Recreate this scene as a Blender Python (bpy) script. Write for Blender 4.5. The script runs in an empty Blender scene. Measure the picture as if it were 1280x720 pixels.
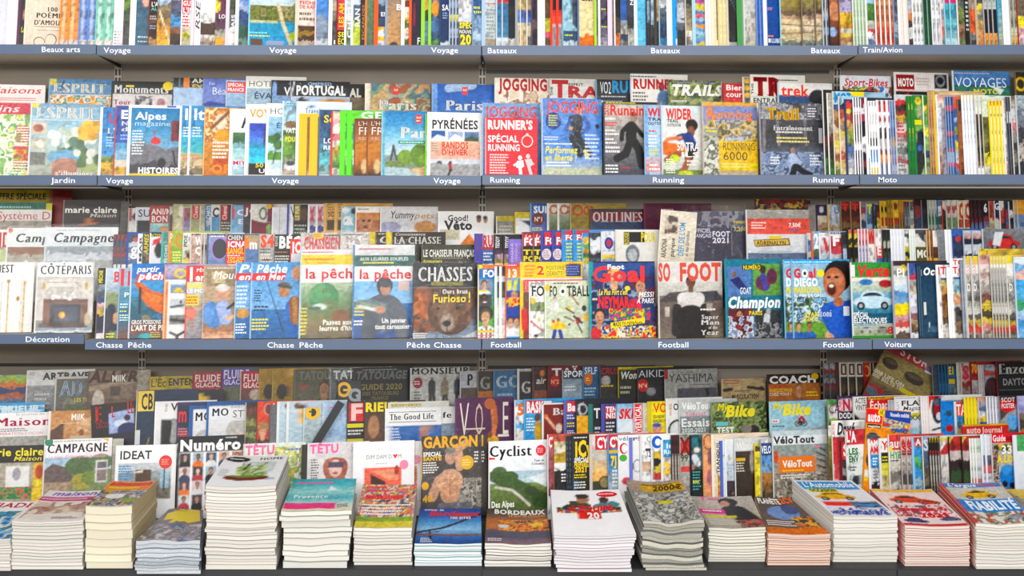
import bpy, math, random
import numpy as np
from mathutils import Vector, noise as mnoise

# ------------------------------------------------------------------ camera, world, light, exposure
SC = bpy.context.scene
COL = SC.collection
D, F, ZC, YH = 4.6, 1615.0, 1.5, 289.0      # distance to the upper label rails (m), focal length (px), eye height, horizon row
cam = bpy.data.objects.new('camera', bpy.data.cameras.new('camera'))
COL.objects.link(cam)
cam.location = (0, -D, ZC)
cam.rotation_euler = (math.pi / 2, 0, 0)
cam.data.sensor_width = 36
cam.data.lens = F / 1280 * 36
cam.data.shift_y = -(360 - YH) / 1280
cam.data.clip_start = 0.05
SC.camera = cam
SC.view_settings.view_transform = 'Standard'
SC.view_settings.look = 'None'
SC.view_settings.gamma = 1
SC.view_settings.use_curve_mapping = False
SC.view_settings.exposure = -0.3
WORLD_STRENGTH, LAMP_POWER = 0.42, 30.0
world = bpy.data.worlds.new('shop_light')
SC.world = world
world.use_nodes = True
world.node_tree.nodes['Background'].inputs[0].default_value = (0.985, 0.99, 1.0, 1)
world.node_tree.nodes['Background'].inputs[1].default_value = WORLD_STRENGTH
for i, (lx, ly, lz, sx, sy, pw) in enumerate([(-1.4, -2.2, 3.0, 2.2, .35, .9), (1.4, -2.2, 3.0, 2.2, .35, .7), (-1.4, -4.6, 3.0, 2.2, .35, 1.3), (1.4, -4.6, 3.0, 2.2, .35, 1.3), (-2, -8.0, 3.0, 3.5, .5, 5.0), (2, -8.0, 3.0, 3.5, .5, 4.0), (0, -12, 3.0, 8.0, .6, 16)]):
    ld = bpy.data.lights.new('ceiling_lamp', 'AREA')
    ld.shape = 'RECTANGLE'
    ld.size, ld.size_y = sx, sy
    ld.energy = LAMP_POWER * pw
    ld.color = (1.0, .985, .965)
    lo = bpy.data.objects.new('ceiling_lamp', ld)
    lo.location = (lx, ly, lz)
    lo.rotation_euler = (-0.5 if ly > -3 else -0.75 if ly > -5 else -1.1, 0, 0)
    lo.rotation_euler[0] = -lo.rotation_euler[0]
    COL.objects.link(lo)

# ------------------------------------------------------------------ small helpers
def at(px, py, Y):
    """point at depth Y that the photograph shows at pixel px, py"""
    s = (D + Y) / F
    return Vector(((px - 640) * s, Y, ZC - (py - YH) * s))

def lin(c):
    c = c.lstrip('#')
    if len(c) == 3:
        c = ''.join(k * 2 for k in c)
    v = np.array([int(c[i:i + 2], 16) / 255 for i in (0, 2, 4)])
    return np.where(v <= .04045, v / 12.92, ((v + .055) / 1.055) ** 2.4)

def vnoise(x, y, s, seed):
    """smooth value noise in 0..1"""
    x, y = np.asarray(x) / s + seed * 17.31, np.asarray(y) / s + seed * 9.73
    xi, yi = np.floor(x), np.floor(y)
    fx, fy = x - xi, y - yi
    fx, fy = fx * fx * (3 - 2 * fx), fy * fy * (3 - 2 * fy)
    h = lambda a, b: np.modf(np.abs(np.sin(a * 127.1 + b * 311.7 + seed * 3.7) * 43758.5453))[0]
    return (h(xi, yi) * (1 - fx) + h(xi + 1, yi) * fx) * (1 - fy) + (h(xi, yi + 1) * (1 - fx) + h(xi + 1, yi + 1) * fx) * fy

def new_mat(name):
    m = bpy.data.materials.new(name)
    m.use_nodes = True
    return m, m.node_tree, m.node_tree.nodes['Principled BSDF']

def noisy(name, c, rough=.5, amt=.06, scale=40, metal=0, bump=0):
    m, t, b = new_mat(name)
    n = t.nodes.new('ShaderNodeTexNoise')
    n.inputs['Scale'].default_value = scale
    n.inputs['Detail'].default_value = 4
    r = t.nodes.new('ShaderNodeValToRGB')
    a = lin(c)
    r.color_ramp.elements[0].position, r.color_ramp.elements[1].position = .3, .7
    r.color_ramp.elements[0].color = (*(a * (1 - amt)), 1)
    r.color_ramp.elements[1].color = (*np.minimum(a * (1 + amt), 1), 1)
    tc = t.nodes.new('ShaderNodeTexCoord')
    t.links.new(tc.outputs['Object'], n.inputs['Vector'])
    t.links.new(n.outputs['Fac'], r.inputs['Fac'])
    t.links.new(r.outputs['Color'], b.inputs['Base Color'])
    b.inputs['Roughness'].default_value = rough
    b.inputs['Metallic'].default_value = metal
    return m

def print_mat(name, rough, coat):
    """printed paper: the ink colours are stored per vertex, the paper grain is procedural"""
    m, t, b = new_mat(name)
    a = t.nodes.new('ShaderNodeAttribute')
    a.attribute_name = 'ink'
    n = t.nodes.new('ShaderNodeTexNoise')
    n.inputs['Scale'].default_value = 900
    mx = t.nodes.new('ShaderNodeMix')
    mx.data_type = 'RGBA'
    mx.blend_type = 'MULTIPLY'
    mx.inputs[0].default_value = .12
    t.links.new(a.outputs['Color'], mx.inputs[6])
    t.links.new(n.outputs['Fac'], mx.inputs[7])
    t.links.new(mx.outputs[2], b.inputs['Base Color'])
    b.inputs['Roughness'].default_value = rough
    b.inputs['Specular IOR Level'].default_value = .28
    b.inputs['Coat Weight'].default_value = coat
    b.inputs['Coat Roughness'].default_value = .25
    return m

M_PRINT = print_mat('printed_gloss_paper', .42, .03)
M_PAGES = print_mat('cut_paper_edges', .8, 0)
M_RAIL = noisy('blue_grey_rail', '52637f', .45, .03, 8)
M_SHELF = noisy('beige_steel', 'bcb1a0', .55, .04, 12)
M_BACK = noisy('grey_brown_back_panel', '877c6e', .6, .05, 6)
M_DARK = noisy('dark_steel', '1d1b1a', .5, .1, 20)
M_WHITE = noisy('white_lettering', 'eef2f7', .5, .02, 20)
M_PLINTH = noisy('charcoal_plinth', '2c2c2e', .5, .06, 10)
M_FLOOR = noisy('pale_floor', 'c9c6bf', .4, .06, 3)

def film_mat():
    m = bpy.data.materials.new('clear_plastic_film')
    m.use_nodes = True
    t = m.node_tree
    t.nodes.clear()
    o = t.nodes.new('ShaderNodeOutputMaterial')
    tr = t.nodes.new('ShaderNodeBsdfTransparent')
    tr.inputs[0].default_value = (.97, .975, .98, 1)
    g = t.nodes.new('ShaderNodeBsdfGlossy')
    g.inputs['Roughness'].default_value = .09
    lw = t.nodes.new('ShaderNodeLayerWeight')
    lw.inputs[0].default_value = .25
    bp = t.nodes.new('ShaderNodeBump')
    bp.inputs['Strength'].default_value = .7
    bp.inputs['Distance'].default_value = .004
    n = t.nodes.new('ShaderNodeTexNoise')
    n.inputs['Scale'].default_value = 26
    n.inputs['Detail'].default_value = 5
    n.inputs['Distortion'].default_value = 1.2
    tc = t.nodes.new('ShaderNodeTexCoord')
    t.links.new(tc.outputs['Object'], n.inputs['Vector'])
    t.links.new(n.outputs['Fac'], bp.inputs['Height'])
    t.links.new(bp.outputs[0], g.inputs['Normal'])
    t.links.new(bp.outputs[0], lw.inputs['Normal'])
    mr = t.nodes.new('ShaderNodeMapRange')
    mr.inputs[1].default_value, mr.inputs[2].default_value = 0, .6
    mr.inputs[3].default_value, mr.inputs[4].default_value = .012, .13
    t.links.new(lw.outputs['Facing'], mr.inputs[0])
    mx = t.nodes.new('ShaderNodeMixShader')
    t.links.new(mr.outputs[0], mx.inputs[0])
    t.links.new(tr.outputs[0], mx.inputs[1])
    t.links.new(g.outputs[0], mx.inputs[2])
    t.links.new(mx.outputs[0], o.inputs[0])
    return m
M_FILM = film_mat()

class MB:
    """collects faces with an ink colour per vertex and a material slot, builds ONE mesh"""
    def __init__(s):
        s.v, s.f, s.c, s.m, s.n = [], [], [], [], 0
    def add(s, verts, faces, col, mat=0):
        verts = np.asarray(verts, float).reshape(-1, 3)
        col = np.broadcast_to(np.asarray(col, float), (len(verts), 3))
        s.v.append(verts); s.c.append(col)
        k = s.n
        s.f.extend([tuple(i + k for i in f) for f in faces])
        s.m.extend([mat] * len(faces))
        s.n += len(verts)
    def box(s, a, b, col=(.5, .5, .5), mat=0):
        (x0, y0, z0), (x1, y1, z1) = a, b
        s.add([(x0, y0, z0), (x1, y0, z0), (x1, y1, z0), (x0, y1, z0), (x0, y0, z1), (x1, y0, z1), (x1, y1, z1), (x0, y1, z1)],
              [(0, 3, 2, 1), (4, 5, 6, 7), (0, 1, 5, 4), (1, 2, 6, 5), (2, 3, 7, 6), (3, 0, 4, 7)], col, mat)
    def mesh(s, name, mats, smooth=False):
        me = bpy.data.meshes.new(name)
        v = np.concatenate(s.v); c = np.concatenate(s.c)
        me.from_pydata(v.tolist(), [], s.f)
        a = me.attributes.new('ink', 'FLOAT_COLOR', 'POINT')
        a.data.foreach_set('color', np.concatenate([c, np.ones((len(c), 1))], 1).astype(np.float32).ravel())
        for m in mats:
            me.materials.append(m)
        me.polygons.foreach_set('material_index', s.m)
        if smooth:
            me.polygons.foreach_set('use_smooth', [True] * len(s.f))
        me.update()
        return me
    def obj(s, name, mats, parent=None, loc=None, smooth=False):
        o = bpy.data.objects.new(name, s.mesh(name, mats, smooth))
        COL.objects.link(o)
        if parent is not None:
            o.parent = parent
        if loc is not None:
            o.location = loc
        return o

def tag(o, label, cat, group=None, kind=None):
    o['label'] = label
    o['category'] = cat
    if group: o['group'] = group
    if kind: o['kind'] = kind
    return o

# ------------------------------------------------------------------ lettering: glyph outlines of the built-in font
_cu = bpy.data.curves.new('glyph', 'FONT')
_co = bpy.data.objects.new('glyph', _cu)
_cu.resolution_u = 2
_G, _W = {}, {}
def _extent(body):
    _cu.body = body
    me = bpy.data.meshes.new_from_object(_co)
    v = np.array([q.co[:2] for q in me.vertices]) if len(me.vertices) else np.zeros((0, 2))
    f = [tuple(p.vertices) for p in me.polygons]
    bpy.data.meshes.remove(me)
    return v, f
def glyph(ch, off):
    k = (ch, off)
    if k not in _G:
        _cu.offset = off
        v, f = _extent(ch)
        if ch not in _W:
            _cu.offset = 0
            a, _ = _extent('HH'); b, _ = _extent('H' + ch + 'H')
            _W[ch] = float(np.ptp(b[:, 0]) - np.ptp(a[:, 0]))
        _G[k] = (v, f)
    return _G[k], _W[ch]
_cu.offset = 0
_hv, _ = _extent('H')
CAP = float(np.ptp(_hv[:, 1]))

def text2d(body, style=''):
    """vertices, faces (cap height 1, from x 0) and width of a line of lettering; b bold, B black, s high-contrast serif, i italic, l light"""
    off = .045 if 'B' in style else .025 if 'b' in style else -.006 if ('s' in style or 'l' in style) else .008
    V, Fc, x, n = [], [], 0.0, 0
    for ch in body:
        (v, f), w = glyph(ch, off)
        w += max(off, 0) * 1.2
        if len(v):
            reps = (0, .045, .09) if 's' in style else (0,)
            for r in reps:
                V.append(v + [x + r + max(off, 0) * .6, 0])
                Fc.extend([tuple(i + n for i in q) for q in f]); n += len(v)
            if 's' in style and ch in 'IHMNPRTFEBDLKUAhmnrilpkd1':
                x0, x1 = v[:, 0].min() + x, v[:, 0].max() + x + .09
                segs = [(x0 - .05, min(x0 + .2, x1))] if x1 - x0 > .3 else [(x0 - .05, x1 + .05)]
                if x1 - x0 > .3 and ch in 'HMNARhmnkKU': segs.append((x1 - .2, x1 + .05))
                if ch in 'TPF': segs = [(((x0 + x1) / 2 - .16), ((x0 + x1) / 2 + .16))] if ch == 'T' else [(x0 - .05, x0 + .24)]
                for a, b in segs:
                    V.append(np.array([[a, 0], [b, 0], [b, .035], [a, .035]])); Fc.append((n, n + 1, n + 2, n + 3)); n += 4
        x += w + (.09 if 's' in style else 0)
    if not V:
        return np.zeros((0, 2)), [], 1
    V = np.concatenate(V) / CAP
    if 'i' in style:
        V[:, 0] += V[:, 1] * .22
    return V, Fc, x / CAP
# ------------------------------------------------------------------ printed covers
def sstep(x):
    x = np.clip(x, 0, 1)
    return x * x * (3 - 2 * x)

def ink(c):
    """printing inks: a little denser and more saturated than the sampled tones"""
    g = c.mean(-1, keepdims=True)
    return np.clip(g + (c - g) * 1.1, 0, 1) ** 1.12

class Art:
    """runs the drawing commands of one cover; coordinates are written in the photograph's pixels and turned into fractions of the cover"""
    def __init__(s, x0, yt, w, yb, us, vs, seed):
        s.x0, s.yt, s.w, s.yb = x0, yt, w, yb
        s.PX, s.PY = np.meshgrid(x0 + us * w, yb - vs * (yb - yt))
        s.a = np.ones(s.PX.shape + (3,)) * .8
        s.vec = []
        s.seed = seed
        s.rng = random.Random(seed)
    def mix(s, m, c):
        m = np.clip(m, 0, 1)[..., None]
        s.a = s.a * (1 - m) + lin(c) * m
    def ell(s, cx, cy, rx, ry, c, soft=1.2):
        d = np.sqrt(((s.PX - cx) / rx) ** 2 + ((s.PY - cy) / ry) ** 2)
        s.mix(sstep((1 - d) * min(rx, ry) / soft + .5), c)
    def poly(s, pts, c):
        x, y = s.PX, s.PY
        ins = np.zeros(x.shape, bool)
        dist = np.full(x.shape, 1e9)
        n = len(pts)
        for i in range(n):
            (ax, ay), (bx, by) = pts[i], pts[(i + 1) % n]
            cond = ((ay > y) != (by > y))
            with np.errstate(divide='ignore', invalid='ignore'):
                xi = (bx - ax) * (y - ay) / (by - ay if by != ay else 1e-9) + ax
            ins ^= cond & (x < xi)
            L2 = (bx - ax) ** 2 + (by - ay) ** 2 + 1e-9
            t = np.clip(((x - ax) * (bx - ax) + (y - ay) * (by - ay)) / L2, 0, 1)
            dist = np.minimum(dist, np.hypot(x - ax - t * (bx - ax), y - ay - t * (by - ay)))
        s.mix(sstep(np.where(ins, dist, -dist) / 1.6 + .5), c)
    def limb(s, pts, r, c):
        d = np.full(s.PX.shape, 1e9)
        for (ax, ay), (bx, by) in zip(pts, pts[1:]):
            L2 = (bx - ax) ** 2 + (by - ay) ** 2 + 1e-9
            t = np.clip(((s.PX - ax) * (bx - ax) + (s.PY - ay) * (by - ay)) / L2, 0, 1)
            d = np.minimum(d, np.hypot(s.PX - ax - t * (bx - ax), s.PY - ay - t * (by - ay)))
        s.mix(sstep((r - d) / 1.4 + .5), c)
    def detail(s, busy=0):
        """fine picture grain, weaker on white paper, and ink contrast"""
        lum = s.a.mean(-1)
        k = .4 * (1 - np.clip((lum - .45) / .4, 0, 1)) + .03
        f = vnoise(s.PX, s.PY, 3.1, s.seed + 11) * .4 + vnoise(s.PX / 1.8, s.PY, 1.5, s.seed + 13) * .6
        s.a = np.clip(s.a * (1 + (k * (f - .5) * 2)[..., None]), 0, 1)
        if busy:                             # dense small print of the narrow strips
            g = vnoise(s.PX, s.PY / 2.4, 2.3, s.seed + 21)
            on = vnoise(s.PX / 3, s.PY, 9, s.seed + 23) > .38
            d = np.where(on, np.clip((.46 - g) / .2, 0, 1), 0) * busy
            s.a = s.a * (1 - d[..., None])
            s.a = s.a.mean(-1, keepdims=True) * .14 + s.a * .86
    def run(s, src):
        for cmd in src.replace('\n', ';').split(';'):
            cmd = cmd.strip()
            if not cmd: continue
            txt = None
            if '"' in cmd:
                cmd, txt = cmd.split('"')[:2]
            t = cmd.split()
            getattr(s, 'do_' + t[0])(t[1:], txt)
    # --- painted (soft) commands
    def do_g(s, t, _):                       # vertical blend of colours over the whole cover
        cs = [lin(c) for c in t]
        k = np.clip((s.PY - s.yt) / (s.yb - s.yt), 0, 1) * (len(cs) - 1)
        s.a = np.stack([np.interp(k, range(len(cs)), [c[i] for c in cs]) for i in range(3)], -1) if len(cs) > 1 else np.ones_like(s.a) * cs[0]
    def do_G(s, t, _):                       # blend between two heights
        y0, y1 = float(t[0]), float(t[1])
        cs = [lin(c) for c in t[2:]]
        cs = cs * 2 if len(cs) == 1 else cs
        k = (s.PY - y0) / (y1 - y0)
        m = ((k >= -.01) & (k <= 1.01))[..., None]
        k = np.clip(k, 0, 1) * (len(cs) - 1)
        s.a = np.where(m, np.stack([np.interp(k, range(len(cs)), [c[i] for c in cs]) for i in range(3)], -1), s.a)
    def do_s(s, t, _):                       # stacked bands, top to bottom, with uneven borders
        cs = []
        for c in t:
            c, _q, k = c.partition('*')
            cs += [lin(c)] * int(k or 1)
        y = (s.PY - s.yt) / (s.yb - s.yt) * len(cs)
        y = y + (vnoise(s.PX, s.PY, 6, s.seed) - .5) * .5
        s.a = np.array(cs)[np.clip(y.astype(int), 0, len(cs) - 1)]
    def do_q(s, t, _):                       # crisp bands between two heights
        y0, y1 = float(t[0]), float(t[1])
        cs = []
        for c in t[2:]:
            c, _q, k = c.partition('*')
            cs += [lin(c)] * int(k or 1)
        y = (s.PY - y0) / (y1 - y0) * len(cs)
        m = ((y >= 0) & (y <= len(cs)))[..., None]
        y = y + (vnoise(s.PX, s.PY, 5, s.seed) - .5) * .6 + (vnoise(s.PX, s.PY, 2.2, s.seed + 4) - .5) * .5
        s.a = np.where(m, np.array(cs)[np.clip(y.astype(int), 0, len(cs) - 1)], s.a)
    def do_r(s, t, _):
        x0, y0, x1, y1 = map(float, t[:4])
        s.poly([(x0, y0), (x1, y0), (x1, y1), (x0, y1)], t[4])
    def do_e(s, t, _):
        s.ell(*map(float, t[:4]), t[4])
    def do_p(s, t, _):
        q = list(map(float, t[1:]))
        s.poly(list(zip(q[::2], q[1::2])), t[0])
    def do_l(s, t, _):                       # thick line: colour, radius, points
        q = list(map(float, t[2:]))
        s.limb(list(zip(q[::2], q[1::2])), float(t[1]), t[0])
    def do_n(s, t, _):                       # uneven tone of a photograph
        amt, sc = float(t[0]), float(t[1])
        f = vnoise(s.PX, s.PY, sc, s.seed) * .6 + vnoise(s.PX, s.PY, sc / 2.3, s.seed + 5) * .4
        s.a = np.clip(s.a * (1 + amt * (f[..., None] - .5) * 2), 0, 1)
    def do_N(s, t, _):                       # patchwork of picture colours
        x0, y0, x1, y1, sc = map(float, t[:5])
        cs = np.array([lin(c) for c in t[5:]])
        f = vnoise(s.PX, s.PY, sc, s.seed + len(s.vec) + 2) * .65 + vnoise(s.PX, s.PY, sc / 2, s.seed + 3) * .35
        k = np.clip((f - .2) / .6, 0, .999) * len(cs)
        m = (s.PX >= x0) & (s.PX <= x1) & (s.PY >= y0) & (s.PY <= y1)
        s.a = np.where(m[..., None], cs[k.astype(int)], s.a)
    def do_m(s, t, _):                       # ridge: base row, height, length, colour
        y, amp, sc = map(float, t[:3])
        f = vnoise(s.PX, s.PX * 0, sc, s.seed + int(y)) * .7 + vnoise(s.PX, s.PX * 0, sc / 3, s.seed + 9) * .3
        s.mix(sstep((s.PY - (y - amp * f)) / 1.5 + .5), t[3])
    def do_b(s, t, _):                       # scattered blobs
        n, x0, y0, x1, y1, r = map(float, t[:6])
        for i in range(int(n)):
            q = r * s.rng.uniform(.6, 1.3)
            s.ell(s.rng.uniform(x0, x1), s.rng.uniform(y0, y1), q, q, t[6 + i % (len(t) - 6)])
    def do_h(s, t, _):                       # head and shoulders: centre of the face, face radius, skin, hair, clothes
        x, y, r = map(float, t[:3])
        sk, ha, cl = t[3:6]
        s.ell(x, y + 4.1 * r, 2.5 * r, 2.4 * r, cl)
        s.limb([(x, y + .6 * r), (x, y + 1.7 * r)], .55 * r, sk)
        s.ell(x, y - .25 * r, 1.02 * r, 1.25 * r, ha)
        s.ell(x, y + .15 * r, .8 * r, 1.1 * r, sk)
        if r > 4:
            for dx in (-.33, .33): s.ell(x + dx * r, y - .02 * r, .15 * r, .1 * r, '2a1c14', .8)
            s.ell(x, y + .65 * r, .3 * r, .09 * r, '8a3a34', .8)
    def do_a(s, t, _):                       # running figure: centre, height, skin, shirt, shorts
        x, y, h = map(float, t[:3])
        sk, sh, lg = t[3:6]
        u = h / 10
        s.limb([(x, y), (x + 1.6 * u, y + 1.6 * u), (x + .9 * u, y + 4 * u)], .62 * u, lg)
        s.limb([(x, y), (x - 1.3 * u, y + 2 * u), (x - 3.2 * u, y + 2.6 * u)], .62 * u, lg)
        s.limb([(x + .3 * u, y - 3 * u), (x + 1.9 * u, y - 1.6 * u), (x + 2.9 * u, y - 2.4 * u)], .45 * u, sh)
        s.limb([(x - .2 * u, y - 3 * u), (x - 1.9 * u, y - 2 * u), (x - 1.5 * u, y - .5 * u)], .45 * u, sh)
        s.limb([(x, y - .2 * u), (x + .2 * u, y - 2.7 * u)], 1.05 * u, sh)
        s.ell(x + .5 * u, y - 4.5 * u, .78 * u, 1 * u, sk)
    def do_c(s, t, _):                       # car: centre, length, body colour
        x, y, w = map(float, t[:3])
        c = t[3]
        s.ell(x, y - .12 * w, .3 * w, .14 * w, c)
        s.ell(x, y - .12 * w, .24 * w, .09 * w, '22303c')
        s.ell(x, y + .02 * w, .5 * w, .15 * w, c)
        for dx in (-.3, .3):
            s.ell(x + dx * w, y + .11 * w, .1 * w, .1 * w, '15161a')
            s.ell(x + dx * w, y + .11 * w, .05 * w, .05 * w, 'a0a4a8')
    def do_k(s, t, _):                       # rider on a bicycle: centre, size, clothes
        x, y, w = map(float, t[:3])
        for dx in (-.3, .3):
            s.ell(x + dx * w, y + .2 * w, .22 * w, .22 * w, '1c1c1e'); s.ell(x + dx * w, y + .2 * w, .15 * w, .15 * w, 'b8b8b0')
        s.limb([(x - .3 * w, y + .2 * w), (x, y), (x + .3 * w, y + .2 * w)], .05 * w, '202024')
        s.limb([(x - .15 * w, y - .1 * w), (x + .02 * w, y + .12 * w), (x, y + .3 * w)], .08 * w, '23242c')
        s.limb([(x - .15 * w, y - .12 * w), (x + .1 * w, y - .35 * w), (x + .28 * w, y - .02 * w)], .11 * w, t[3])
        s.ell(x + .17 * w, y - .5 * w, .1 * w, .11 * w, 'd8d8d8')
    # --- crisp commands
    def put(s, x, y, f, c):
        s.vec.append(((np.asarray(x, float) - s.x0) / s.w, (s.yb - np.asarray(y, float)) / (s.yb - s.yt), f, lin(c)))
    def do_B(s, t, _):
        x0, y0, x1, y1 = map(float, t[:4])
        s.put([x0, x1, x1, x0], [y1, y1, y0, y0], [(0, 1, 2, 3)], t[4])
    def do_P(s, t, _):
        q = list(map(float, t[1:]))
        n = len(q) // 2
        x, y = q[::2], q[1::2]
        if sum(x[i] * y[(i + 1) % n] - x[(i + 1) % n] * y[i] for i in range(n)) > 0:
            x, y = x[::-1], y[::-1]
        s.put(x, y, [tuple(range(n))], t[0])
    def do_O(s, t, _):
        cx, cy, rx, ry = map(float, t[:4])
        a = np.linspace(0, 2 * math.pi, 20, endpoint=False)
        s.put(cx + rx * np.cos(a), cy - ry * np.sin(a), [tuple(range(20))], t[4])
    def do_T(s, t, txt):                     # lettering: left, right, baseline, cap top, colour, style
        x0, x1, yb, yt = map(float, t[:4])
        V, f, w = text2d(txt, t[5] if len(t) > 5 else '')
        if f: s.put(x0 + V[:, 0] / w * (x1 - x0), yb - V[:, 1] * (yb - yt), f, t[4])
    def do_V(s, t, txt):                     # lettering that reads upwards: left, right, bottom, top, colour, style
        x0, x1, yb, yt = map(float, t[:4])
        V, f, w = text2d(txt, t[5] if len(t) > 5 else '')
        if f: s.put(x1 - V[:, 1] * (x1 - x0), yb - V[:, 0] / w * (yb - yt), f, t[4])
    def do_L(s, t, _):                       # lines of small print too small to read
        x0, y0, x1, y1, n = map(float, t[:5])
        n = int(n); p = (y1 - y0) / n
        X, Y, Fc = [], [], []
        for i in range(n):
            x, e = x0, x1 - s.rng.uniform(0, .3) * (x1 - x0)
            while x < e:
                q = min(x + s.rng.uniform(1.2, 4), e)
                k = len(X)
                X += [x, q, q, x]; Y += [y0 + i * p + .72 * p] * 2 + [y0 + i * p + .2 * p] * 2
                Fc.append((k, k + 1, k + 2, k + 3))
                x = q + .7
        if X: s.put(X, Y, Fc, t[5])

# ------------------------------------------------------------------ magazines
LEAN = math.radians(8)
SPECS = []                                    # everything registered for labelling
TIERS = {}
def tier(name, Y0, z, phi, place):
    TIERS[name] = dict(Y0=Y0, z=z, phi=math.radians(phi), place=place, s=(D + Y0) / F, yb=YH + (ZC - z) * F / (D + Y0), items=[])

def mag(tn, x0, yt, w, kind, desc, art, edge='', vis=None, film=0, dn=0.0, phi=None, roll=0, t=None, full=False, n=1, dx=0, under=None, H=None, ew=1.3, lab=None):
    """registers a magazine: tier, left edge / top edge / width in the photograph's pixels, kind, description, cover commands"""
    for i in range(n):
        TIERS[tn]['items'].append(dict(tn=tn, x0=x0 + i * dx, yt=yt, w=w, kind=kind, desc=desc, art=art, edge=edge, vis=vis, film=film, dn=dn, phi=phi, roll=roll, t=t,
                                       full=full, copy=i, n=n, under=under, H=H, ew=ew, lab=lab))

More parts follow.
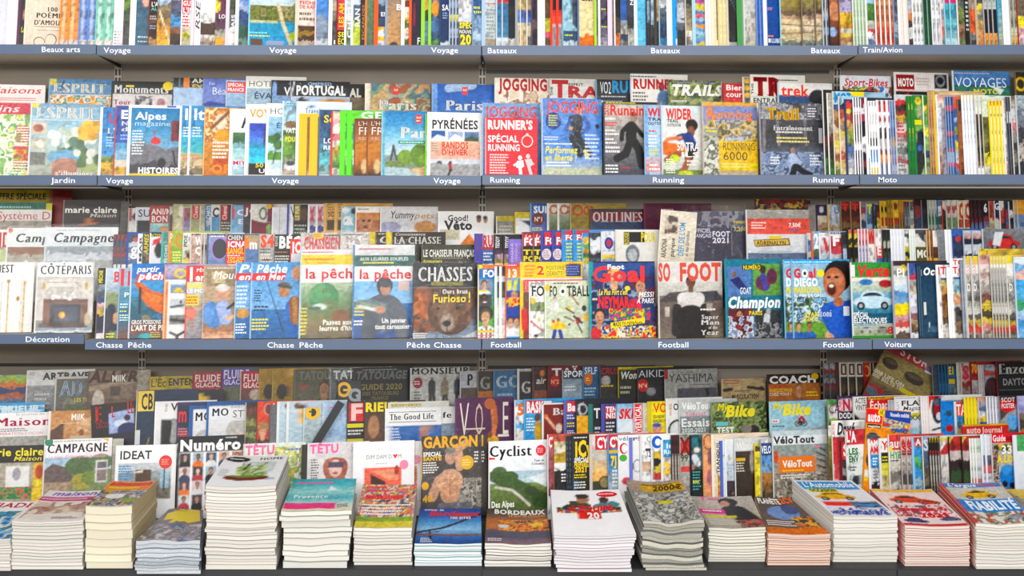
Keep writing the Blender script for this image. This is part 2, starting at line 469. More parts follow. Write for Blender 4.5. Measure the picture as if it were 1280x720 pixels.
def build_tier(tn):
    T = TIERS[tn]
    items = sorted(T['items'], key=lambda q: q['x0'])
    Y0, z, s, yb = T['Y0'], T['z'], T['s'], T['yb']
    row = sorted((r for k, v in TIERS.items() if k.rstrip('ABCD') == tn.rstrip('ABCD') for r in v['items']), key=lambda r: r['x0'])
    proto = {}
    for q in items:
        i = next(k for k, r in enumerate(row) if r is q)
        nx = next((r['x0'] for r in row[i + 1:] if r['x0'] > q['x0'] + .5), 1e9)
        vis = q['vis'] or (q['w'] if q['full'] else min(nx - q['x0'], q['w']))
        phi = math.radians(q['phi']) if q['phi'] is not None else T['phi']
        pn = min((row[j + 1]['x0'] - row[j]['x0'] for j in range(max(0, i - 1), min(i + 1, len(row) - 1))), default=99)
        th = q['t'] or max(.0007, min(.0045, (.3 if q['film'] else .55) * max(.8, pn) * s * math.tan(max(phi, .05))))
        U = np.array([math.cos(phi), math.sin(phi), 0])
        V = np.array([0, math.sin(LEAN), math.cos(LEAN)])
        N = np.cross(U, V); N /= np.linalg.norm(N)
        w = q['w'] * s / math.cos(phi)
        # height: the top edge must appear at yt
        k = (q['yt'] - YH) / F
        H = q['H'] or (ZC - z - k * (D + Y0 + q['dn'])) / (math.cos(LEAN) + k * math.sin(LEAN))
        loc = Vector(((q['x0'] - 640) * (D + Y0 + q['dn']) / F, Y0 + q['dn'], z))
        if q['roll']:
            a = math.radians(q['roll'])
            R = lambda e: e * math.cos(a) + np.cross(N, e) * math.sin(a) + N * np.dot(N, e) * (1 - math.cos(a))
            U, V = R(U), R(V)
            loc.z += max(0, -U[2]) * w + .002
        name = q['kind'] + '_magazine' if q['kind'] not in ('book', 'newspaper', 'leaflet') else q['kind']
        key = (q['desc'], q['x0'] - 0, q['yt']) if q['n'] == 1 else (q['desc'], q['n'], q['art'])
        if key in proto and q['n'] > 1:
            src = proto[key]
            o = src.copy(); COL.objects.link(o); o.location = loc
            for ch in src.children:
                c = ch.copy(); COL.objects.link(c); c.parent = o
            q['obj'] = o
            SPECS.append(q); continue
        seed = int(abs(hash_str(q['desc'])) % 997)
        step = 1.15 if vis > 40 else 1.4 if vis > 20 else 1.6
        us = np.linspace(0, min(vis / q['w'], 1), max(3, int(vis / step) + 1))
        if vis < q['w'] - 1:
            us = np.concatenate([us, np.linspace(vis / q['w'], 1, max(2, int((q['w'] - vis) / 7) + 1))[1:]])
        vs = np.linspace(0, 1, max(8, int((yb - q['yt']) / (1.15 if vis > 40 else 1.4))))
        A = Art(q['x0'], q['yt'], q['w'], yb, us, vs, seed)
        A.run(q['art'])
        A.detail(.5 if vis < 20 and ' ' in q['art'].replace('g ', '', 1) and 'q ' in q['art'] else 0)
        uu, vv = np.meshgrid(us, vs)
        P = lambda u, v, d: np.outer(np.ravel(u) * w, U) + np.outer(np.ravel(v) * H, V) + np.outer(np.broadcast_to(d, np.ravel(u).shape), N)
        mb = MB()
        if q['edge']:
            c = lin(q['edge'])
            k = (uu * q['w'] < q['ew'])
            A.a = np.where(k[..., None], c, A.a)
        nv, nu = len(vs), len(us)
        mb.add(P(uu, vv, 0), [(j * nu + i2, j * nu + i2 + 1, (j + 1) * nu + i2 + 1, (j + 1) * nu + i2) for j in range(nv - 1) for i2 in range(nu - 1)], A.a.reshape(-1, 3), 0)
        if q['edge'] and vis < 40:
            e = q['ew'] / q['w']
            mb.add(P([0, e, e, 0], [0, 0, 1, 1], .00025), [(0, 1, 2, 3)], lin(q['edge']), 0)
        for li, (u, v, f, c) in enumerate(A.vec):
            mb.add(P(np.clip(u, 0, 1), np.clip(v, 0, 1), .00025 + .00001 * min(li, 25)), f, c, 0)
        avg = A.a.mean((0, 1))
        ec = lin(q['edge']) if q['edge'] else np.clip(avg * 1.05, 0, 1)
        mb.add(P([0, 0, 0, 0], [0, 0, 1, 1], [0, -th, -th, 0]), [(1, 0, 3, 2)], ec, 0)             # spine
        mb.add(P([0, 1, 1, 0], [0, 0, 1, 1], -th), [(1, 0, 3, 2)], avg, 0)                           # back cover
        pg = mb if vis < 12 else MB()
        pc = lin('e9e5da')
        e = .004
        a0, b0 = P([0 + e, 1 - e, 1 - e, 0 + e], [e, e, 1 - e, 1 - e], -.0002), P([0 + e, 1 - e, 1 - e, 0 + e], [e, e, 1 - e, 1 - e], -th + .0002)
        pg.add(np.concatenate([a0, b0]), [(0, 4, 5, 1), (1, 5, 6, 2), (2, 6, 7, 3), (3, 7, 4, 0)] + ([(0, 1, 2, 3), (7, 6, 5, 4)] if pg is not mb else []), pc, 1)
        mb.c = [ink(c) for c in mb.c]
        o = mb.obj(name, [M_PRINT, M_PAGES], loc=loc)
        if pg is not mb:
            pg.obj('page_block', [M_PRINT, M_PAGES], o)
        if q['film']:
            fu, fv = np.meshgrid(np.linspace(-.03, 1.03, 16), np.linspace(0.0, 1.0 + .035 * q['film'], 20))
            rr = np.random.RandomState(seed)
            dd = .0006 + .0008 * rr.rand(*fu.shape) + .0014 * vnoise(fu * 10, fv * 10, 3, seed)
            fm = MB()
            fm.add(P(fu, fv, dd.ravel()), [(j * 16 + i2, j * 16 + i2 + 1, j * 16 + i2 + 17, j * 16 + i2 + 16) for j in range(19) for i2 in range(15)], (1, 1, 1))
            fo = fm.obj('plastic_wrapper', [M_FILM], o, smooth=True)
            fo['label'] = 'clear crinkled plastic wrapper'
        q['obj'] = o
        proto[key] = o
        SPECS.append(q)

def hash_str(s):
    h = 7
    for ch in s: h = (h * 131 + ord(ch)) % 1000003
    return h

ORD = ['first', 'second', 'third', 'fourth', 'fifth', 'sixth', 'seventh', 'eighth', 'ninth', 'tenth', 'eleventh', 'twelfth', 'thirteenth', 'fourteenth']
NUM = ['', 'one', 'two', 'three', 'four', 'five', 'six', 'seven', 'eight', 'nine', 'ten', 'eleven', 'twelve', 'thirteen', 'fourteen']
def label_all():
    by = {}
    for q in SPECS: by.setdefault((q['tn'], q['desc']), []).append(q)
    for (tn, d), L in by.items():
        L.sort(key=lambda q: q['x0'])
        place = TIERS[tn]['place']
        for i, q in enumerate(L):
            n = len(L)
            if n == 1: lb = f'{d}, {place}'
            elif n == 2: lb = f"{('left', 'right')[i]} one of two copies, {d}, {place}"
            else: lb = f"{'leftmost' if i == 0 else 'rightmost' if i == n - 1 else ORD[i] + ' from left'} of {NUM[n]}, {d}, {place}"
            k = len(lb.replace(',', ' ').split())
            if k > 16: print('LONG LABEL', k, lb)
            cat = q['kind'] if q['kind'] in ('book', 'newspaper', 'leaflet') else 'magazine'
            tag(q['obj'], lb, cat, None if n == 1 else f'copies of {d}')
# ------------------------------------------------------------------ shelving
DECK_Y, DECK_Z, DECK_S = -.49, ZC - (711 - YH) * (D - .49) / F, math.tan(math.radians(10))
deck_z = lambda Y: DECK_Z + (Y - DECK_Y) * DECK_S

def rail_text(mb, words, bay_rail_y, Y):
    for txt, x0, x1 in words:
        V, f, w = text2d(txt, '')
        a = at(x0, bay_rail_y, Y); b = at(x1, bay_rail_y, Y)
        h = 6.6 * (D + Y) / F
        zb = bay_rail_y
        base = at(x0, bay_rail_y + 9.2, Y)
        mb.add([(a.x + p[0] / w * (b.x - a.x), Y - .0045, base.z + p[1] * h) for p in V], f, (1, 1, 1), 1)

def shelf(row, bay, x0, x1, ytop, yf, yb, words, risers, label):
    """one shelf board with its label rail, dark slivers for the gap shade and hidden steps"""
    z = at(0, ytop, yf).z
    xa, xb = at(x0, 0, yf).x + .002, at(x1, 0, yf).x - .002
    root = bpy.data.objects.new('shelf', None)
    COL.objects.link(root)
    c = Vector(((xa + xb) / 2, yb, z))
    root.location = c
    L = lambda x, y, zz: (x - c.x, y - c.y, zz - c.z)
    th = 11.5 * (D + yf) / F
    b = MB(); b.box(L(xa, yf + .004, z - th), L(xb, yb, z)); b.obj('board', [M_SHELF], root)
    r = MB(); r.box(L(xa, yf - .004, z - th - .0005), L(xb, yf + .0035, z + .001))
    r2 = MB(); rail_text(r2, words, ytop, yf)
    if r2.v:
        v = np.concatenate(r2.v) - np.array([c.x, c.y, c.z])
        r.add(v, r2.f, (1, 1, 1), 1)
    r.obj('label_rail', [M_RAIL, M_WHITE], root)
    for x in (xa + .0005, xb - .0035):  # dark slivers added as the shade in the gaps between boards
        k = MB()
        P = [(yf + .03, z - th - .0004), (yb - .001, z - th - .0004), (yb - .001, z - th - .014), (yf + .2 * (yb - yf) + .03, z - th - .004)]
        k.add([L(x, y, q) for y, q in P] + [L(x + .003, y, q) for y, q in P], [(0, 1, 2, 3), (7, 6, 5, 4), (0, 4, 5, 1), (1, 5, 6, 2), (2, 6, 7, 3), (3, 7, 4, 0)], (0, 0, 0))
        k.obj('gap_shade_strip', [M_DARK], root)
    for (ry, h) in risers:
        k = MB(); k.box(L(xa + .004, ry, z + .0005), L(xb - .004, yb - .002, z + h)); k.obj('riser_step', [M_BACK], root)
    tag(root, label, 'shelf', 'steel shelves of the magazine display')

Z1, Z2, Z3 = at(0, 57, 0).z, at(0, 220, 0).z, at(0, 425, -.147).z
YB2, YB3, YB4 = .273, .405, .36
RY3 = -.147

def back_zone(n, yb, z0, z1):
    m = MB(); m.box((-2.6, yb, z0), (2.6, yb + .02, z1))
    o = m.obj('wall_back' if n == 1 else f'wall_back_{n}', [M_BACK]); o['kind'] = 'structure'

def post(px, yb, z0, z1, label):
    x = at(px, 0, yb).x
    r = bpy.data.objects.new('upright_post', None); COL.objects.link(r); r.location = (x, yb, z0)
    h = z1 - z0
    m = MB(); m.box((-.013, -.006, 0), (.013, -.0005, h)); m.obj('post_face', [M_SHELF], r)
    s = MB()
    k = 0
    while k * .032 + .03 < h:
        for sx in (-.0105, .0025):
            s.box((sx, -.0068, k * .032 + .006), (sx + .008, -.0061, k * .032 + .03))
        k += 1
    s.obj('slots', [M_DARK], r)
    tag(r, label, 'post', 'slotted shelving posts')

# ------------------------------------------------------------------ stacks of magazines lying on the deck
STACK_Y = {}
def stack(fl, fr, ybot, ytf, bl, br, ytb, n, desc, art, pages='e4e0d7', line='c0b9ad', wav=.0006, film=0, jit=.003, kind='stacked', side=None, cover_note='', fl0=None, fr0=None):
    """n magazines lying on the deck; corners of the top cover in the photograph's pixels"""
    rr = random.Random(hash_str(desc))
    a, b = ZC - DECK_Z + DECK_Y * DECK_S, (ybot - YH) / F
    Yf = (a - D * b) / (b + DECK_S)
    Yf = max(Yf, -.545)
    zf0 = deck_z(Yf) + .001
    Yb = Yf + .285
    zb0 = deck_z(Yb) + .001
    s = lambda px, Y: (px - 640) * (D + Y) / F
    top_f = ZC - (ytf - YH) * (D + Yf) / F
    top_b = ZC - (ytb - YH) * (D + Yb) / F
    FT = np.array([[s(fl, Yf), s(fr, Yf)], [s(bl, Yb), s(br, Yb)]])
    FB = FT.copy()
    if fl0 is not None: FB[0, 0], FB[1, 0] = s(fl0, Yf), s(bl, Yb) + s(fl0, Yf) - s(fl, Yf)
    if fr0 is not None: FB[0, 1], FB[1, 1] = s(fr0, Yf), s(br, Yb) + s(fr0, Yf) - s(fr, Yf)
    cx, cy = (FT[0].mean() + FT[1].mean()) / 2, (Yf + Yb) / 2
    nu, nv = 20, 9
    prev = None
    ths = [rr.uniform(.7, 1.3) for _ in range(n)]
    cum = np.concatenate([[0], np.cumsum(ths)]) / sum(ths)
    wob = [rr.uniform(0, 6.28) for _ in range(3)]
    grp = f'stack under the {desc}'
    for i in range(n):
        t0, t1 = cum[i], cum[i + 1]
        F_ = FB * (1 - t0) + FT * t0
        jx, jy = rr.uniform(-jit, jit), rr.uniform(-jit, jit) * .8
        if i == n - 1: jx = jy = 0
        top = i == n - 1
        u = np.linspace(0, 1, nu); v = np.linspace(0, 1, nv)
        if top: u = np.linspace(0, 1, 39); v = np.linspace(0, 1, 41)
        uu, vv = np.meshgrid(u, v)
        X = (F_[0, 0] * (1 - uu) + F_[0, 1] * uu) * (1 - vv) + (F_[1, 0] * (1 - uu) + F_[1, 1] * uu) * vv + jx
        Y = Yf + (Yb - Yf) * vv + jy
        def zs(t):
            zf = zf0 + (top_f - zf0) * t; zb = zb0 + (top_b - zb0) * t
            ux, vx = uu + jx / (FT[0, 1] - FT[0, 0]), vv + jy / (Yb - Yf)
            wv = wav * (np.sin(ux * 5 + wob[0] + t * 2) + .6 * np.sin(ux * 11 + wob[1] - t * 5) * (1 - vx) + 1.2 * (vnoise(ux * 10, t * 9 + vx * 4, 1.3, 3) - .5)) * min(1, t * 4)
            return zf * (1 - vx) + zb * vx + wv + .003 * (min(1, t * 3)) * (ux - .5) ** 2 * 4
        lo_, hi_ = zs(t0) + .0004, zs(t1) - (0 if top else .0004)
        o0 = np.array([cx, cy, zf0])
        A = np.stack([X, Y, lo_], -1).reshape(-1, 3) - o0
        B = np.stack([X, Y, hi_], -1).reshape(-1, 3) - o0
        ch = A * .1 + B * .9
        ny, nx = uu.shape
        mb = MB()
        idx = lambda j, k: j * nx + k
        pc = lin(pages) * rr.uniform(.9, 1.04)
        pc = np.minimum(pc, 1)
        lc = lin(line) * rr.uniform(.75, 1.25)
        grid = [(idx(j, k), idx(j, k + 1), idx(j + 1, k + 1), idx(j + 1, k)) for j in range(ny - 1) for k in range(nx - 1)]
        ring = [idx(0, k) for k in range(nx)] + [idx(j, nx - 1) for j in range(1, ny)] + [idx(ny - 1, k) for k in range(nx - 2, -1, -1)] + [idx(j, 0) for j in range(ny - 2, 0, -1)]
        m = len(ring)
        def skirt(P, Q, c, mat):
            mb.add(np.concatenate([P[ring], Q[ring]]), [(k, (k + 1) % m, m + (k + 1) % m, m + k) for k in range(m)], c, mat)
        # cover sheet (root) and page block
        skirt(ch, B, lc, 0)
        mb.add(A, [tuple(reversed(f)) for f in grid], lc, 0)
        if top:
            R = Art(0, 0, 100, 130, u, v, hash_str(desc) % 991)
            R.run(art)
            R.detail(); mb.add(B, grid, R.a.reshape(-1, 3), 0)
            def P3(U_, V_, d):
                U_, V_ = np.clip(np.ravel(U_), 0, 1), np.clip(np.ravel(V_), 0, 1)
                fi, fj = U_ * (nx - 1), V_ * (ny - 1)
                i0, j0 = np.minimum(fi.astype(int), nx - 2), np.minimum(fj.astype(int), ny - 2)
                a_, b_ = (fi - i0)[:, None], (fj - j0)[:, None]
                G = B.reshape(ny, nx, 3)
                p = (G[j0, i0] * (1 - a_) + G[j0, i0 + 1] * a_) * (1 - b_) + (G[j0 + 1, i0] * (1 - a_) + G[j0 + 1, i0 + 1] * a_) * b_
                return p + np.array([0, -.2 * d, d])
            for li, (pu, pv, f, c) in enumerate(R.vec):
                mb.add(P3(pu, pv, .0006 + .00005 * li), f, c, 0)
        else:
            mb.add(B, grid, lc, 0)
        if top: mb.c = [ink(c) for c in mb.c]
        o = mb.obj(kind + '_magazine', [M_PRINT, M_PAGES], loc=Vector(o0))
        pb = MB()
        e = .0009
        Pi = (A - A.mean(0)) * np.array([.996, .996, 1]) + A.mean(0)
        Ci = (ch - ch.mean(0)) * np.array([.996, .996, 1]) + ch.mean(0)
        kk = rr.uniform(.86, 1.03) if film < 2 else rr.uniform(.55, 1.1)
        Pi[:, 2] += .0002
        pb.add(np.concatenate([Pi[ring], Ci[ring]]), [(k, (k + 1) % m, m + (k + 1) % m, m + k) for k in range(m)], np.array([np.minimum(lin(pages if r_ < nx else side or pages) * kk, 1) for r_ in ring] * 2), 1)
        pb.obj('page_block', [M_PRINT, M_PAGES], o)
        if film and (top or film > 1):
            fm = MB()
            w2 = np.random.RandomState(i + 3)
            if top:
                q = B.reshape(ny, nx, 3)[::4, ::4]
                qy, qx = q.shape[:2]
                q = q + np.array([0, -.002, .003]) + np.array([0, -.2, 1]) * (.004 * w2.rand(qy, qx, 1))
                fm.add(q.reshape(-1, 3), [(j * qx + k, j * qx + k + 1, (j + 1) * qx + k + 1, (j + 1) * qx + k) for j in range(qy - 1) for k in range(qx - 1)], (1, 1, 1))
            else:
                k2 = 14
                xs = np.linspace(A[0, 0], A[nx - 1, 0], k2)
                zl, zh = np.interp(xs, A[:nx, 0], A[:nx, 2]), np.interp(xs, B[:nx, 0], B[:nx, 2])
                yy = A[0, 1] - .003
                rows = np.stack([np.stack([xs, yy - .006 * w2.rand(k2) * kk, zl * (1 - tt) + zh * tt], -1) for tt, kk in ((.15, .2), (.4, 1), (.6, 1), (.85, .2))])
                fm.add(rows.reshape(-1, 3), [(j * k2 + k, j * k2 + k + 1, (j + 1) * k2 + k + 1, (j + 1) * k2 + k) for j in range(3) for k in range(k2 - 1)], (1, 1, 1))
            fo = fm.obj('plastic_wrapper', [M_FILM], o, smooth=True)
            fo['label'] = 'clear crinkled plastic wrapper'
        pos = n - i
        if pos == 1: lb = f'{desc}, on top of its stack'
        elif i == 0: lb = f'bottom magazine, stack under {desc}'
        else: lb = f'{ORD[pos - 1] if pos <= 14 else str(pos) + "th"} magazine down, stack under {desc}'
        if len(lb.split()) > 16: print('LONG STACK LABEL', lb)
        tag(o, lb, 'magazine', grp)

# ------------------------------------------------------------------ the display itself
fl = MB(); fl.box((-8, -14, -.05), (8, .8, 0)); o = fl.obj('floor', [M_FLOOR]); o['kind'] = 'structure'
back_zone(1, YB2, Z1 - .02, 2.75)
back_zone(2, YB2, Z2 - .02, Z1 - .03)
back_zone(3, YB3, Z3 - .02, Z2 - .03)
back_zone(4, YB4, 0, Z3 - .03)
for n, (x0, x1, py, Y) in enumerate([(607, 1036, 90, YB2), (-60, 596, 456, YB4), (610, 1340, 459, YB4)]):
    a, b = at(x0, py, Y), at(x1, py, Y)
    m = MB(); m.box((a.x, Y - .004, a.z - .006), (b.x, Y - .0003, a.z + .006)); o = m.obj(f'trim_{n + 1}', [M_DARK]); o['kind'] = 'structure'
for px, wh in ((148, 'left'), (603, 'middle'), (1046, 'right')):
    post(px, YB2, Z2 + .16, Z1 - .0335, f'{wh} slotted post below the top shelf')
for px, wh in ((161, 'left'), (603, 'middle'), (1038, 'right')):
    post(px, YB3, Z3 + .25, Z2 - .0335, f'{wh} slotted post below the second shelf')
for px, wh in ((178, 'left'), (603, 'middle'), (1029, 'right')):
    post(px, YB4, .75, Z3 - .032, f'{wh} slotted post below the third shelf')

T1 = [(0, 'far left', -330, 121, 56), (1, 'centre left', 121, 602, 57), (2, 'centre right', 602, 1072, 57.5), (3, 'far right', 1072, 1545, 56.5)]
W1 = {0: [('Beaux arts', 52, 101)], 1: [('Voyage', 130, 164), ('Voyage', 337, 371), ('Voyage', 539, 573)], 2: [('Bateaux', 609, 646), ('Bateaux', 813, 850), ('Bateaux', 1013, 1050)], 3: [('Train/Avion', 1078, 1128)]}
for i, nm, a, b, y in T1: shelf(1, i, a, b, y, 0, YB2, W1[i], [], f'top grey steel shelf with blue label rail, {nm} bay')
T2 = [(0, 'far left', -330, 122, 219.5), (1, 'centre left', 122, 602, 220), (2, 'centre right', 602, 1074, 219), (3, 'far right', 1074, 1545, 218.7)]
W2 = {0: [('Jardin', 65, 95)], 1: [('Voyage', 133, 167), ('Voyage', 340, 374), ('Voyage', 542, 576)], 2: [('Running', 612, 650), ('Running', 815, 855), ('Running', 1015, 1055)], 3: [('Moto', 1097, 1121)]}
for i, nm, a, b, y in T2: shelf(2, i, a, b, y, 0, YB3 if False else YB2, W2[i], [(.125, .10)], f'second grey steel shelf with blue label rail, {nm} bay')
T3 = [(0, 'far left', -330, 106, 418), (1, 'centre left', 106, 602, 425.2), (2, 'centre right', 602, 1090, 424.9), (3, 'far right', 1090, 1545, 424.4)]
W3 = {0: [('Décoration', 32, 88)], 1: [('Chasse', 120, 154), ('Pêche', 160, 190), ('Chasse', 334, 368), ('Pêche', 374, 404), ('Pêche', 508, 538), ('Chasse', 542, 577)], 2: [('Football', 613, 652), ('Football', 822, 861), ('Football', 1028, 1067)], 3: [('Voiture', 1105, 1139)]}
for i, nm, a, b, y in T3: shelf(3, i, a, b, y, RY3, YB3, W3[i], [(.012, .10), (.18, .20)], f'third grey steel shelf with blue label rail, {nm} bay')
# the lowest deck: sloping board on a dark plinth, with steps for the rows behind
dk = bpy.data.objects.new('display_deck', None); COL.objects.link(dk); dk.location = (0, 0, 0)
m = MB()
FLAT = -.115                                  # behind this the board is level
prof = [(DECK_Y, DECK_Z), (FLAT, deck_z(FLAT)), (.357, deck_z(FLAT)), (.357, deck_z(FLAT) - .03), (FLAT, deck_z(FLAT) - .03), (DECK_Y, DECK_Z - .03)]
m.add([(x, y, z) for x in (-2.6, 2.6) for y, z in prof], [(0, 6, 7, 1), (1, 7, 8, 2), (2, 8, 9, 3), (3, 9, 10, 4), (4, 10, 11, 5), (5, 11, 6, 0), (0, 1, 4, 5), (1, 2, 3, 4), (6, 11, 10, 7), (7, 10, 9, 8)], (0, 0, 0))
m.obj('deck_board', [M_PLINTH], dk)
for x0, x1 in ((-2.6, at(602, 0, DECK_Y).x - .001), (at(603, 0, DECK_Y).x + .001, at(1120, 0, DECK_Y).x - .001), (at(1121, 0, DECK_Y).x + .001, 2.6)):
    m = MB(); m.box((x0, DECK_Y - .006, 0), (x1, DECK_Y - .0005, DECK_Z - .002)); m.obj('plinth_panel', [M_PLINTH], dk)
ZD1 = deck_z(FLAT)
for ry, h in ((.03, .16), (.18, .27)):
    m = MB(); m.box((-2.6, ry, ZD1 + .0005), (2.6, YB4 - .001, ZD1 + h)); m.obj('riser_step', [M_BACK], dk)
tag(dk, 'dark sloping display deck under the stacks at the bottom', 'display deck')

zt = lambda ytop, Y: at(0, ytop, Y).z + .003
for k, (i, nm, a, b, y) in enumerate(T1):
    tier(f'1{"ABCD"[i]}', .022, zt(y, 0), 13, f'top shelf')
for k, (i, nm, a, b, y) in enumerate(T2):
    tier(f'2f{"ABCD"[i]}', .022, zt(y, 0), 12, 'front row, second shelf')
    tier(f'2b{"ABCD"[i]}', .142, zt(y, 0) + .10, 10, 'back row, second shelf')
for k, (i, nm, a, b, y) in enumerate(T3):
    tier(f'3f{"ABCD"[i]}', RY3 + .022, zt(y, RY3), 13, 'front row, third shelf')
    tier(f'3m{"ABCD"[i]}', .03, zt(y, RY3) + .10, 13, 'middle row, third shelf')
    tier(f'3b{"ABCD"[i]}', .2, zt(y, RY3) + .20, 12, 'back row, third shelf')
tier('4f', -.1, ZD1 + .003, 13, 'front row, lowest display')
tier('4m', .05, ZD1 + .1625, 13, 'middle row, lowest display')
tier('4b', .2, ZD1 + .2725, 13, 'back row, lowest display')
# ------------------------------------------------------------------ top shelf (only the lower part of each magazine is in the picture)
def r1(x0, desc, art, edge='', kind='travel', w=70, n=1, dx=0, ew=1.3, **k):
    bay = 'A' if x0 < 118 else 'B' if x0 < 600 else 'C' if x0 < 1070 else 'D'
    mag('1' + bay, x0, -38, w, kind, desc, art, edge, n=n, dx=dx, ew=ew, **k)
r1(-14, 'pale lavender art book', 'g dcdcf0 e6e4f4;n .05 6', 'f4f4f8', 'book')
r1(7, 'white art book', 'g f2f1f4;n .04 6', 'fafafa', 'book', ew=4)
r1(20, 'dark brown art book with purple spine', 'g 3a3230;e 30 18 4 8 d08a80;T 25 30 40 34 e0d838 b "LA";n .1 5', '6a3a5a', 'book', ew=2.5)
r1(29, 'cream poetry book with a heart outline', 'g ecdfcc e9d9c6;n .04 12;T 54 67 13.5 8 3a3430 s "100";T 42 73 21.5 15.5 3a3430 s "POÈME";T 40 75 30.5 24.5 3a3430 s "D\'AMOUR";B 40 32.5 78 33 6a625a;B 44 37 78 37.4 6a625a;O 47 51.5 6.5 6 6a6058;O 60.5 49 6.8 7.6 6a6058;O 47.2 51.8 5.8 5.3 ecdcc8;O 60.2 49.3 6.1 6.9 ecdcc8;B 44 56.5 66 58 ecdcc8', 'f4ead8', 'book', w=62)
for x, c1, c2, nm in ((73, 'f6c890', 'ef9838', 'orange'), (97, 'b4c8ec', '6f92d4', 'light blue'), (118, 'c8eee0', '86cfb4', 'mint green')):
    r1(x, f'{nm} wrapped notebook', f'g {c2};r {x+3} -40 {x+6} 60 {c1};q 49 57 d8d0c8 e8e4de;n .12 4', c2, 'book', n=2, dx=11)
r1(141, 'plain white notebook', 'g efeaf1;n .04 5;L 142 38 152 56 5 d8c8d0', 'ffffff', 'book', ew=3)
r1(153, 'slim travel magazine with green meadow', 'q -38 57 7a9a3a*5 5a6a48*2 5a5a58*3;n .25 4', '', 'travel')
r1(161, 'travel magazine with teal mountain lake', 'g 9fb8c8 5f8498 3f6078 48606e;m 12 14 9 4a6c80;e 180 2 5 6 e8b0a0;n .3 5;L 171 44 184 48 1 c8d4dc;L 171 50 184 53 1 c8d4dc', 'f6f4f4', ew=7)
r1(184, 'dark red travel magazine', 'q -38 57 4a1c20*4 3a2426*2 6a4a40 4a2420*2 b8905a;n .2 4;T 187 195 8 2.5 f0ece8 b "L\'A";T 187 197 13 9.5 7ac8b0 b "ALS";L 186 19 195 25 2 c8c0bc;L 186 31 195 37 2 9ab0c8', '7a3a30')
r1(195, 'travel magazine with golden rapeseed fields', 'q -38 57 8ab8e8*4 c0d8f0 9a8a6a 8a7248 c08c28 e0a018 e8a818 f0b810;n .25 5;l ffe8c0 1 197 12 206 38 212 57', '')
r1(212, 'travel magazine with harbour at dusk', 'q -38 57 7a98c0*4 d8b880 6a6a88*2 58607a 4a9ed8*2 8a5a38 503a2c 3a3430;n .3 4', '')
r1(225, 'red and white travel guide magazine', 'q -38 57 e8384a*7 f2eeec*2 d8c8b0 e0d830 c8b898;n .12 4;T 227 245 7 1 ffffff b "GUIDE";T 227 240 16 9.5 ffffff b "L\'IN";L 227 19 236 34 4 d83848', 'f8f4f2')
r1(237, 'white magazine with letters running upwards', 'g f3eff1;n .05 6;V 243 248 38 -20 4a4a5c i "RSE D";B 241 -38 241.6 57 d86a70', 'd8d8e8')
r1(250, 'white magazine with coffee brown band', 'q -38 28 f4efee*8;q 28 43 5c4232*2;q 43 57 e6dad2 b09888;e 258 14 13 15 fbf8f6;n .1 5', '')
r1(268, 'magazine with yellow burst on purple', 'q -38 57 7a3a5a*6 6a4458*2 a8a898 e0a850;e 269 8 5 8 ecdc20;T 272 284 23 18 f4f0f4 b "LOU";n .15 4;B 269 48 277 56 e8b048', '')
r1(281, 'pink edged magazine with dark forest', 'q -38 57 4a5a40*5 6a6a60*2 e8e4e0*2;n .25 3;V 288 292 40 18 e8ecf2 b "LAIS"', 'f2dce6', ew=4)
r1(293, 'magazine with blue evening mountains', 'q -38 57 4a7ec8*4 7aa4e0 a8b8e0 38588c*2 34604e*2 6a8a78;n .2 5', 'f4f4f6', ew=4)
r1(309.5, 'lagoon cover under grey cliffs', 'G -38 14 a8d0ec d8e4e4;m 26 34 30 97906c;N 311 6 368 26 7 6a7a30 8a8a3c 56682c a09468 7c8040;G 26 57 2a98b8 18a4d8;r 311 25 345 28 c8c8a0;n .2 6;l dccda8 2.2 345 5 352 30 362 56;e 366 44 7 6 b0c030;L 311 39 333 42 1 9ae4f4;L 311 43 338 46 1 e8e048;B 313 48 327 56 6a5038;B 332 50 352 55 a0a8c8', '9ad8f0', w=58)
r1(368, 'travel magazine with red hiking headline', 'q -38 32 d89088*2 ecd8d0*2 e8d8cc*3;q 32 57 5a3a1c a8842c 4a3424 b8a898;n .3 5;T 373 398 5 1 d84050 b "FICHES";T 373 398 10.5 6.5 d84050 b "DE RAND";L 373 14 393 27 2 8a7468', 'e0d8c8', ew=3)
r1(393, 'travel magazine with snowy mountain range', 'g 2f78c8 4a90d8 5c9edc;m 32 22 12 8c9cb0;n .35 4;q 48 57 c8d0d8*2', 'f0d8e0')
r1(410, 'white edged magazine with stone village', 'q -38 57 c8b898*5 8a8478 5c5a54*2 4a4844;n .3 3;T 416 423 55 50 f0f0f0 b "II"', 'fafafa', ew=4.5)
r1(420, 'red magazine with yellow letters', 'q -38 37 e02c50*3 e63a34*2;q 37 57 1c1a18;V 423 429 34 4 f0d020 b "LES AM";T 422 436 46 40 f0e030 b "SER";T 422 436 55 48 f0e030 b "ECO";n .08 4', '8a1c30')
r1(430, 'pale grey magazine with green foot', 'q -38 57 c8d0dc*6 a0b0a8 6a8a50*2;n .2 4;V 434 438 48 8 f4f4f6 b "CHEM"', 'f6f6f6', ew=2)
r1(438, 'magazine with yellow-green field', 'q -38 57 d0d8e8*4 5a6a80*2 c8d830*3;n .25 4;V 443 449 34 10 f0f0f0 b "RAN"', 'fbfbfb', ew=2.5)
r1(450, 'dark brown slim magazine', 'g 4a3028 3a3040;n .2 3;V 452 455 50 6 c88a48 "ESCAPADES"', '2a2a38')
r1(455.5, 'grey-green magazine with brown spine', 'g 7a9474 6a8468 5f7a62;n .12 4', 'd88a48', ew=2.5)
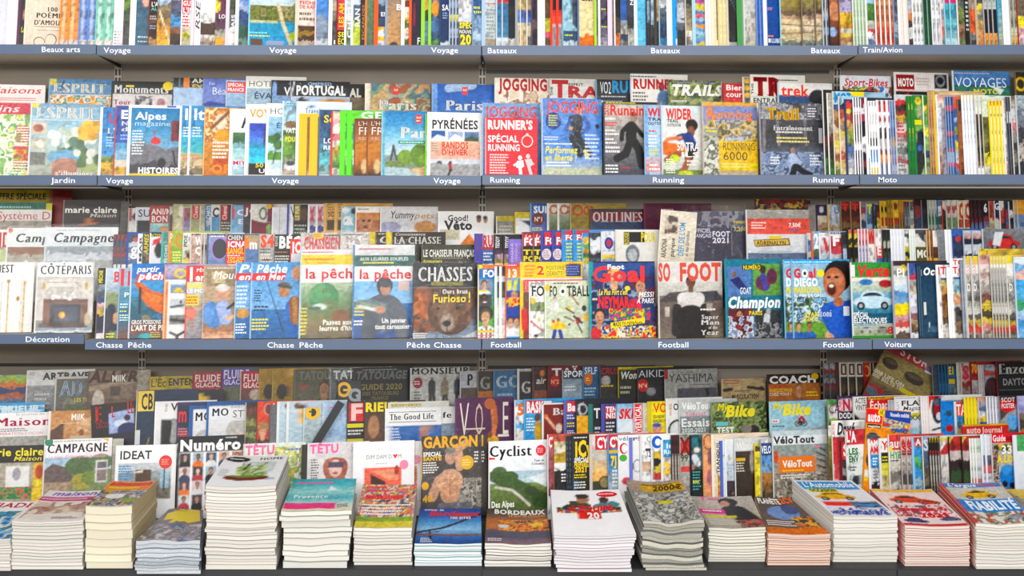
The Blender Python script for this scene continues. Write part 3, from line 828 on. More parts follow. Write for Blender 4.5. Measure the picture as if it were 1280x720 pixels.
r1(467, 'orange spined magazine with icy peaks', 'q -38 33 f0f4f8*2 8aa0b8 3a5070*2;q 33 57 f0c020 e8ecf0 f0c020 dce0e8;n .18 4;T 475 484 20 15 f4f4f8 b "EN"', 'ff6c2a', ew=5)
r1(481, 'dusk coloured travel magazine', 'g 7a7a80 9a8578 c09a72 c89a68;n .06 8;T 494 510 12 5 f8f4f0 b "BA";e 492 56 5 4 4a443c', '9ab0c8', ew=2)
r1(501, 'white edged magazine with vineyard', 'q -38 57 f0e8e0*3 e8c040 7a3a30 f0e4c8 e8c848 5a7a38 e8dcc0 5a6a38;n .15 3', 'fcfcfc', ew=4)
r1(511, 'dark violet magazine with orange spine', 'g 3a2a48 342840 2c2438;n .12 4;l d83848 .6 517 5 517 32;T 521 530 55 47 f0f0f4 b "FR"', 'ff6a20', ew=3)
r1(526, 'lime spined magazine', 'q -38 57 8a9ab8*3 e8a030*2 3a4a38 6a88a8*2 5a7a98;n .2 4', '9ed84e', n=1, ew=4.5)
r1(535, 'lime spined magazine with orange lantern', 'q -38 57 7a98c0*4 6a88b0*2 5a5a48 4a78a8*2 38648c 6aa040;e 544 10 5 10 f0981c;B 540 8 547 16 f0a428;n .15 4', '9ed84e', ew=3.5)
r1(549, 'navy magazine with white clouds', 'g 1c3058 1f3a68 203a64;T 552 565 13 6 f4f6fa b "SAV";L 553 15 560 24 3 9ab0d0;m 57 14 9 d8e0ea;n .2 5', '34507c')
r1(561, 'slim grey-blue mountain magazine', 'q -38 57 6a7a98*4 8a98b0 50607e d0c830 5a6a88 98a8bc 3a4460;n .3 2.5', 'c0ccdc', n=3, dx=4)
r1(573, 'ski magazine with yellow headline', 'q -38 28 98a4b0 eaeaec*3 d4d8dc;q 28 57 5a5e66*3;n .15 5;T 574 591 35 28.5 f4e420 B "SPÉC";T 574 592 41.5 37.5 f4f4f4 b "NOUVEA";T 575 596 55 43.5 f4e420 B "202";n .1 4', '', ew=1)
r1(590, 'blue ski magazine with yellow text', 'q -38 57 3a6aa8*5 2f5c98 88a8cc*2 b8cce0 88a0bc;n .15 4;L 592 7 601 18 2 d8dc38', '7aa4d0')
r1(602, 'pale boat magazine like a newspaper', 'g c8d8e0 ccd6d8 c4ccc4;n .08 5;L 608 10 620 48 8 98a4a8;L 607 3 620 6 1 d86a68;q 48 57 a89880', 'b8d0e8', 'boat', ew=4.5)
r1(620, 'teal boat magazine with red top', 'q -38 4 d8404a*4;q 4 47 3a7aa8*3 4a8ab4*2;q 47 57 d8dce0;n .2 3', 'cde0ea', 'boat', n=2, dx=7)
r1(636, 'night blue boat magazine', 'q -38 57 1a1c28*5 3a2c20 1a2430*3 c8c8c0;n .3 3', '', 'boat')
r1(644, 'beige boat magazine with blue band', 'q -38 13 9a9a90*3 c8b070*2;q 13 29 5878c0;q 29 57 d8c8a4 d4bc90*2;n .15 3;B 650 -38 651 57 e8e4da', 'a8acb0', 'boat', ew=3)  # pale band below the blue: film glare painted into the cover colour
r1(658, 'boat magazine in glossy wrapping', 'q -38 13 b8a070*5;q 13 29 4a6ab8;q 29 57 c8b898 6a6a60;n .2 3', 'e8e4d8', 'boat')
r1(664, 'dark plum boat magazine', 'q -38 57 4a3044*5 3a2a38 6a5a58 3a2830*2;n .4 3', '5a5a80', 'boat')
r1(672, 'white spined boat magazine', 'g eceef6;n .04 4', 'fdfdff', 'boat', n=2, dx=4)
r1(680, 'boat magazine with green-yellow box', 'q -38 22 6a5030*4;q 22 40 c8c41c;q 40 57 e05a78 6a5038;n .25 3', 'f4f4f4', 'boat')
r1(688, 'red spined boat magazine', 'q -38 13 141830*3;q 13 30 d82c20 e84a24;q 30 57 b8b4bc 98a0a8;n .15 3', 'f8502e', 'boat', n=2, dx=7.5, ew=2.5)
r1(703, 'light blue sailing boat magazine', 'g a8d4e2 9ccadc;p 4a5a70 713 -38 726 -38 726 40 716 30;q 39 57 2a5a84*2 c8d8e4;L 706 42 716 46 1 d8d848;n .1 4', '88b8d0', 'boat')
r1(722, 'cream boat magazine with orange foot', 'g ecdcae e8d8a8;m 57 26 8 e07c2c;n .22 4;L 728 -4 742 3 1 5a5a50', '6a80a8', 'boat', ew=2)
r1(743, 'lime and white edged boat magazine', 'q -38 57 5a4a60*3 6a5a70*2 4a4458*2 8a8090;L 751 10 759 13 1 d0d838;L 751 32 759 35 1 d0d838;n .2 3', 'b2dc44', 'boat', ew=3)
r1(748, 'violet boat magazine', 'q -38 57 5a4a60*4 70607a 4c4460 6a6078 a8a0b0;n .25 3;L 752 10 760 13 1 d8d838;L 752 32 760 35 1 d8d838', 'f8f8f8', 'boat', ew=2)
r1(760, 'pink edged boat magazine', 'g 8a7a80 6a5a58;n .3 3', 'f4dcea', 'boat', ew=5)
r1(768, 'dark boat magazine with white edge', 'q -38 57 2a2420*5 5a4838*2 d87838;n .3 3', 'f4f0ea', 'boat', ew=1.6)
r1(776, 'boat magazine with deep blue sail', 'q -38 26 2f62ac*4;q 26 57 9aa4ac b8b4a8 3a5a78 8a8c88;n .25 4', '', 'boat')
r1(785, 'charcoal boat magazine', 'q -38 57 4a4850*5 3c3a40 a8a49a b8b8b4;n .3 4;T 788 796 6 0 f0f0f0 b "ZE"', '', 'boat')
r1(793, 'sky blue boat magazine', 'g 8ad4ee 6cc0e2 78c8e6;n .15 4', 'e4f6fc', 'boat', ew=3.5)
r1(808, 'black spined boat magazine', 'q -38 57 8a4038*3 88a0b8*2 3a3c48*2;n .3 2.5', '1e2028', 'boat', n=1)
r1(813, 'boat magazine with light sail', 'q -38 57 c8503a*3 a8c4d8*3 3a4858 20242c;n .3 2.5', '4a4038', 'boat')
r1(818, 'olive spined boat magazine', 'q -38 57 d0a870*6 2c3440*3;n .2 3', '4c4638', 'boat', ew=3.5)
r1(824, 'boat magazine with foaming sea', 'q -38 26 b8ccd4 dce4e8*2 5a6a74;q 26 57 3a6488 2c4a68 2a88b8;n .35 4', 'a8c0d0', 'boat')
r1(834, 'slim white boat magazine', 'g f3f4f2', 'fcfcfa', 'boat', n=2, dx=3.5, ew=2.8)
r1(841, 'cyan boat magazine', 'q -38 48 1c9ade*9;q 48 57 e8ece8', '28a8ea', 'boat', ew=4)
r1(847, 'grey boat magazine', 'q -38 57 a8a8b0*2 888890*2 c8ccd4*2 70747c 3a3c44*2;n .35 3', '', 'boat')
r1(857, 'boat magazine with carved wood', 'q -38 38 6a6858*2 4c4c40 8a7c60 a89474;q 38 57 e0dcc8 98908c;n .4 3', 'd0ccc0', 'boat')
r1(866, 'blue magazine with bright striped headlines', 'g 6a9cd4 5a8cc8;q 0 57 d860a8 d8d048 d8d048 5a8cc8 e06a78 98c0e0 5a8cc8 f0a020 7ab4e0 a0c8ee 78b8a8 6a90d0 d8c848;n .12 4', 'b8dcf0', 'boat', ew=4)
r1(882, 'white spined sailing magazine', 'g f2ece2', 'e8eaf0', 'boat', n=2, dx=4)
r1(890, 'cream sailing magazine', 'g efe0c2 ecdcba;n .06 4;B 896.6 -38 898 50 6a5a4a', 'f6ead2', 'boat', ew=3)
r1(899, 'second stack of cream sailing magazines', 'g ece0b8 eadcb4;n .08 3', 'e6dc98', 'boat', n=2, dx=5)
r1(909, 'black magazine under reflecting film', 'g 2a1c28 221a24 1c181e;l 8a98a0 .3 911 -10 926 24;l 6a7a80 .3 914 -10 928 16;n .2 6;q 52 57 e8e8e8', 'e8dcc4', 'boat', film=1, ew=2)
r1(922, 'green spined boat magazine', 'g c8ccc4 cfd0ca;n .1 5', '58a05e', 'boat', ew=7)
r1(930.5, 'misty white boat magazine', 'g e2e4e2 c8ccca d6d0c8 c0b8ac;n .12 8;q 50 57 b8b8a8', 'dfe6df', 'boat')
r1(946, 'blue spined boat magazine', 'g 4a72ba 4068b0;n .1 2.5', '7a9cd8', 'boat', n=2, dx=4.5)
r1(955, 'deep blue regional magazine', 'g 1a5cae 1c56a4 1a4a90;n .12 6;L 961 9 969 13 2 e8a0a0;L 961 43 968 47 1 e88a8a;T 965 980 53 48 e8eef4 b "LUBÉR";B 961 48 964 53 f0f0f0', 'f4f6f8', 'boat', ew=4.5)
for x, nm, wv in ((976, 'leftmost', 0), (1003, 'middle', 1), (1020, 'right-hand', 2)):
    r1(x, f'{nm} stone village magazine', 'q -38 8 a8c0a8*2 a89a58 9a8a50;q 8 24 8a7a50 7a6450 b89a80;q 24 57 d8c4a0 e0d0b0 c8b48c d0c0a0 7a8478;n .4 5;l 8a6a58 .8 976 30 1050 34;l 8a7a60 .7 976 42 1050 38', 'a8d8dc' if not wv else '8a7a6a', 'boat')
r1(1029, 'slim grey harbour magazine', 'q -38 57 7a7478*3 6a6a78 a8a8b0 5a6478 8a98b0 50545c;n .3 2.5', 'c8ccd4', 'boat', n=2, dx=4)
r1(1037, 'magazine with weathered sailor face', 'g 5a3c2a a86c4a 8a5238 4a2e24;e 1046 14 9 12 c88c68;e 1042 40 5 6 9ab4d8;n .25 5', '20242c', 'boat', ew=1.6)
r1(1050, 'magazine with lavender shirt and yellow sail', 'q -38 16 6a5a4a b4a8cc*3 bcb2d2;q 16 35 e8b818 ecc420 d8a028;q 35 57 d8d0c0 e0c040 b88a50 d8b8a0;n .22 4', '8a6a5a', 'boat')
for i in range(1): r1(1067, 'pale green railway magazine', 'g a8c0a0 9cb494;n .08 3', 'eef2ea', 'train', n=4, dx=4)
r1(1083, 'railway magazine with green valley', 'q -38 4 a0ccee*3;q 4 26 5c9440 4c7c34;q 26 57 b8c0b0 c84840 e8e4ea 7a88b8;n .3 4', 'f0f0f0', 'train', ew=2)
r1(1095, 'rust orange railway magazine', 'q -38 57 c88858*4 d87848*2 d8503c*2;n .2 2.5', 'fbf4ee', 'train', n=4, dx=6, ew=1.8)
r1(1118, 'slate blue aviation magazine', 'q -38 57 5a6a8a*4 6a7a98 98a8b8 5a6a78;n .2 3', '98a0b8', 'train')
r1(1124, 'cream railway magazine', 'g f0e2d8 f2e4dc;n .06 3', 'fbf6f0', 'train', n=2, dx=7, ew=3)
r1(1137, 'railway magazine with grey locomotive', 'q -38 57 b8bcc8*5 d88a48 4a4048 d8dce0 5a4850;n .2 3', '', 'train')
r1(1142, 'slim white railway magazine', 'q -38 57 e8e8e4*3 b8b8b0 d8d8d8 c8c8c8 e0e4e8;n .25 2.5', 'fbfbfb', 'train', n=3, dx=4.5)
r1(1155, 'dark green railway magazine', 'g 2a4a38 24503a;n .18 3', '8aa898', 'train', n=2, dx=5.5)
r1(1166, 'white striped aviation magazine', 'q -38 57 e8e8ec c8d0d4 e4e4e8 c0c8d0 e8e8ea c4ccd0 e8e8ec e0dce0;n .06 2.5', 'f8f8fa', 'train', n=2, dx=5)
r1(1177, 'pink grey aviation magazine', 'q -38 57 e8dcd8*4 8a98b0 c8a8a8 d87870 8a9aa0;n .2 3', 'f4e4e0', 'train')
r1(1182, 'cyan aviation magazine with magenta top', 'q -38 4 d81c78*4;q 4 57 48b8cc 3a98b4 68c0cc 58a8bc 88b8c8 b8dce4;n .3 3', 'a8dce4', 'train', n=2, dx=7)
r1(1198, 'olive grey aviation magazine', 'q -38 57 6a7068*5 8a9858 7a8848 b08868 8a6a50 7a8858;n .3 4', 'f0e8e4', 'train', ew=1.6)
r1(1208, 'black and white speckled magazine', 'g 2c3238;n .7 2;L 1209 -38 1213 40 14 c8d0d4', '1e2226', 'train')
r1(1213, 'magazine with solid orange block', 'q -38 11 b8a898*5;q 11 41 ea641a;q 41 57 8a9090 5a5c60;n .12 3', '8a7868', 'train')
r1(1221, 'magazine with yellow graphic pattern', 'q -38 57 d8c868*3 5a5a58 e8d040 98988c e8b868 e0a060 d89050;n .35 2.5', 'c8b8a0', 'train', n=1, ew=2.5)
r1(1231, 'dark magazine with orange flames', 'q -38 12 c8ccc8*5;q 12 42 2a2428 30282c 2c2428;q 42 57 f0981c f4a428;n .3 3', 'b8b8b8', 'train', n=3, dx=5.5)
r1(1248, 'teal aviation magazine', 'g 4aa0bc 6aa8b8 b8b8a0;n .15 4', '3a88b0', 'train')
r1(1255, 'white thick spined magazine', 'g f0eef2;n .04 3', 'fbfafc', 'train', n=2, dx=4.5, ew=4)
r1(1264, 'olive grey slim magazine', 'q -38 57 a8a490*5 8a8a80 c8c8a8 d8a830;n .25 2.5', 'c0c0b4', 'train', n=2, dx=4.5)
r1(1273, 'magazine with yellow badge and pink foot', 'q -38 20 7a6a58*4;q 20 34 e8dc20;q 34 57 d8a8b0 e8c8cc;n .2 3', 'a83838', 'train')
r1(1284, 'last dark magazine at the edge', 'g 4a4448;n .2 4', 'c8c8c8', 'train')
# ------------------------------------------------------------------ second shelf
def rr_(row, bounds):
    def f(tr, x0, yt, w, kind, desc, art, edge='', **k):
        bay = 'A' if x0 < bounds[0] else 'B' if x0 < bounds[1] else 'C' if x0 < bounds[2] else 'D'
        mag(row + tr + bay, x0, yt, w, kind, desc, art, edge, **k)
    return f
r2 = rr_('2', (118, 601, 1040))
# back row
r2('b', -28, 105, 76, 'garden', 'white garden magazine with red script title', 'g f4efec f0e6e2;n .05 8;T -22 43 116 108 d8404c i "Maisons";L -20 121 44 126 2 d88a8c', 'f8f8f6')
r2('b', 57, 98, 79, 'garden', 'sky blue garden magazine with yellow corner', 'g 5a88b0 88b0cc a8c0d0;r 57 98 66 106 e8d020;N 57 119 136 140 7 f0b83c d88a38 e8e4d8 7a8a50 b8ccd8;n .15 6;T 62 126 115.5 104 f2ead8 s "ESPRIT";l 20262c .8 75 101 72 110;l 202830 .8 122 103 118 112;B 64 117.5 134 118.5 d8e0e4', '8ab0c8')
r2('b', 136, 101, 77, 'travel', 'black magazine with white serif title and yellow dot', 'g 17171a;r 138 117 209 222 dcd6d4;N 165 119 185 135 4 4a4a50 8a8488 dcd6d4;e 196 128 5 6 b88a90;n .06 6;T 139 205 116 106 f4f2ee s "Monuments";O 204 106.5 6.5 5.5 f0d820;B 153 106 163 108.5 e0c820;T 139 160 130.5 124.5 c04a6c s "Tour"', '222226')
r2('b', 213, 97, 72, 'travel', 'black topped magazine with orange stripe', 'G 90 110 18181a;G 110 225 a8c4e4 dce8f4 88a8c8;B 226 97 233 110 e08a28;B 220 97 222 110 6a7a88;T 236 262 103 98 e8e4d4 b "AMIS";T 236 262 110 105 c8b048 b "EVAS";n .1 7', '3a4a68', film=.5)
r2('b', 251, 98, 72, 'travel', 'violet blue magazine with pale title', 'g 6a7cc0 8090c8 98a4cc 5a6aa0;m 131 6 14 3a52a0;n .08 8;T 262 290 118 109 e8ecf6 l "Béarn";T 258 266 106 102 c8d0ec l "le"', '8a98c8')
r2('b', 280, 100, 72, 'travel', 'magazine with red box on blue sky', 'g a8c4dc 98b8d4 8ab0d0;B 281 102 304.5 116 e05a5c;T 282 302 108 104 fbf4f2 b "SPÉCIAL";T 282 302 114 110 fbf4f2 b "FRANCE";n .06 8', 'c8d4e0')
r2('b', 305, 95, 74, 'travel', 'white hotel magazine with dark thin title', 'G 90 111 eceae4;G 111 225 a4bccc b4c8d4 c8d4d8;n .05 8;T 308 350 108 101 3a3c40 l "HOTELS";T 315 360 123 116 3a5a78 b "ÉVADER"', 'f4f4f2')
r2('b', 337, 100, 74, 'travel', 'black travel magazine beside the white hotel one', 'G 90 120 1c1c1f;G 120 225 88a4c8 a8bcd0 6a6a70;n .08 6;e 341 112 3 10 8ab0e0;T 353 405 119 109 f0f0ee b "VOYAGES"', '30343c')
r2('b', 360.5, 101, 74, 'travel', 'black magazine with large white capitals', 'G 90 122 1a1a1d;G 122 225 b8c8dc 9ab0c8 5a5a60;N 396 123 434 140 5 d89030 a86a30 e0b060 b8c8dc;p 2a2622 366 128 376 120 386 132;n .1 6;T 368 429 118 107 f4f4f2 B "PORTUGAL";T 382 412 106 102.5 a8c4e0 b "OMPRED";B 368 120 428 120.6 c8c8c8;l e8e8e8 .8 366 102 362 120', '8a929a', film=.4)
r2('b', 379, 104, 74, 'travel', 'second black capital letter magazine behind', 'G 95 122 18181a;G 122 225 7a6a50 5a4a38;n .1 6;T 386 449 120 110 d8d4c8 B "PORTUGAL"', '2a2a2c', dn=.015, t=.0015)
r2('b', 455, 104, 82, 'travel', 'guide with swirling painted cover and serif title', 'g c8b490;N 462 100 540 225 14 8a6a4a b89468 5a7a88 7a9a7a c8a878 98b0a8 a8643c;n .15 6;r 455 100 461 225 e8e0d0;T 472 520 137 124.5 fbf6ee s "Paris";B 490 108 497 118 d84a40;T 491 496 113 110 f4e8e4 b "ici"', 'f0e8dc')
r2('b', 539, 104.5, 82, 'travel', 'deep blue guide with white serif title', 'g 2a5fae 3a74c0 6a9ad0 98bce0;n .22 14;l a8c0e0 5 560 110 590 106;r 539 100 546 225 7aa4dc;T 556 604 137.5 125 f8f6f2 s "Paris";B 577 108 584 118 d85048;T 578 583 113 110 f4e8e4 b "ici"', '8ab0e0')
r2('b', 618, 97, 70, 'running', 'white running magazine with tall red capitals', 'g ece6dc e4d4c0;N 625 113 688 130 9 e8d8c4 f4ece0 a88468 d8c0a8;n .06 6;T 624 685 112.5 98.5 b8242c B "JOGGING"', 'e8e4dc')
r2('b', 687, 98, 62, 'running', 'pale running magazine with thick red letters', 'g dcdad4 d4d2cc;n .08 5;T 690 711 121 101 b8282e B "T";T 709 776 121 108 b8282e B "RAIL";T 711 730 107 103.5 2a2a2c b "ESPRIT";V 688 691.5 120 108 2a2a2a b "THE"', 'd0cec8')
r2('b', 745, 99, 74, 'running', 'charcoal running magazine with blue letters', 'g 26282c 383a3e 4a4c50;n .12 6;T 751 765 117 102 f0f2f4 l "VO2";T 765.5 800 115 101 3a94c8 B "RUN";L 752 119 786 122 1 c8ccd0;L 752 125 780 129 1 d8dce0', '7aa8c0')
r2('b', 789, 92, 74, 'running', 'white running magazine with runner in blue', 'g ece8e2 f2eee8;n .05 7;T 792 848 110.5 99 c02430 B "RUNNER";L 790 94 830 97 1 4a6a88;L 792 114 812 127 3 7a7670;e 829 108 4 6 4a3024;e 832 124 9 12 5a7aa0', 'd8dce0')
r2('b', 836, 100, 70, 'running', 'forest running magazine with white slanted capitals', 'g 6a7a40 5a6a3c 88a05a 4a5a3a;N 836 100 905 130 8 8a9a48 4a5a34 a8b460 6a7a44 344428;n .2 6;T 839 906 118.5 106 f6f4ec Bi "TRAILS";L 845 101 902 104 1 8a8ac8;L 840 124 868 129 1 dcdcd0', '5a6a48', film=.4)
r2('b', 905, 104, 72, 'running', 'red running magazine with white headline', 'g c8343c d04a44 c8a088;n .08 6;T 909 932 112.5 106 f8eeea b "Bien";T 909 937 121 114.5 f8eeea b "courir"', 'b02c34')
r2('b', 930, 96, 72, 'running', 'grey running magazine with yellow dots', 'g d8d4c8;r 932 97 940 225 50545c;e 936 101 3.4 3.4 e8b82c;e 936 110 3.4 3.4 e8b82c;e 936 119 3.4 3.4 e8b82c', 'e8e4da')
r2('b', 940, 93, 72, 'running', 'white trail magazine with giant red initials', 'g e8e6de e2ded6;n .05 7;T 944 980 119 97.5 b8222c Bs "TR";L 975 98 1008 101 1 5a5a58;T 943 982 128.5 122.5 2a3a3c b "ENTRAÎN";V 941 944 118 104 2a2a2c b "THE";B 940 120 1010 121 b8d8cc', 'f0ede6')
r2('b', 974, 103, 72, 'running', 'trek magazine with orange-red lowercase title', 'G 95 120 e6e6e2;G 120 225 3a6aa0 2a5a90 7a9ab8;n .08 7;m 123 5 16 3a5a86;T 979 1014 120 106 e8482c b "trek";e 1027 122 12 11 2c2e34', 'b8c8d4')
r2('b', 1053, 94, 68, 'motorbike', 'motorbike magazine with outlined red italics', 'g e4e8ee c8d4e0;N 1056 108 1121 128 7 4a78b8 dce4ec 6a8a4a e0c040 30486c c04a40;n .15 5;T 1058 1116 107 98 d04048 bi "Sport-Bikes"', 'dfe3ea')
r2('b', 1121, 90, 73, 'motorbike', 'white motorbike magazine with boxed title and helmet', 'G 80 115 e6e0de;G 115 225 1c1a1c 5a5048;r 1175 92 1192 110 181618;e 1183 100 6.5 8 8a8c90;e 1183 100 4.5 4.5 1c1e22;p d03038 1124 122 1140 116 1138 130;n .08 6;B 1124 93 1148 111.5 9a2024;T 1126 1147 107.5 98 f4efec B "MOTO";T 1126 1147 114.8 112 d03038 b "MAGAZINE";L 1151 96 1172 107 3 c8b0ac;B 1121 112.5 1194 113.4 d8d0cc', 'e8e4e2')
r2('b', 1194.5, 88, 78, 'motorbike', 'blue travel motorbike magazine above green hills', 'G 80 108 6a9acc 4a7cb8;G 108 225 2a5a54 3a7a58 2c5a48;m 113 13 26 3f7a66;p dce8ec 1246 106 1258 118 1264 111;n .15 8;T 1198 1268 108.5 96.5 eef4f6 l "VOYAGES";T 1222 1257 116.5 111 ecdc38 b "MOTO";T 1216 1219 116 113 d8e4e8 l "À";L 1197 90 1266 92.5 1 c8b8c8;B 1215 118.5 1250 119.2 a8c0b0', 'e4ecee')
r2('b', 1273, 90, 70, 'motorbike', 'dark magazine with yellow ring', 'g 3a3428 5a5038;e 1281 105 8 9 d8b838;e 1281 105 5 6 3a3428;n .1 5', '7a7058')
# front row
r2('f', -52, 127, 85, 'garden', 'wrapped garden magazine with red header', 'g c8d8b0 a8c888 88b870 a8c090;r -52 127 34 142 d03848;N -52 142 34 222 9 e8d858 d8e4c0 6aa858 e8f0e0 f0e8c0 88b868;r 10 182 33 198 d84040;N 10 186 33 212 4 e84838 e8c840 48a050 d83c3c;n .12 6;T -48 14 139 130 f4e4e4 i "Jardins";L 12 155 32 178 7 c8505c;L 3 200 31 217 5 e8f0e4', 'e8f0e8', film=1.2)
r2('f', 34, 129, 88, 'garden', 'wrapped garden magazine with daffodils in a blue pot', 'g 8cb4cc a8c8d4 b8c8c0 a8a898;G 129 150 7aa4c0 a8c8d8;b 26 58 160 112 180 5 e8ece0 f4f4ec c8d4c0;b 16 96 152 120 172 6 ecb83c f0c858 e0a830;b 30 58 176 108 200 5 5c7a60 6a8a74 4a6a58 88a488;e 76 196 20 9 78acc8;r 62 203 92 222 b88468;e 78 206 16 9 b4826a;b 10 84 190 122 216 6 5a7a48 a8b478 e4e4d8;r 36 152 54 168 d8c8b8;r 36 172 54 188 c8c4b4;r 36 190 54 206 7a7a74;e 47 180 5 5 e8e4d0;e 44 160 6 5 b07058;n .14 6;p f0dc30 34 129 46 129 38 136;T 40 112 147.5 133 f6f4ea s "ESPRIT";B 38 149 120 150 d8e4e8;T 66 112 218.5 213 f4f4f0 s "s\'illuminer"', 'dfe8ea', film=1.2, full=True)
r2('f', 122, 134, 68, 'travel', 'travel magazine with red initial on blue', 'g 2a86cc 3f9ad8 58a8dc;q 196 219 8a9a48 e0b838 c89838;n .12 5;O 137 150 7 5 2a86cc;T 132 160 154 142 d83c44 b "ULM";T 131 158 167 160 e8f0f8 s "L\'été";L 130 170 140 184 4 a8d0f0;L 130 171 139 173 1 e8d840', 'f4f4f8', ew=3)
r2('f', 141, 132, 68, 'travel', 'travel magazine in violet blue with white initial', 'q 132 178 3058b0 3a62bc;q 178 219 5aa8d4 8ab8d0 d8d0c0 d8a838;n .12 5;T 147 176 148 138 f0f2fa B "EST";T 148 170 157 151 e8ecf8 s "Nos";T 148 166 164 158.5 e8ecf8 s "de";L 148 167 158 176 2 98b8f0', 'c04a40', ew=1.4)
r2('f', 157.5, 131, 64, 'travel', 'mountain magazine with white border and cable car', 'g 1f7cb0 4a98c4 88b4cc 98a0a8;m 205 38 22 7a7a80;m 214 22 12 4c4a54;e 191 176 6 4.5 d84848;l c04048 .8 189 163 190 172;r 209 150 220 176 8a3c40;e 218 160 3 9 5a3a38;e 199 203 5 6 302c30;l 28242a 1 212 188 215 205;r 157 217 222 222 e8c828;n .12 6;B 157.5 131 222 134.5 f2f2f4;B 157.5 131 161 219 f4f4f6;B 219.8 131 222 219 f0f0f2;T 166 203 149 140 fbfcfc b "Alpes";T 165 208 157 151 d4e8f2 l "magazine";L 163 162 178 194 9 e4ecf2;T 171 219 216.5 209.5 fbfbf8 B "HISTOIRES";B 168 217 219 219 e8d028;B 203 131.5 214 133.5 3a4ab0', 'f4f4f6', full=True)
r2('f', 222, 132, 68, 'travel', 'turquoise coast magazine with white initial', 'q 132 172 1c90cc 2898d4 48a8d8;q 172 219 1fb0cc 3ab8c4 c8b078 d8c098 8a7a58;n .1 5;T 227 256 149.5 136 f4fafc b "Ital";L 227 158 240 172 4 d8eef8;L 227 197 234 200 1 d84888', 'f4ecee', n=2, dx=11.5, ew=2.2)
r2('f', 253, 134, 68, 'travel', 'magazine of orange crafted ornaments', 'g d8a868 d09448 c88838 c07a30;N 253 134 322 180 8 e0b478 d89a58 b8783c f0d8a8 c88848;e 273 152 7 10 e8d8c0;l 8a5a38 2 262 160 282 140;e 276 170 9 9 e8a030;n .2 4;L 264 176 284 199 5 f8f0e4;T 263 305 216 206 f0941c B "OFFR";e 274 204 9 9 c05a28', 'e8b878')
r2('f', 285, 136, 68, 'travel', 'white magazine with green bay photograph', 'g f4f4f2;q 165 200 4a7a48 3a6a4c 88b0b4 a8d0d4 b8d4d0;q 200 219 d0e0e0 a8c4cc;n .08 5;T 297 330 160 147 2a2a2e i "Ria";T 290 320 206 201 d84880 b "MIYAN"', 'fbfbfb', ew=3.5)
r2('f', 305, 130, 68, 'travel', 'white magazine with gold title over blue lagoon', 'g f6f6f4;q 154 186 3a52b8 4a6ac8 5a8ad8 3a98c0;q 186 204 38b4d8 48c8dc;q 204 219 26241f*2;r 305 130 309.5 222 f4f4f4;l 4a3828 1 330 160 328 182;n .08 5;T 310 362 146.5 136.5 e8a83c b "VOYAGES";T 318 345 209 204 e8d030 b "50 VIL";T 322 345 216 211 f0f0f0 b "UNE"', 'fbfbfb', ew=3)
r2('f', 331, 129, 68, 'travel', 'white hotel magazine with palm trees', 'g f4f4f4;q 145 172 a8cce0 98c0d8 88b4cc;q 172 200 d8e8e8 b8d8dc 5c9a3c;q 200 219 c8dce0 e4e8ec;b 8 334 170 350 184 4 3c6a38 4a7a3c;l 5a4a38 .8 344 184 340 205;n .1 5;T 335 372 142.5 135 34363a l "HOTEL";T 343 372 160 154 2a6a90 b "ÉVAD"', 'fbfbfb', ew=2.5)
r2('f', 351, 126, 68, 'travel', 'magazine with camper van under green hillside', 'q 126 162 a8d0e4 b0d4e4 c0dce4;q 162 196 6a7a44 88b838 7cac34 6a9a38;q 196 219 98a878 6a6a68 b8a890;e 362 156 8 5 8a6a48;e 363 207 9 6 e8e8ea;e 362 204 6 3 4a5460;n .14 5;L 356 128 371 134 2 6aa0b8;T 355 376 166 160 f4f4ec b "VATSHI";T 355 378 177 171 f0e428 b "POUVEZ"', 'dce8ec')
r2('f', 368.5, 126.5, 68, 'travel', 'pale magazine with small blue title', 'g e4eef4 dce8f0;n .05 6;T 379 398 141 135 7a9ab8 s "Travel";e 387 133 2 2 3a88b0', 'dfe9f0')
r2('f', 372.5, 142, 68, 'travel', 'magazine with broad yellow frame', 'g f8c808;r 382 146 386 222 9a7048;r 386 146 436 222 8a6040;p e8c8b0 383 222 389 190 420 222;n .08 6', 'f8c60a', n=2, dx=13.5, ew=9.5)
r2('f', 397.5, 137, 66, 'travel', 'sea blue magazine with yellow initials', 'q 137 180 2f5a88 34628f 3a7098;q 180 219 4a90a8 58b4c0 68c4cc 88b0b0;n .12 5;T 403 430 153 144 f0d430 b "SoFr";T 403 425 179 173 f4f6f6 b "LO A";T 403 420 187 182 f4f6f6 b "REA"', '4a7aa0')
r2('f', 412.5, 139, 66, 'travel', 'flowery magazine with red spine', 'q 139 219 f0d8c0 e8b0b8 f4f0e0 d87888 e8e4d4 c8a840 98b858 5a8a48 e0d8c8;n .2 3', 'dc4440', ew=1.8)
r2('f', 424, 138, 68, 'travel', 'lime green framed magazine', 'g 68dc20;q 154 219 30589a 4a7ab0 5a7a58 e4eee8 88a878;r 424 138 432 222 68dc20;n .08 5;T 440 488 148 139.5 f6fdf0 b "GEO"', '68e018', n=2, dx=8.6, ew=5.5)
r2('f', 442, 148, 66, 'travel', 'brown magazine with golden glow', 'g 6a3c22 a06030 cc8838 b87430 4a2c1c;e 455 208 4 9 d8b888;n .14 5;T 446.5 470 157 151.5 e8ddd0 l "L\'HÔT";T 446.5 480 168.5 159 f6efe6 l "FRISS";T 446.5 466 175 171 d8c4b0 l "ABON"', '8a5430', n=2, dx=16)
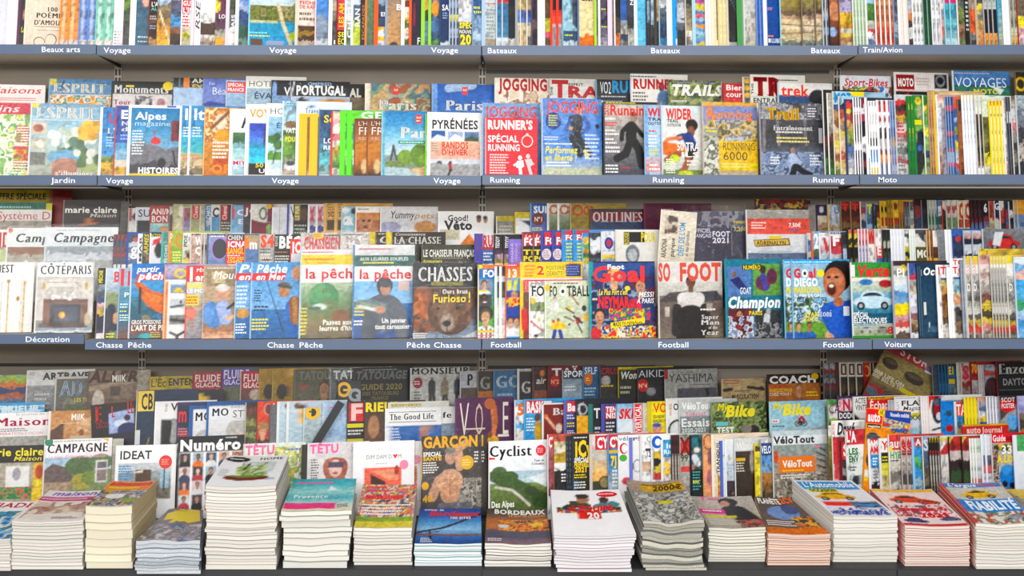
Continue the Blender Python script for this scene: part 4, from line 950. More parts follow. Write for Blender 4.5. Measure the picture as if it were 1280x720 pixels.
r2('f', 476, 138.5, 78, 'travel', 'guide with riverside city under blue sky', 'g 2f86be 4a9cca 88c0dc c4dce4 b8ccc4 98b8c0;m 196 6 10 8a9a90;l 4a5058 1.4 488 200 490 190 491 182 493 192 496 200;e 506 197 10 10 7c9c3c;e 524 194 12 15 6a8c34;e 534 200 12 10 86a840;e 492 206 14 5 788c58;p b4ccd0 478 222 478 208 508 210 534 222;p d8b890 508 212 540 206 540 222 532 222;n .1 5;r 476 138 480.5 222 6ab0cc;T 499 549 172 158.5 fbfaf4 s "Paris";B 518 142.5 526 153.5 d8483c;T 519 525 147.5 144.5 fbe8e4 b "ici";L 519 149 525.5 152 1 fbe8e4;B 497 175.5 553 179.5 3a9a80;L 499 176.5 532 178.7 1 dcf0e8', '9cccdc', full=True)
r2('f', 531, 142, 68, 'travel', 'green edged magazine behind the white winter one', 'q 142 219 68c830 f0a838 f0f0ec*4;n .05 5', '7ad040', dn=.006)
r2('f', 533.5, 140, 69, 'travel', 'white winter hiking magazine with three mountain pictures', 'g f4f3f1;G 176 222 ecc4a8 e8b098 e8ccc0 dce0e4;G 199 222 d4d8dc e8ebee;b 14 536 204 556 219 3 5a5a58 3c3e40 88888a;m 207 5 12 a8a8aa;l a03830 2.2 562 204 563 212;e 562.5 203 2 2 703028;l 2a2628 1.3 563 212 560 219;n .06 5;r 538.5 163 556 174 2f64a4;r 559 164 578 175 a8b8dc;r 580 164 598 176 6a88b0;p e8ecf2 538.5 174 546 168 556 171 556 174;p f0f0f4 560 175 568 167 578 172 578 175;p 4a5a4a 580 173 588 169 598 172 598 176 580 176;T 539 597 160.5 150 26282c b "PYRÉNÉES";T 551.5 585 185.5 177.5 d83a34 b "RANDOS";T 551.5 584 193.5 186.5 d83a34 b "D\'HIVER";L 539 178 549 190 4 9a9a98;B 533.5 140 603 141 fbfbfb;B 533.5 140 537.5 219 f8f8f8;B 599.5 141 603 219 f4f4f4', 'fbfbfb', full=True, ew=2.5)
r2('f', 602.5, 128.5, 73, 'running', 'wrapped blue running magazine behind the red booklet', 'g 7aa0d0 88a8d4 5a88c4;e 648 141 4 5 3a3a40;e 647 150 8 6 34548c;n .1 6;T 607 672 146 133 e05048 b "JOGGING"', 'a8c0e0', film=1, dn=.004)
r2('f', 606, 147, 66, 'running', 'red running booklet with white runners', 'g e8404a e6424c e43e48;n .03 9;T 609 666 161 150.5 fbf6f4 B "RUNNER\'S";T 609.5 648 177.5 169.5 fbf4f2 b "SPÉCIAL";T 609.5 650 188.5 180.5 fbf4f2 b "RUNNING";O 659 176 7.5 8 f4d8d0;O 659 176 6 6.4 e6424c;B 657.5 166 660.5 168.5 f4d8d0;L 612 192 638 218 8 f8dcd8;O 650 197 2.6 3 fbf4f2;P fbf4f2 646 201 654 200 655 208 652 210 653 218 649 218 648 210 645 209;O 660 195 2.6 3 d8d4d4;P d8d4d4 656 199 664 198 667 205 663 208 666 218 662 218 659 208;P fbf4f2 641 206 647 202 648 205 643 208;P d8d4d4 663 201 668 204 667 206 662 204', 'f0a0a0', dn=-.012, full=True, phi=10)
r2('f', 677, 122.5, 77, 'running', 'wrapped running magazine with runner on sky blue', 'g 5c8cd0 6a9cdc 5a8ed4 6c9ce0 c8d0c0;n .08 10;e 726 136 5 6.5 c89a80;e 726 131 4.6 3.5 4a3424;l 2c3038 8 722 150 720 166;l 2c3038 4.5 716 148 712 160;l 3a68b0 3 732 146 738 158 730 164;l 3a68b0 2.6 714 150 708 160 714 165;l 2a3038 4.5 716 172 722 186 726 192;l 2a3038 4.5 724 172 738 192;l e8e030 2 732 188 735 196;e 714 160 3 2.5 c8a088;r 680 210 752 222 c8ccb0;T 684 750 140.5 126 e05450 b "JOGGING";O 692 151 10 11 2c4696;L 686 143 698 158 5 d8e060;T 681 722 191.5 183 f0e428 bi "Performez";T 681 721 200.5 193 f0e428 bi "en liberté !";L 681 178 718 181.5 1 e8f0f8;L 683 201 716 209 2 f0f4fa;L 732 166 751 200 7 d8e6f4;L 680 170 700 176 2 d8e6f4;O 748 157 2.6 3 3a3a42', 'b4cdf0', film=1.3, full=True)
r2('f', 755, 126.5, 76, 'running', 'grey running magazine with runner dressed in black', 'g c8c0b8 b8b0aa 9a9696 6a6a70 505058;r 755 126 831 130 26262a;n .12 9;e 794 146 4.5 6 a88878;l 1c1a1c 7 791 158 790 172;l 1c1a1c 3 786 157 779 164 778 174;l 1c1a1c 3 796 158 804 168 812 172;l 1e1c1e 5 790 174 783 192 772 198;l 1e1c1e 5.5 792 174 800 186 804 206;e 793 142 4.4 3 5a4030;n .05 4;T 763 815 143.5 131 e03c30 b "Running";V 757 762 144 130 e03c30 b "ZATO";L 758 127 800 129.5 1 d8d440;L 757 146 774 151 1 f4f0ee;L 757 152 776 158 2 e04038;L 757 161 775 170 2 f4f0ee;L 757 172 772 181 2 f4f0ee;L 757 182 777 192 2 f4f0ee;L 757 205 776 217 3 f0f0f0;L 776 208 792 211 1 d83838', '4a4a50')
r2('f', 806, 131, 74, 'running', 'pale blue outdoor magazine with red initials', 'g a8c4e0 b8d0e8 a8c8e4 b8c4d4;r 806 131 812 222 8ab0d8;q 196 214 c8b4bc d89a98;n .08 5;T 811 850 145 135.5 d83c34 B "WIDER";T 811 835 151 147 3a3a40 b "TRAIL";T 811 838 156 152.5 3a3a40 b "OUTDOOR";L 812 162 822 166 1 d86858;L 811 168 824 185 4 e8f0f4;L 812 186 826 194 2 e0dc58;L 812 204 826 214 2 f0f0f0', '98bce0')
r2('f', 827.5, 131.5, 74, 'running', 'outdoor magazine with curly haired runner leaping', 'g d8e0e4 e4e4e2 dcdcd8 c8ccc0;e 867 156 8 8 2a1c18;e 866 164 5 7 8a5a44;l 2c4488 7 862 172 868 184;l 2c4488 4 856 170 850 172;l d8885a 2.4 852 172 836 174 830 180;l e07838 8 834 186 850 188;l a86844 4 850 192 834 200;l 26242c 5 868 188 862 198;l a86444 4 862 200 856 212 850 216;e 844 198 6 5 c8e030;e 836 204 3 5 b8d430;r 828 212 902 222 7a8a4a;e 858 218 10 5 c8d048;n .1 5;T 834 867 148.5 136 e04438 B "WIDER";T 835 850 153 149 3c3c44 b "TRAIL";T 835 853 158 154.5 3c3c44 b "OUTDOOR";T 847 876 188 178 f4efe8 b "50 TRA";T 852 876 196 190 f4efe8 b "ILS";L 833 198 845 217 7 f4f4f0;L 860 199 876 208 2 f0ece4', 'c4d8e8')
r2('f', 879, 127, 72, 'running', 'wrapped yellow running magazine with large number', 'g e0a820 d8c8b0 b8a888 d8b820 e0b828;r 879 132 952 156 8a94c4;N 884 150 952 180 7 b8c0cc 8a8478 d8c8a8 c8a838 6a6a60;r 879 160 900 220 a8a898;N 880 170 900 220 6 c8c8bc 78786c e0e0d4;r 900 176 950 214 ecc21c;r 900 205 950 212 e8d030;r 900 213 950 220 c8b898;n .12 5;T 893 945 147.5 137 f08c28 b "unning";T 884 896 150 133 f08c28 b "R";T 905 948 187.5 178 4a4020 l "RUNNING";T 905 938 200 189.5 4a4020 l "6000";L 884 158 898 166 2 f0d820;L 903 203 946 210 2 fbe890', 'c8c0b0', film=1.4, full=True)
r2('f', 951, 128, 84, 'running', 'wrapped dark forest trail magazine with yellow title', 'g 6a6a70 54545a 4a484c 505258 8a94a8 78849c;l 8a8488 2 958 128 956 190;l 8c888c 2 974 128 976 180;l 7c787c 2 1010 128 1012 180;N 953 128 1034 148 6 88868c b4b4b8 6a686c 504e52;N 953 190 1034 222 7 7c8cac 9caac4 54627c a8b4c8;n .15 6;e 994 188 3 4 b88a78;l b8c8e0 5 994 196 997 206;l a8b8d4 2 990 197 987 205 992 208;l 24222a 4 996 208 992 220;l 24222a 4 999 208 1006 214 1016 218;T 961 1004 148.5 135 f4c428 Bs "Trail";T 969 1021 162.5 156.5 f4f2ee s "Entraînement";L 972 163 1015 167 1 e8e4dc;L 973 170 1018 179 2 ece094;L 964 195 980 206 3 e8ecf4;L 1016 192 1032 207 4 e8ecf4;B 1013 131 1029 147.5 8c8c92;B 1013.6 131.6 1028.4 146.9 5c5c62;L 1015 133 1028 146 4 e8e8ea;B 1029 159 1034 178 d8d8dc', 'a0a0a8', film=1, full=True)
r2('f', 1031, 112, 70, 'motorbike', 'dark motorbike magazine bent at the edge', 'g 2c2a2e 343036;q 170 219 7a2a30 3a3438 4a7a3c 3a6a38;n .15 5', 'e4e0da', ew=1.2, dn=.004)
r2('f', 1036.5, 116, 70, 'motorbike', 'grey motorbike magazine with green foot', 'q 116 219 b8b4ac*4 8a8478 7a3a38 3a3430*2 4a6a40 3c7a3a;n .25 4', 'f0ece4', ew=1.5)
r2('f', 1043.5, 114, 70, 'motorbike', 'motorbike magazine with bright blue capitals', 'q 114 131 a8d4ec*2;q 131 219 4a5a88 b88a58 8a5a40 d8c8b0 c8a868 e0d040 d8b888 a86848 c8b878 7a8a40;n .25 4;T 1046 1078 128 116.5 2a8cc4 B "MOTO";P f0dc30 1066 110.5 1086 112 1086 124 1076 124', 'dcd4c0', n=1)
r2('f', 1051, 120, 70, 'motorbike', 'motorbike magazine striped brown and yellow', 'q 120 219 a8d0e8 38406c c05a48 e0a868 98806c e0d048 d8c0a0 d0b888 b85a3c c8b068 d0c088;n .25 3', 'e4ddcb')
r2('f', 1058.5, 124, 70, 'motorbike', 'motorbike magazine with red and yellow ball', 'q 124 219 2a3a6a*2 c05040 d8a860 b8c850 98a850 5a7ab0 8a98b8 b8bcc8 e0dcd8;e 1064 132 4 6 e83a28;e 1064 139 3.5 3.5 f0d828;n .2 3', '38466e', ew=2)
r2('f', 1069, 122, 70, 'motorbike', 'white spined motorbike magazine with red marks', 'q 122 219 4a5068 d8dce4 98405c 2a2430 3a3440 e0e0e4 403844 7a4450 342c38;n .2 3', 'f8f8fa', n=3, dx=3.2, ew=1.6)
r2('f', 1078.5, 123, 70, 'motorbike', 'black motorbike magazine with dark red band', 'q 123 219 8a2a3c e4e0e4 a83048 26202a*2 f0eef0 d8d8dc 24202a 8a3040 2c2630;n .12 3', 'e8e8ec', ew=1)
r2('f', 1084, 122, 70, 'motorbike', 'slim magazine with pure white edge', 'q 122 219 3a3440 c83848 26202a f4f4f4 3a3038;n .1 3', 'fdfdfd', ew=2.6)
r2('f', 1088, 126, 70, 'motorbike', 'white motorbike magazine with blue-yellow foot', 'q 126 219 f0f0f2*5 c8c4c8 48424c f4f4f4 3a8ac8 4ca0d4 e0e4e8 e0c838;n .12 2.5', 'fdfdfd', n=3, dx=3.4, ew=1.6)
r2('f', 1098.5, 125, 70, 'motorbike', 'white motorbike magazine with orange number', 'q 126 219 d83040*2 f4f0f0 e05058 f0f0f2 5a5458 3a363c e8e4e4 c8c4c8 8a4440 f0941c f08c1c 6a7aa0 7a88ac;n .15 2.5', 'fdfdfd', n=3, dx=6, ew=2.2)
r2('f', 1115, 126, 70, 'motorbike', 'slim blue-grey motorbike magazine', 'q 126 219 5a84c0*3 3a5a98 c8a838 8a94b8 7a84a8 a8a8c0;n .15 2.5', 'aab4d0', n=2, dx=3)
r2('f', 1121.5, 118, 72, 'motorbike', 'grey motorbike magazine with red newspaper headlines', 'q 118 219 d8d8da e03038 4a3430 9a3c30 d8b030 c8c4c0 e4d8d8 e06058 e0a8a8 c8c4c4 8a9490 b8b8b8 d84c50 d8d4d4 d0ccc8;n .14 4;L 1124 152 1135 165 3 d83440;L 1124 168 1135 215 9 8a8684', 'dadde0', film=.6)
r2('f', 1136.5, 120, 72, 'motorbike', 'green spined motorbike magazine with yellow helmet', 'q 120 219 5aa030 e8d424 7a8a48 58a050 e0d828 88b878 6a9a58 3a5a78 5a7a58 4a5248;n .2 3', '1f7f3a', n=2, dx=4, ew=2.5)
r2('f', 1144.5, 119, 72, 'motorbike', 'green motorbike magazine with rider in dark leathers', 'q 119 219 3a9038 58a838 78a848 8ab458 a0c468 a8c888 98b878;e 1152 126 4 5 e8d428;e 1154 140 4 9 a8b088;l 2c3448 5 1154 168 1150 200;l 3a3a3c 5 1156 196 1148 216;e 1152 185 3 4 3a68b8;n .15 4;B 1146 150 1156 156 e0d824', '2a8a3c', ew=2)
r2('f', 1157, 119, 72, 'motorbike', 'green motorbike magazine half hidden by tan ones', 'q 119 219 48a038 e8d838 78a848 68a850 e0dc30 98c078 88b068 3a4a78 8aa068 98a070;n .2 3', 'e4f0d8')
r2('f', 1163.5, 113, 72, 'motorbike', 'tan motorbike magazine with worn edge', 'q 113 219 c8a878 b87858 c89870 b88a68 a87850;n .18 3', 'c0a07a', n=2, dx=3.4)
r2('f', 1170, 115, 72, 'motorbike', 'yellow spined motorbike magazine', 'q 115 219 e0c898 e8b0a0 d8d0c8*3 e0d8d0;n .12 3', 'e4bc40', ew=2.5)
r2('f', 1174, 118, 72, 'motorbike', 'white and silver motorbike magazine', 'q 118 135 dcae9c e8d8cc;q 135 219 e8eaf2 c8ccdc d8dce4 b8b0b0 c8a898 b8907c;r 1180 135 1190 222 a09ca8;n .15 4', 'f6f6fa', ew=1.6)
r2('f', 1185, 121, 72, 'motorbike', 'blue motorbike magazine with red dashes', 'q 121 219 34548c*2 d83848 3a5c98*3 3c5c94*2 d83c4c 3a649c*2 3f6aa4 d83c48 a8c4d0 98b0c8 d84858 4a78a8*2;n .12 2.5', '9ab0d4', n=3, dx=3.2, ew=1)
r2('f', 1194.5, 121, 72, 'motorbike', 'blue motorbike magazine with orange flash', 'q 121 219 e86a38 d84a30 3a64a8 90b0d0 48689c 88a858 5a80a8 d8c830 b0c8c8 d8d0c8 d84c50 5a88b0;n .2 3', '4a6cb0')
r2('f', 1200, 124, 72, 'motorbike', 'rust brown motorbike magazine', 'q 124 219 4a4048 a86840*3 a05c38 8a4a30;n .2 2.5', '9c6444', ew=2)
r2('f', 1206, 119, 72, 'motorbike', 'white edged motorbike magazine with yellow cap', 'q 119 126 e8c428;q 126 219 c8d0e4 a8b4d0 c0c8dc d8dce8 ccd0e0;n .12 2.5', 'fcfcfc', n=4, dx=3.9, ew=2)
r2('f', 1222, 119, 72, 'motorbike', 'dark motorbike magazine with white head', 'q 119 143 e4e8d8*2;q 143 219 5a4840 3a342c 6a5848 4a3c34 7a5a48 f0f0f0;n .25 3', 'd8d8d4', n=2, dx=4.5)
r2('f', 1231, 121, 72, 'motorbike', 'olive motorbike magazine with yellow label', 'q 121 146 dfe6d4*2;q 146 219 7a7a48 6a6c3c 8a8450 5a5c34 e8d820 d8d8d0;n .22 3', 'c8ccb4', ew=1)
r2('f', 1239.5, 126, 72, 'motorbike', 'bright yellow spined motorbike magazine', 'q 126 133 f0a028;q 133 219 f4ecb0 f0e8a8;n .05 2.5', 'f0dc30', n=4, dx=4.4, ew=2.2)
r2('f', 1257, 125, 72, 'motorbike', 'pale motorbike magazine after the yellow ones', 'q 125 219 f0c8a8 e8e4dc*3 d0ccc8 d89890;n .15 3', 'ececec', ew=2)
r2('f', 1261, 121, 72, 'motorbike', 'charcoal ridged motorbike magazine', 'q 121 219 4a505c c8ccd0 3a404c*2 484c54 3c4048;n .25 2', '6a707c', n=2, dx=3)
r2('f', 1267.5, 120, 72, 'motorbike', 'motorbike magazine with pink lettering', 'q 120 219 a89880 c8c8cc d87880 9a948c 4a4440 8a8070 3a3634;n .3 3', 'd8d8d8')
r2('f', 1274, 119, 72, 'motorbike', 'rightmost grey motorbike magazine on its row', 'q 119 219 a8b4bc 7a8088 4a4a50 b8b0a8 3a3a40;n .3 2.5', 'c8d0d4', n=1)
# ------------------------------------------------------------------ third shelf
r3 = rr_('3', (106, 601, 1085))
# back row
r3('b', -25, 237, 104, 'home', 'yellow and red special offer magazine', 'g b09a28 a89028;r 56 230 90 420 8a2420;n .15 6;T -15 48 249 241.5 1c1a14 b "OFFRE SPÉCIALE"', 'b8a020', dn=.04)
r3('b', -10, 253, 66, 'home', 'do-it-yourself magazine with thin red title', 'G 240 262 2a6a78 3a7a58;G 262 278 ece8e4;G 278 425 b0a89c 8a8478;n .08 6;T -8 55 274.5 264.5 c83c40 l "Système D";P d8d030 49 254 57 254 57 263 49 262;L -8 257 45 261 1 a8c8c8', '9a948c', n=1)
r3('b', 75, 250, 67, 'home', 'dark home magazine with white lowercase title', 'g 3c3634 463e3a 5a4a42 8a7468;n .1 8;e 106 277 6 4 d88a60;l c8744c 1 98 281 114 279;T 77 139 266 258.5 f2eeea b "marie claire";T 106 138 271.5 267 d8d0c8 i "Maison"', '8a8680', n=1)
r3('b', 84, 251.5, 67, 'home', 'grey copy behind the dark home magazine', 'g 6a6662 5c5854;n .1 5', '8a8680', n=2, dx=3.5, dn=.016)
r3('b', 157, 260, 72, 'animal', 'white animal magazine with red corner', 'g d8d4d0 c8c0b8;r 157 260 161 276 a82c30;e 166 271 4 5 2c3038;n .1 5', 'b8b4ae')
r3('b', 166, 259, 72, 'animal', 'white animal magazine with navy capitals', 'G 255 277 d4d6dc;G 277 440 2a2a2e 4a4440;r 166 259 168 430 d8d8da;n .06 6;T 169 200 271 262 30365c "SURV"', 'e0e0e2')
r3('b', 184, 257, 72, 'animal', 'animal magazine with rosy header and two line title', 'G 250 279 b0484c;G 279 300 a8d0c8 88b8c0 6aa8c0;G 300 440 6a8a98;e 201 287 5 5 c89a78;n .1 5;T 186 210 268 261 efe4dc b "ANI/M";T 186 206 277.5 270 efe4dc b "BON"', 'a83c40')
r3('b', 208, 258, 72, 'animal', 'slim brown animal magazine', 'q 258 300 d8d0c8 6a4a38*3;n .1 4', '8a8078')
r3('b', 213, 255, 72, 'animal', 'cream animal magazine with sketched figures', 'g b8b48c c8c098 b0a878;e 223 264 3 8 e0d8cc;e 219 278 3 6 d8d4b8;n .2 4', 'a8ac84')
r3('b', 226, 260, 72, 'animal', 'lilac animal magazine', 'q 260 300 a85868*2 9a88b8*3 8a78a8;n .1 5', 'b8a0a8')
r3('b', 235, 256, 72, 'animal', 'animal magazine with red upright tab on sage', 'g a8a880 98986c b0ac88;r 237 256 246 274 b83034;n .12 5;V 239 244 273 257 e8c8c0 b "Cheval"', 'c8c8a8')
r3('b', 247, 257, 72, 'animal', 'pale stone animal magazine', 'g 9ca090 c0bca0 b8b494;n .15 5', 'd0ccb8')
r3('b', 254, 256, 72, 'animal', 'animal magazine with blue vertical lettering', 'q 256 300 4a6aa0*2 b8c0c8 4a88b8 5a94c0;n .15 4;V 255 260 274 257 d8e0ec b "CHATS"', '34548c')
r3('b', 261, 256, 72, 'animal', 'animal magazine with round navy initial', 'G 250 273 dcd8cc;G 273 440 5a90b8 6aa0c4;n .1 5;T 262.5 271 271 260 26305c B "C"', 'd0d0c8')
r3('b', 272, 256, 72, 'animal', 'dark animal magazine with red upright tab', 'g 2c2422 3c2c28;r 274 256 282 276 b82c30;n .2 4;L 274 277 286 295 5 b8b0a8;V 275.5 280.5 275 257 e8c8c0 b "Cheval"', 'a8a098')
r3('b', 286, 256, 72, 'animal', 'pale blue animal magazine with red oval', 'g 7aa0c0 8ab4d0 98c0d8;e 288 266 3 9 c05058;n .15 5;T 293 320 269 262 e4ecf2 b "CHI";T 294 320 280 274 d8e4ec b "EN"', 'a0bccc')
r3('b', 302, 256, 72, 'animal', 'dark animal magazine with red top corner', 'q 256 300 8a2428*2 3a4450 2a3038 4a5a60;n .2 4;T 304 322 268 260 d8dce0 b "JO"', '7a2a2c')
r3('b', 311, 255, 72, 'animal', 'white and maroon animal magazine with green ring', 'G 250 276 dcd8d0;p 7a2030 311 274 332 280 332 300 311 300;r 311 278 390 430 7a2434;e 326 267 5 8 2c5c34;e 326 267 3 5.5 dcd8d0;r 331 255 338 278 7a1c40;n .06 5;O 333 258 3.5 3.2 e0b030;e 334 287 4 7 8a9c68', 'ece8e2')
r3('b', 338, 259, 72, 'animal', 'blank light grey animal magazine', 'g e0e0e4 c8c8cc b8b8bc;n .05 9;B 347 259 347.7 300 a8a8ae', 'f0f0f2')
r3('b', 357, 255, 72, 'animal', 'white animal magazine with blue slanted edge', 'g e8e8ec;r 357 255 360 300 3a4a98;n .06 5;T 361 380 271 258 3a3a44 "Ville"', '34449a')
r3('b', 365, 255.5, 72, 'animal', 'black animal magazine with olive label', 'g 1e1a18 2a201c;r 366 255 373 276 a08c2c;e 378 268 4 8 5a4030;n .15 4;L 366 280 382 298 4 a8b09c;V 367 372 275 257 e0d8a0 b "LE PUR"', '3c362c')
r3('b', 383, 255, 72, 'animal', 'white animal magazine with crimson cross', 'q 255 300 e0dce0*3 4a4a90 c8c8d4;p c02c50 384 258 387 258 392 277 388 277;p c02c50 389 258 392 258 387 277 385 277;n .05 5', 'e8e6ea', n=2, dx=10, ew=2)
r3('b', 403, 254, 72, 'animal', 'tan animal magazine with dark square picture', 'g d0a45c c89850;r 407 275 417 288 4a4438;n .08 6;T 408 430 271 265 5a4420 b "SCIENC";L 408 258 416 263 2 8a6a38', 'dcb068', n=2, dx=13.5, ew=3)
r3('b', 425, 258, 72, 'animal', 'light blue animal magazine with black and white cow', 'g 98bcc8 a4c4cc;e 430 263 5 4 e0e4e4;e 433 276 6 6 e8ecec;e 440 264 3 4 2a3438;e 432 276 2 2 4a5458;n .15 5;T 429 440 281 273 f0f4f4 b "A"', 'b8ccd0')
r3('b', 443, 258, 60, 'animal', 'animal magazine with orange ape face', 'G 255 266 f0ece4;G 266 276 c87830 d8a060;G 276 430 b87850 8a5838;e 456 279 8 9 c8906c;e 453 276 2 1.5 2a1a14;e 460 276 2 1.5 2a1a14;e 456 284 4 2 7a4a38;n .15 4;L 446 260 462 263 1 8a8478', 'f4f0e8')
r3('b', 474, 258, 72, 'animal', 'white pet magazine with brush script title', 'g d8d8d6 d0d0d4 c8c8ce;e 486 285 14 8 a8a8c0;e 530 284 14 8 c8945c;n .08 8;T 486 516 273 264 2c2c30 i "Yummy";T 516 541 273 266 c8863c i "pets"', 'e4e4e2')
r3('b', 547, 264, 70, 'animal', 'white vet magazine with heavy black title', 'g f0efed ecebe8;r 549 287 574 300 c8c0a8;p e08838 570 312 586 292 592 300 600 312;e 598 274 3 4.5 8a5a40;e 598 271 3.2 2.5 4a3020;e 606.5 275 2.6 4 b88060;e 606 272 3 2.5 4a3424;n .04 8;T 559 585 276 269 26262a b "Good!";T 555 590 287 276.5 1c1c20 B "Véto"', 'fbfbfa')
r3('b', 620, 270, 72, 'animal', 'yellow topped grey magazine', 'G 265 278 c0ac20 b8a418;G 278 440 8a8880 a09c90 6a6660;n .12 5;L 624 281 642 294 3 b8b4a8', 'd8d4c8')
r3('b', 643.5, 265, 72, 'animal', 'yellow topped white magazine with dark shape', 'G 260 275 d0bc20 c4b018;G 275 440 e4e4e4 d8d8dc;p 3a4048 650 275 664 276 664 284 658 280;n .06 5', 'd0c840')
r3('b', 663, 254, 72, 'football', 'blue and violet magazine with brown disc', 'g 2f5c98 5a6cb0 8a78c4 9a88c8;n .08 6;T 667 688 266 258 dce4ee B "SUR";O 673 274 8 8 7a3424;T 668 679 277 271.5 f0e8e0 b "N°1";L 665 284 682 289 2 e0d848', '8ab0d0')
r3('b', 684, 254, 72, 'football', 'white magazine with red ring on meadow', 'g c8ccb8 5a6848 4a5c34 3a4428;e 693 262 6 6 b83034;e 693 262 3.8 3.8 c8ccb8;n .2 4', 'e8e4dc', n=2, dx=13, ew=2)
r3('b', 713, 254, 72, 'football', 'golden magazine with red ring title', 'g a08c48 8a7828 6a5a1c;e 723 263 7 7 b04028;e 723 263 4.5 4.5 a08c48;n .25 4;T 730 744 269 258 b84428 b "OR"', 'b8a878')
r3('b', 738, 261, 70, 'football', 'dark red magazine with white serif capitals', 'G 255 264 3a3a44;G 264 278 7a2a30 8a3438;G 278 440 3a4a68 4a5878;n .15 6;T 741 806 277.5 265 e6dede s "OUTLINES"', '5a5458')
r3('b', 806, 254, 88, 'football', 'large dark magenta magazine', 'g 581c38 682040;n .12 8;L 828 260 850 265 1 c8a0b0', '7a3454', full=True)
r3('b', 946, 249, 74, 'football', 'dark red football magazine above the sticker pack', 'g 7a2428 5a2020 8a7a30;N 946 249 1020 300 6 8a2428 3a2a2c b89a3c 5a2428;n .15 5', '6a2428', dn=.02)
r3('b', 1012, 256, 60, 'football', 'football magazine under grey film', 'g 8a8484 a8a094 787068;n .25 5', '5a5660')
r3('b', 1023, 256, 70, 'football', 'purple football magazine with crest', 'q 256 270 28204a 2c2450;q 270 300 c8b8a4 a88468 b89c80;e 1030 262 3 4 c8b8c8;n .2 4', '3a3248')
r3('b', 1037, 256, 70, 'football', 'football magazine with pale blue initial', 'q 256 272 c0c8d4*2;q 272 300 b8c0c8 b89a78 98a0a8;n .15 4;T 1046 1058 267 259 3a6a9c b "UL"', 'c8b070', n=1, ew=2)
r3('b', 1053, 252, 70, 'car', 'dark red car magazine with tall T', 'q 252 262 a02428;q 262 300 4a1c1a 6a2a20 7a5a30 3a2c20 8a3428;n .15 4;T 1056 1064 263 255 c84038 B "T"', '8a7a50', n=2, dx=12.5, ew=1.6)
r3('b', 1078, 252, 70, 'car', 'slim car magazine in red white and blue', 'q 252 300 8a8080 98343c b8a8a8 3a4a60 88a8c0 98a8b0;n .15 3', 'd8d0c8')
r3('b', 1085.5, 254, 70, 'car', 'light blue car magazine with yellow T', 'q 254 300 7a98a8 5a7890 4a6078 88b0cc 98bcd4;r 1093 254 1097 300 2a3440;n .12 4;T 1087 1094 267 256 d8c838 B "T"', '8ab0cc')
r3('b', 1097.5, 256, 70, 'car', 'dark red and yellow car magazine', 'q 256 300 4a2424 8a3028 d0b040 6a6a40 3a3a30;n .2 3', '3a2a2a')
r3('b', 1103, 251, 70, 'car', 'black and yellow car magazine', 'q 251 272 c8a418 3a3020 c8a820;q 272 300 a83028 c8c4bc 4a4440;n .2 3', 'd0ac20', n=2, dx=4.5, ew=1.6)
r3('b', 1112, 250, 70, 'car', 'tall yellow striped car magazine', 'q 250 272 c8a018*2 a87818;q 272 300 982c28 4a5048 3a4040;n .2 3', '8a7020', n=2, dx=3.5)
r3('b', 1119.5, 250, 70, 'car', 'yellow car magazine with round brown emblem', 'q 250 272 d0ac20;q 272 300 b03028 6a6a60 8a8478;e 1123 258 3 5 7a3424;n .12 4', 'c8a41c')
r3('b', 1127, 250, 70, 'car', 'amber striped car magazine', 'q 250 272 c89018 b88014 a84820;q 272 300 5a5448 3a3c38;n .2 3', 'a87c1c', n=2, dx=3)
r3('b', 1133, 252, 70, 'car', 'grey car magazine with red edge', 'q 252 300 7a3a30 6a7078 8a8c88 4a5048 a89c88;n .25 3', '5a6064', n=2, dx=3.5)
r3('b', 1140, 252, 70, 'car', 'pale car magazine with dark wheel', 'q 252 300 5a6068 a8b0b0 8a8c88 c8c0b0 4a4a4c;n .3 3', '8a9490', n=1)
r3('b', 1146, 248, 70, 'car', 'red and dark blue car magazine', 'q 248 300 3a1c1c 8a3034 4a5068 3a4a68 5a6070;n .2 3', '5a2a28')
r3('b', 1155, 250, 70, 'car', 'black car magazine with pale foot', 'q 250 300 2a1c1c 3a3034 28303c 3a3438 98948c;n .2 3', '6a7880')
r3('b', 1163, 250, 70, 'car', 'green and white car magazine', 'q 250 300 d0ccc4 c0bcb8 3a6a48 8a9a88 a03c34;n .2 3', 'a8b8a8', n=3, dx=4)
r3('b', 1175, 250, 70, 'car', 'blue spined car magazine', 'q 250 300 5a78a0 c8ccd0 3a5040 8a9088 8a3030;n .2 3', '3a5c90', n=1)
r3('b', 1181, 251, 70, 'car', 'dark car magazine with red line', 'q 251 300 d8d0c8 4a3030 3a3030 2a2a28 6a3030;n .2 3', 'b83a34')
r3('b', 1186, 250, 70, 'car', 'sage car magazine with rosy letter', 'q 250 272 d0c8c0 b04850 c8b8b0;q 272 300 6a8a68 7a9478;n .12 3', 'c0b8a8', n=2, dx=6.5)
r3('b', 1200.5, 251, 70, 'car', 'cream car magazine with orange-red initial', 'q 251 275 d8c8a8*3;q 275 300 b84a34 c8b8a0;n .1 3;T 1203 1210 273 255 b83c30 B "C"', 'd8ccb4', n=2, dx=7.5)
r3('b', 1216, 250, 70, 'car', 'dark car magazine with lilac foot', 'q 250 300 3a2028 4a2a30 7a3038 5a6a98 7a88b8;n .15 3', '2c1c20', n=3, dx=5)
r3('b', 1232, 252, 70, 'car', 'black car magazine with white figure six', 'q 252 270 201c20*2;q 270 300 8a3038 6a6c98 c8b848 7a88c0;n .15 3;T 1234 1239 265 255 e0dce0 B "6"', '2a2428')
r3('b', 1240, 251, 70, 'car', 'brick red car magazine with cream foot', 'q 251 300 b84440 c04c44 d8c8a0 d8cca8;n .12 3', 'a89080', n=1)
r3('b', 1247, 251, 70, 'car', 'navy car magazine with white letters', 'q 251 300 2a4070 24386a c8c4bc 4a4848;n .12 3;T 1248 1254 262 254 dce0e8 b "G"', 'd0ccc8')
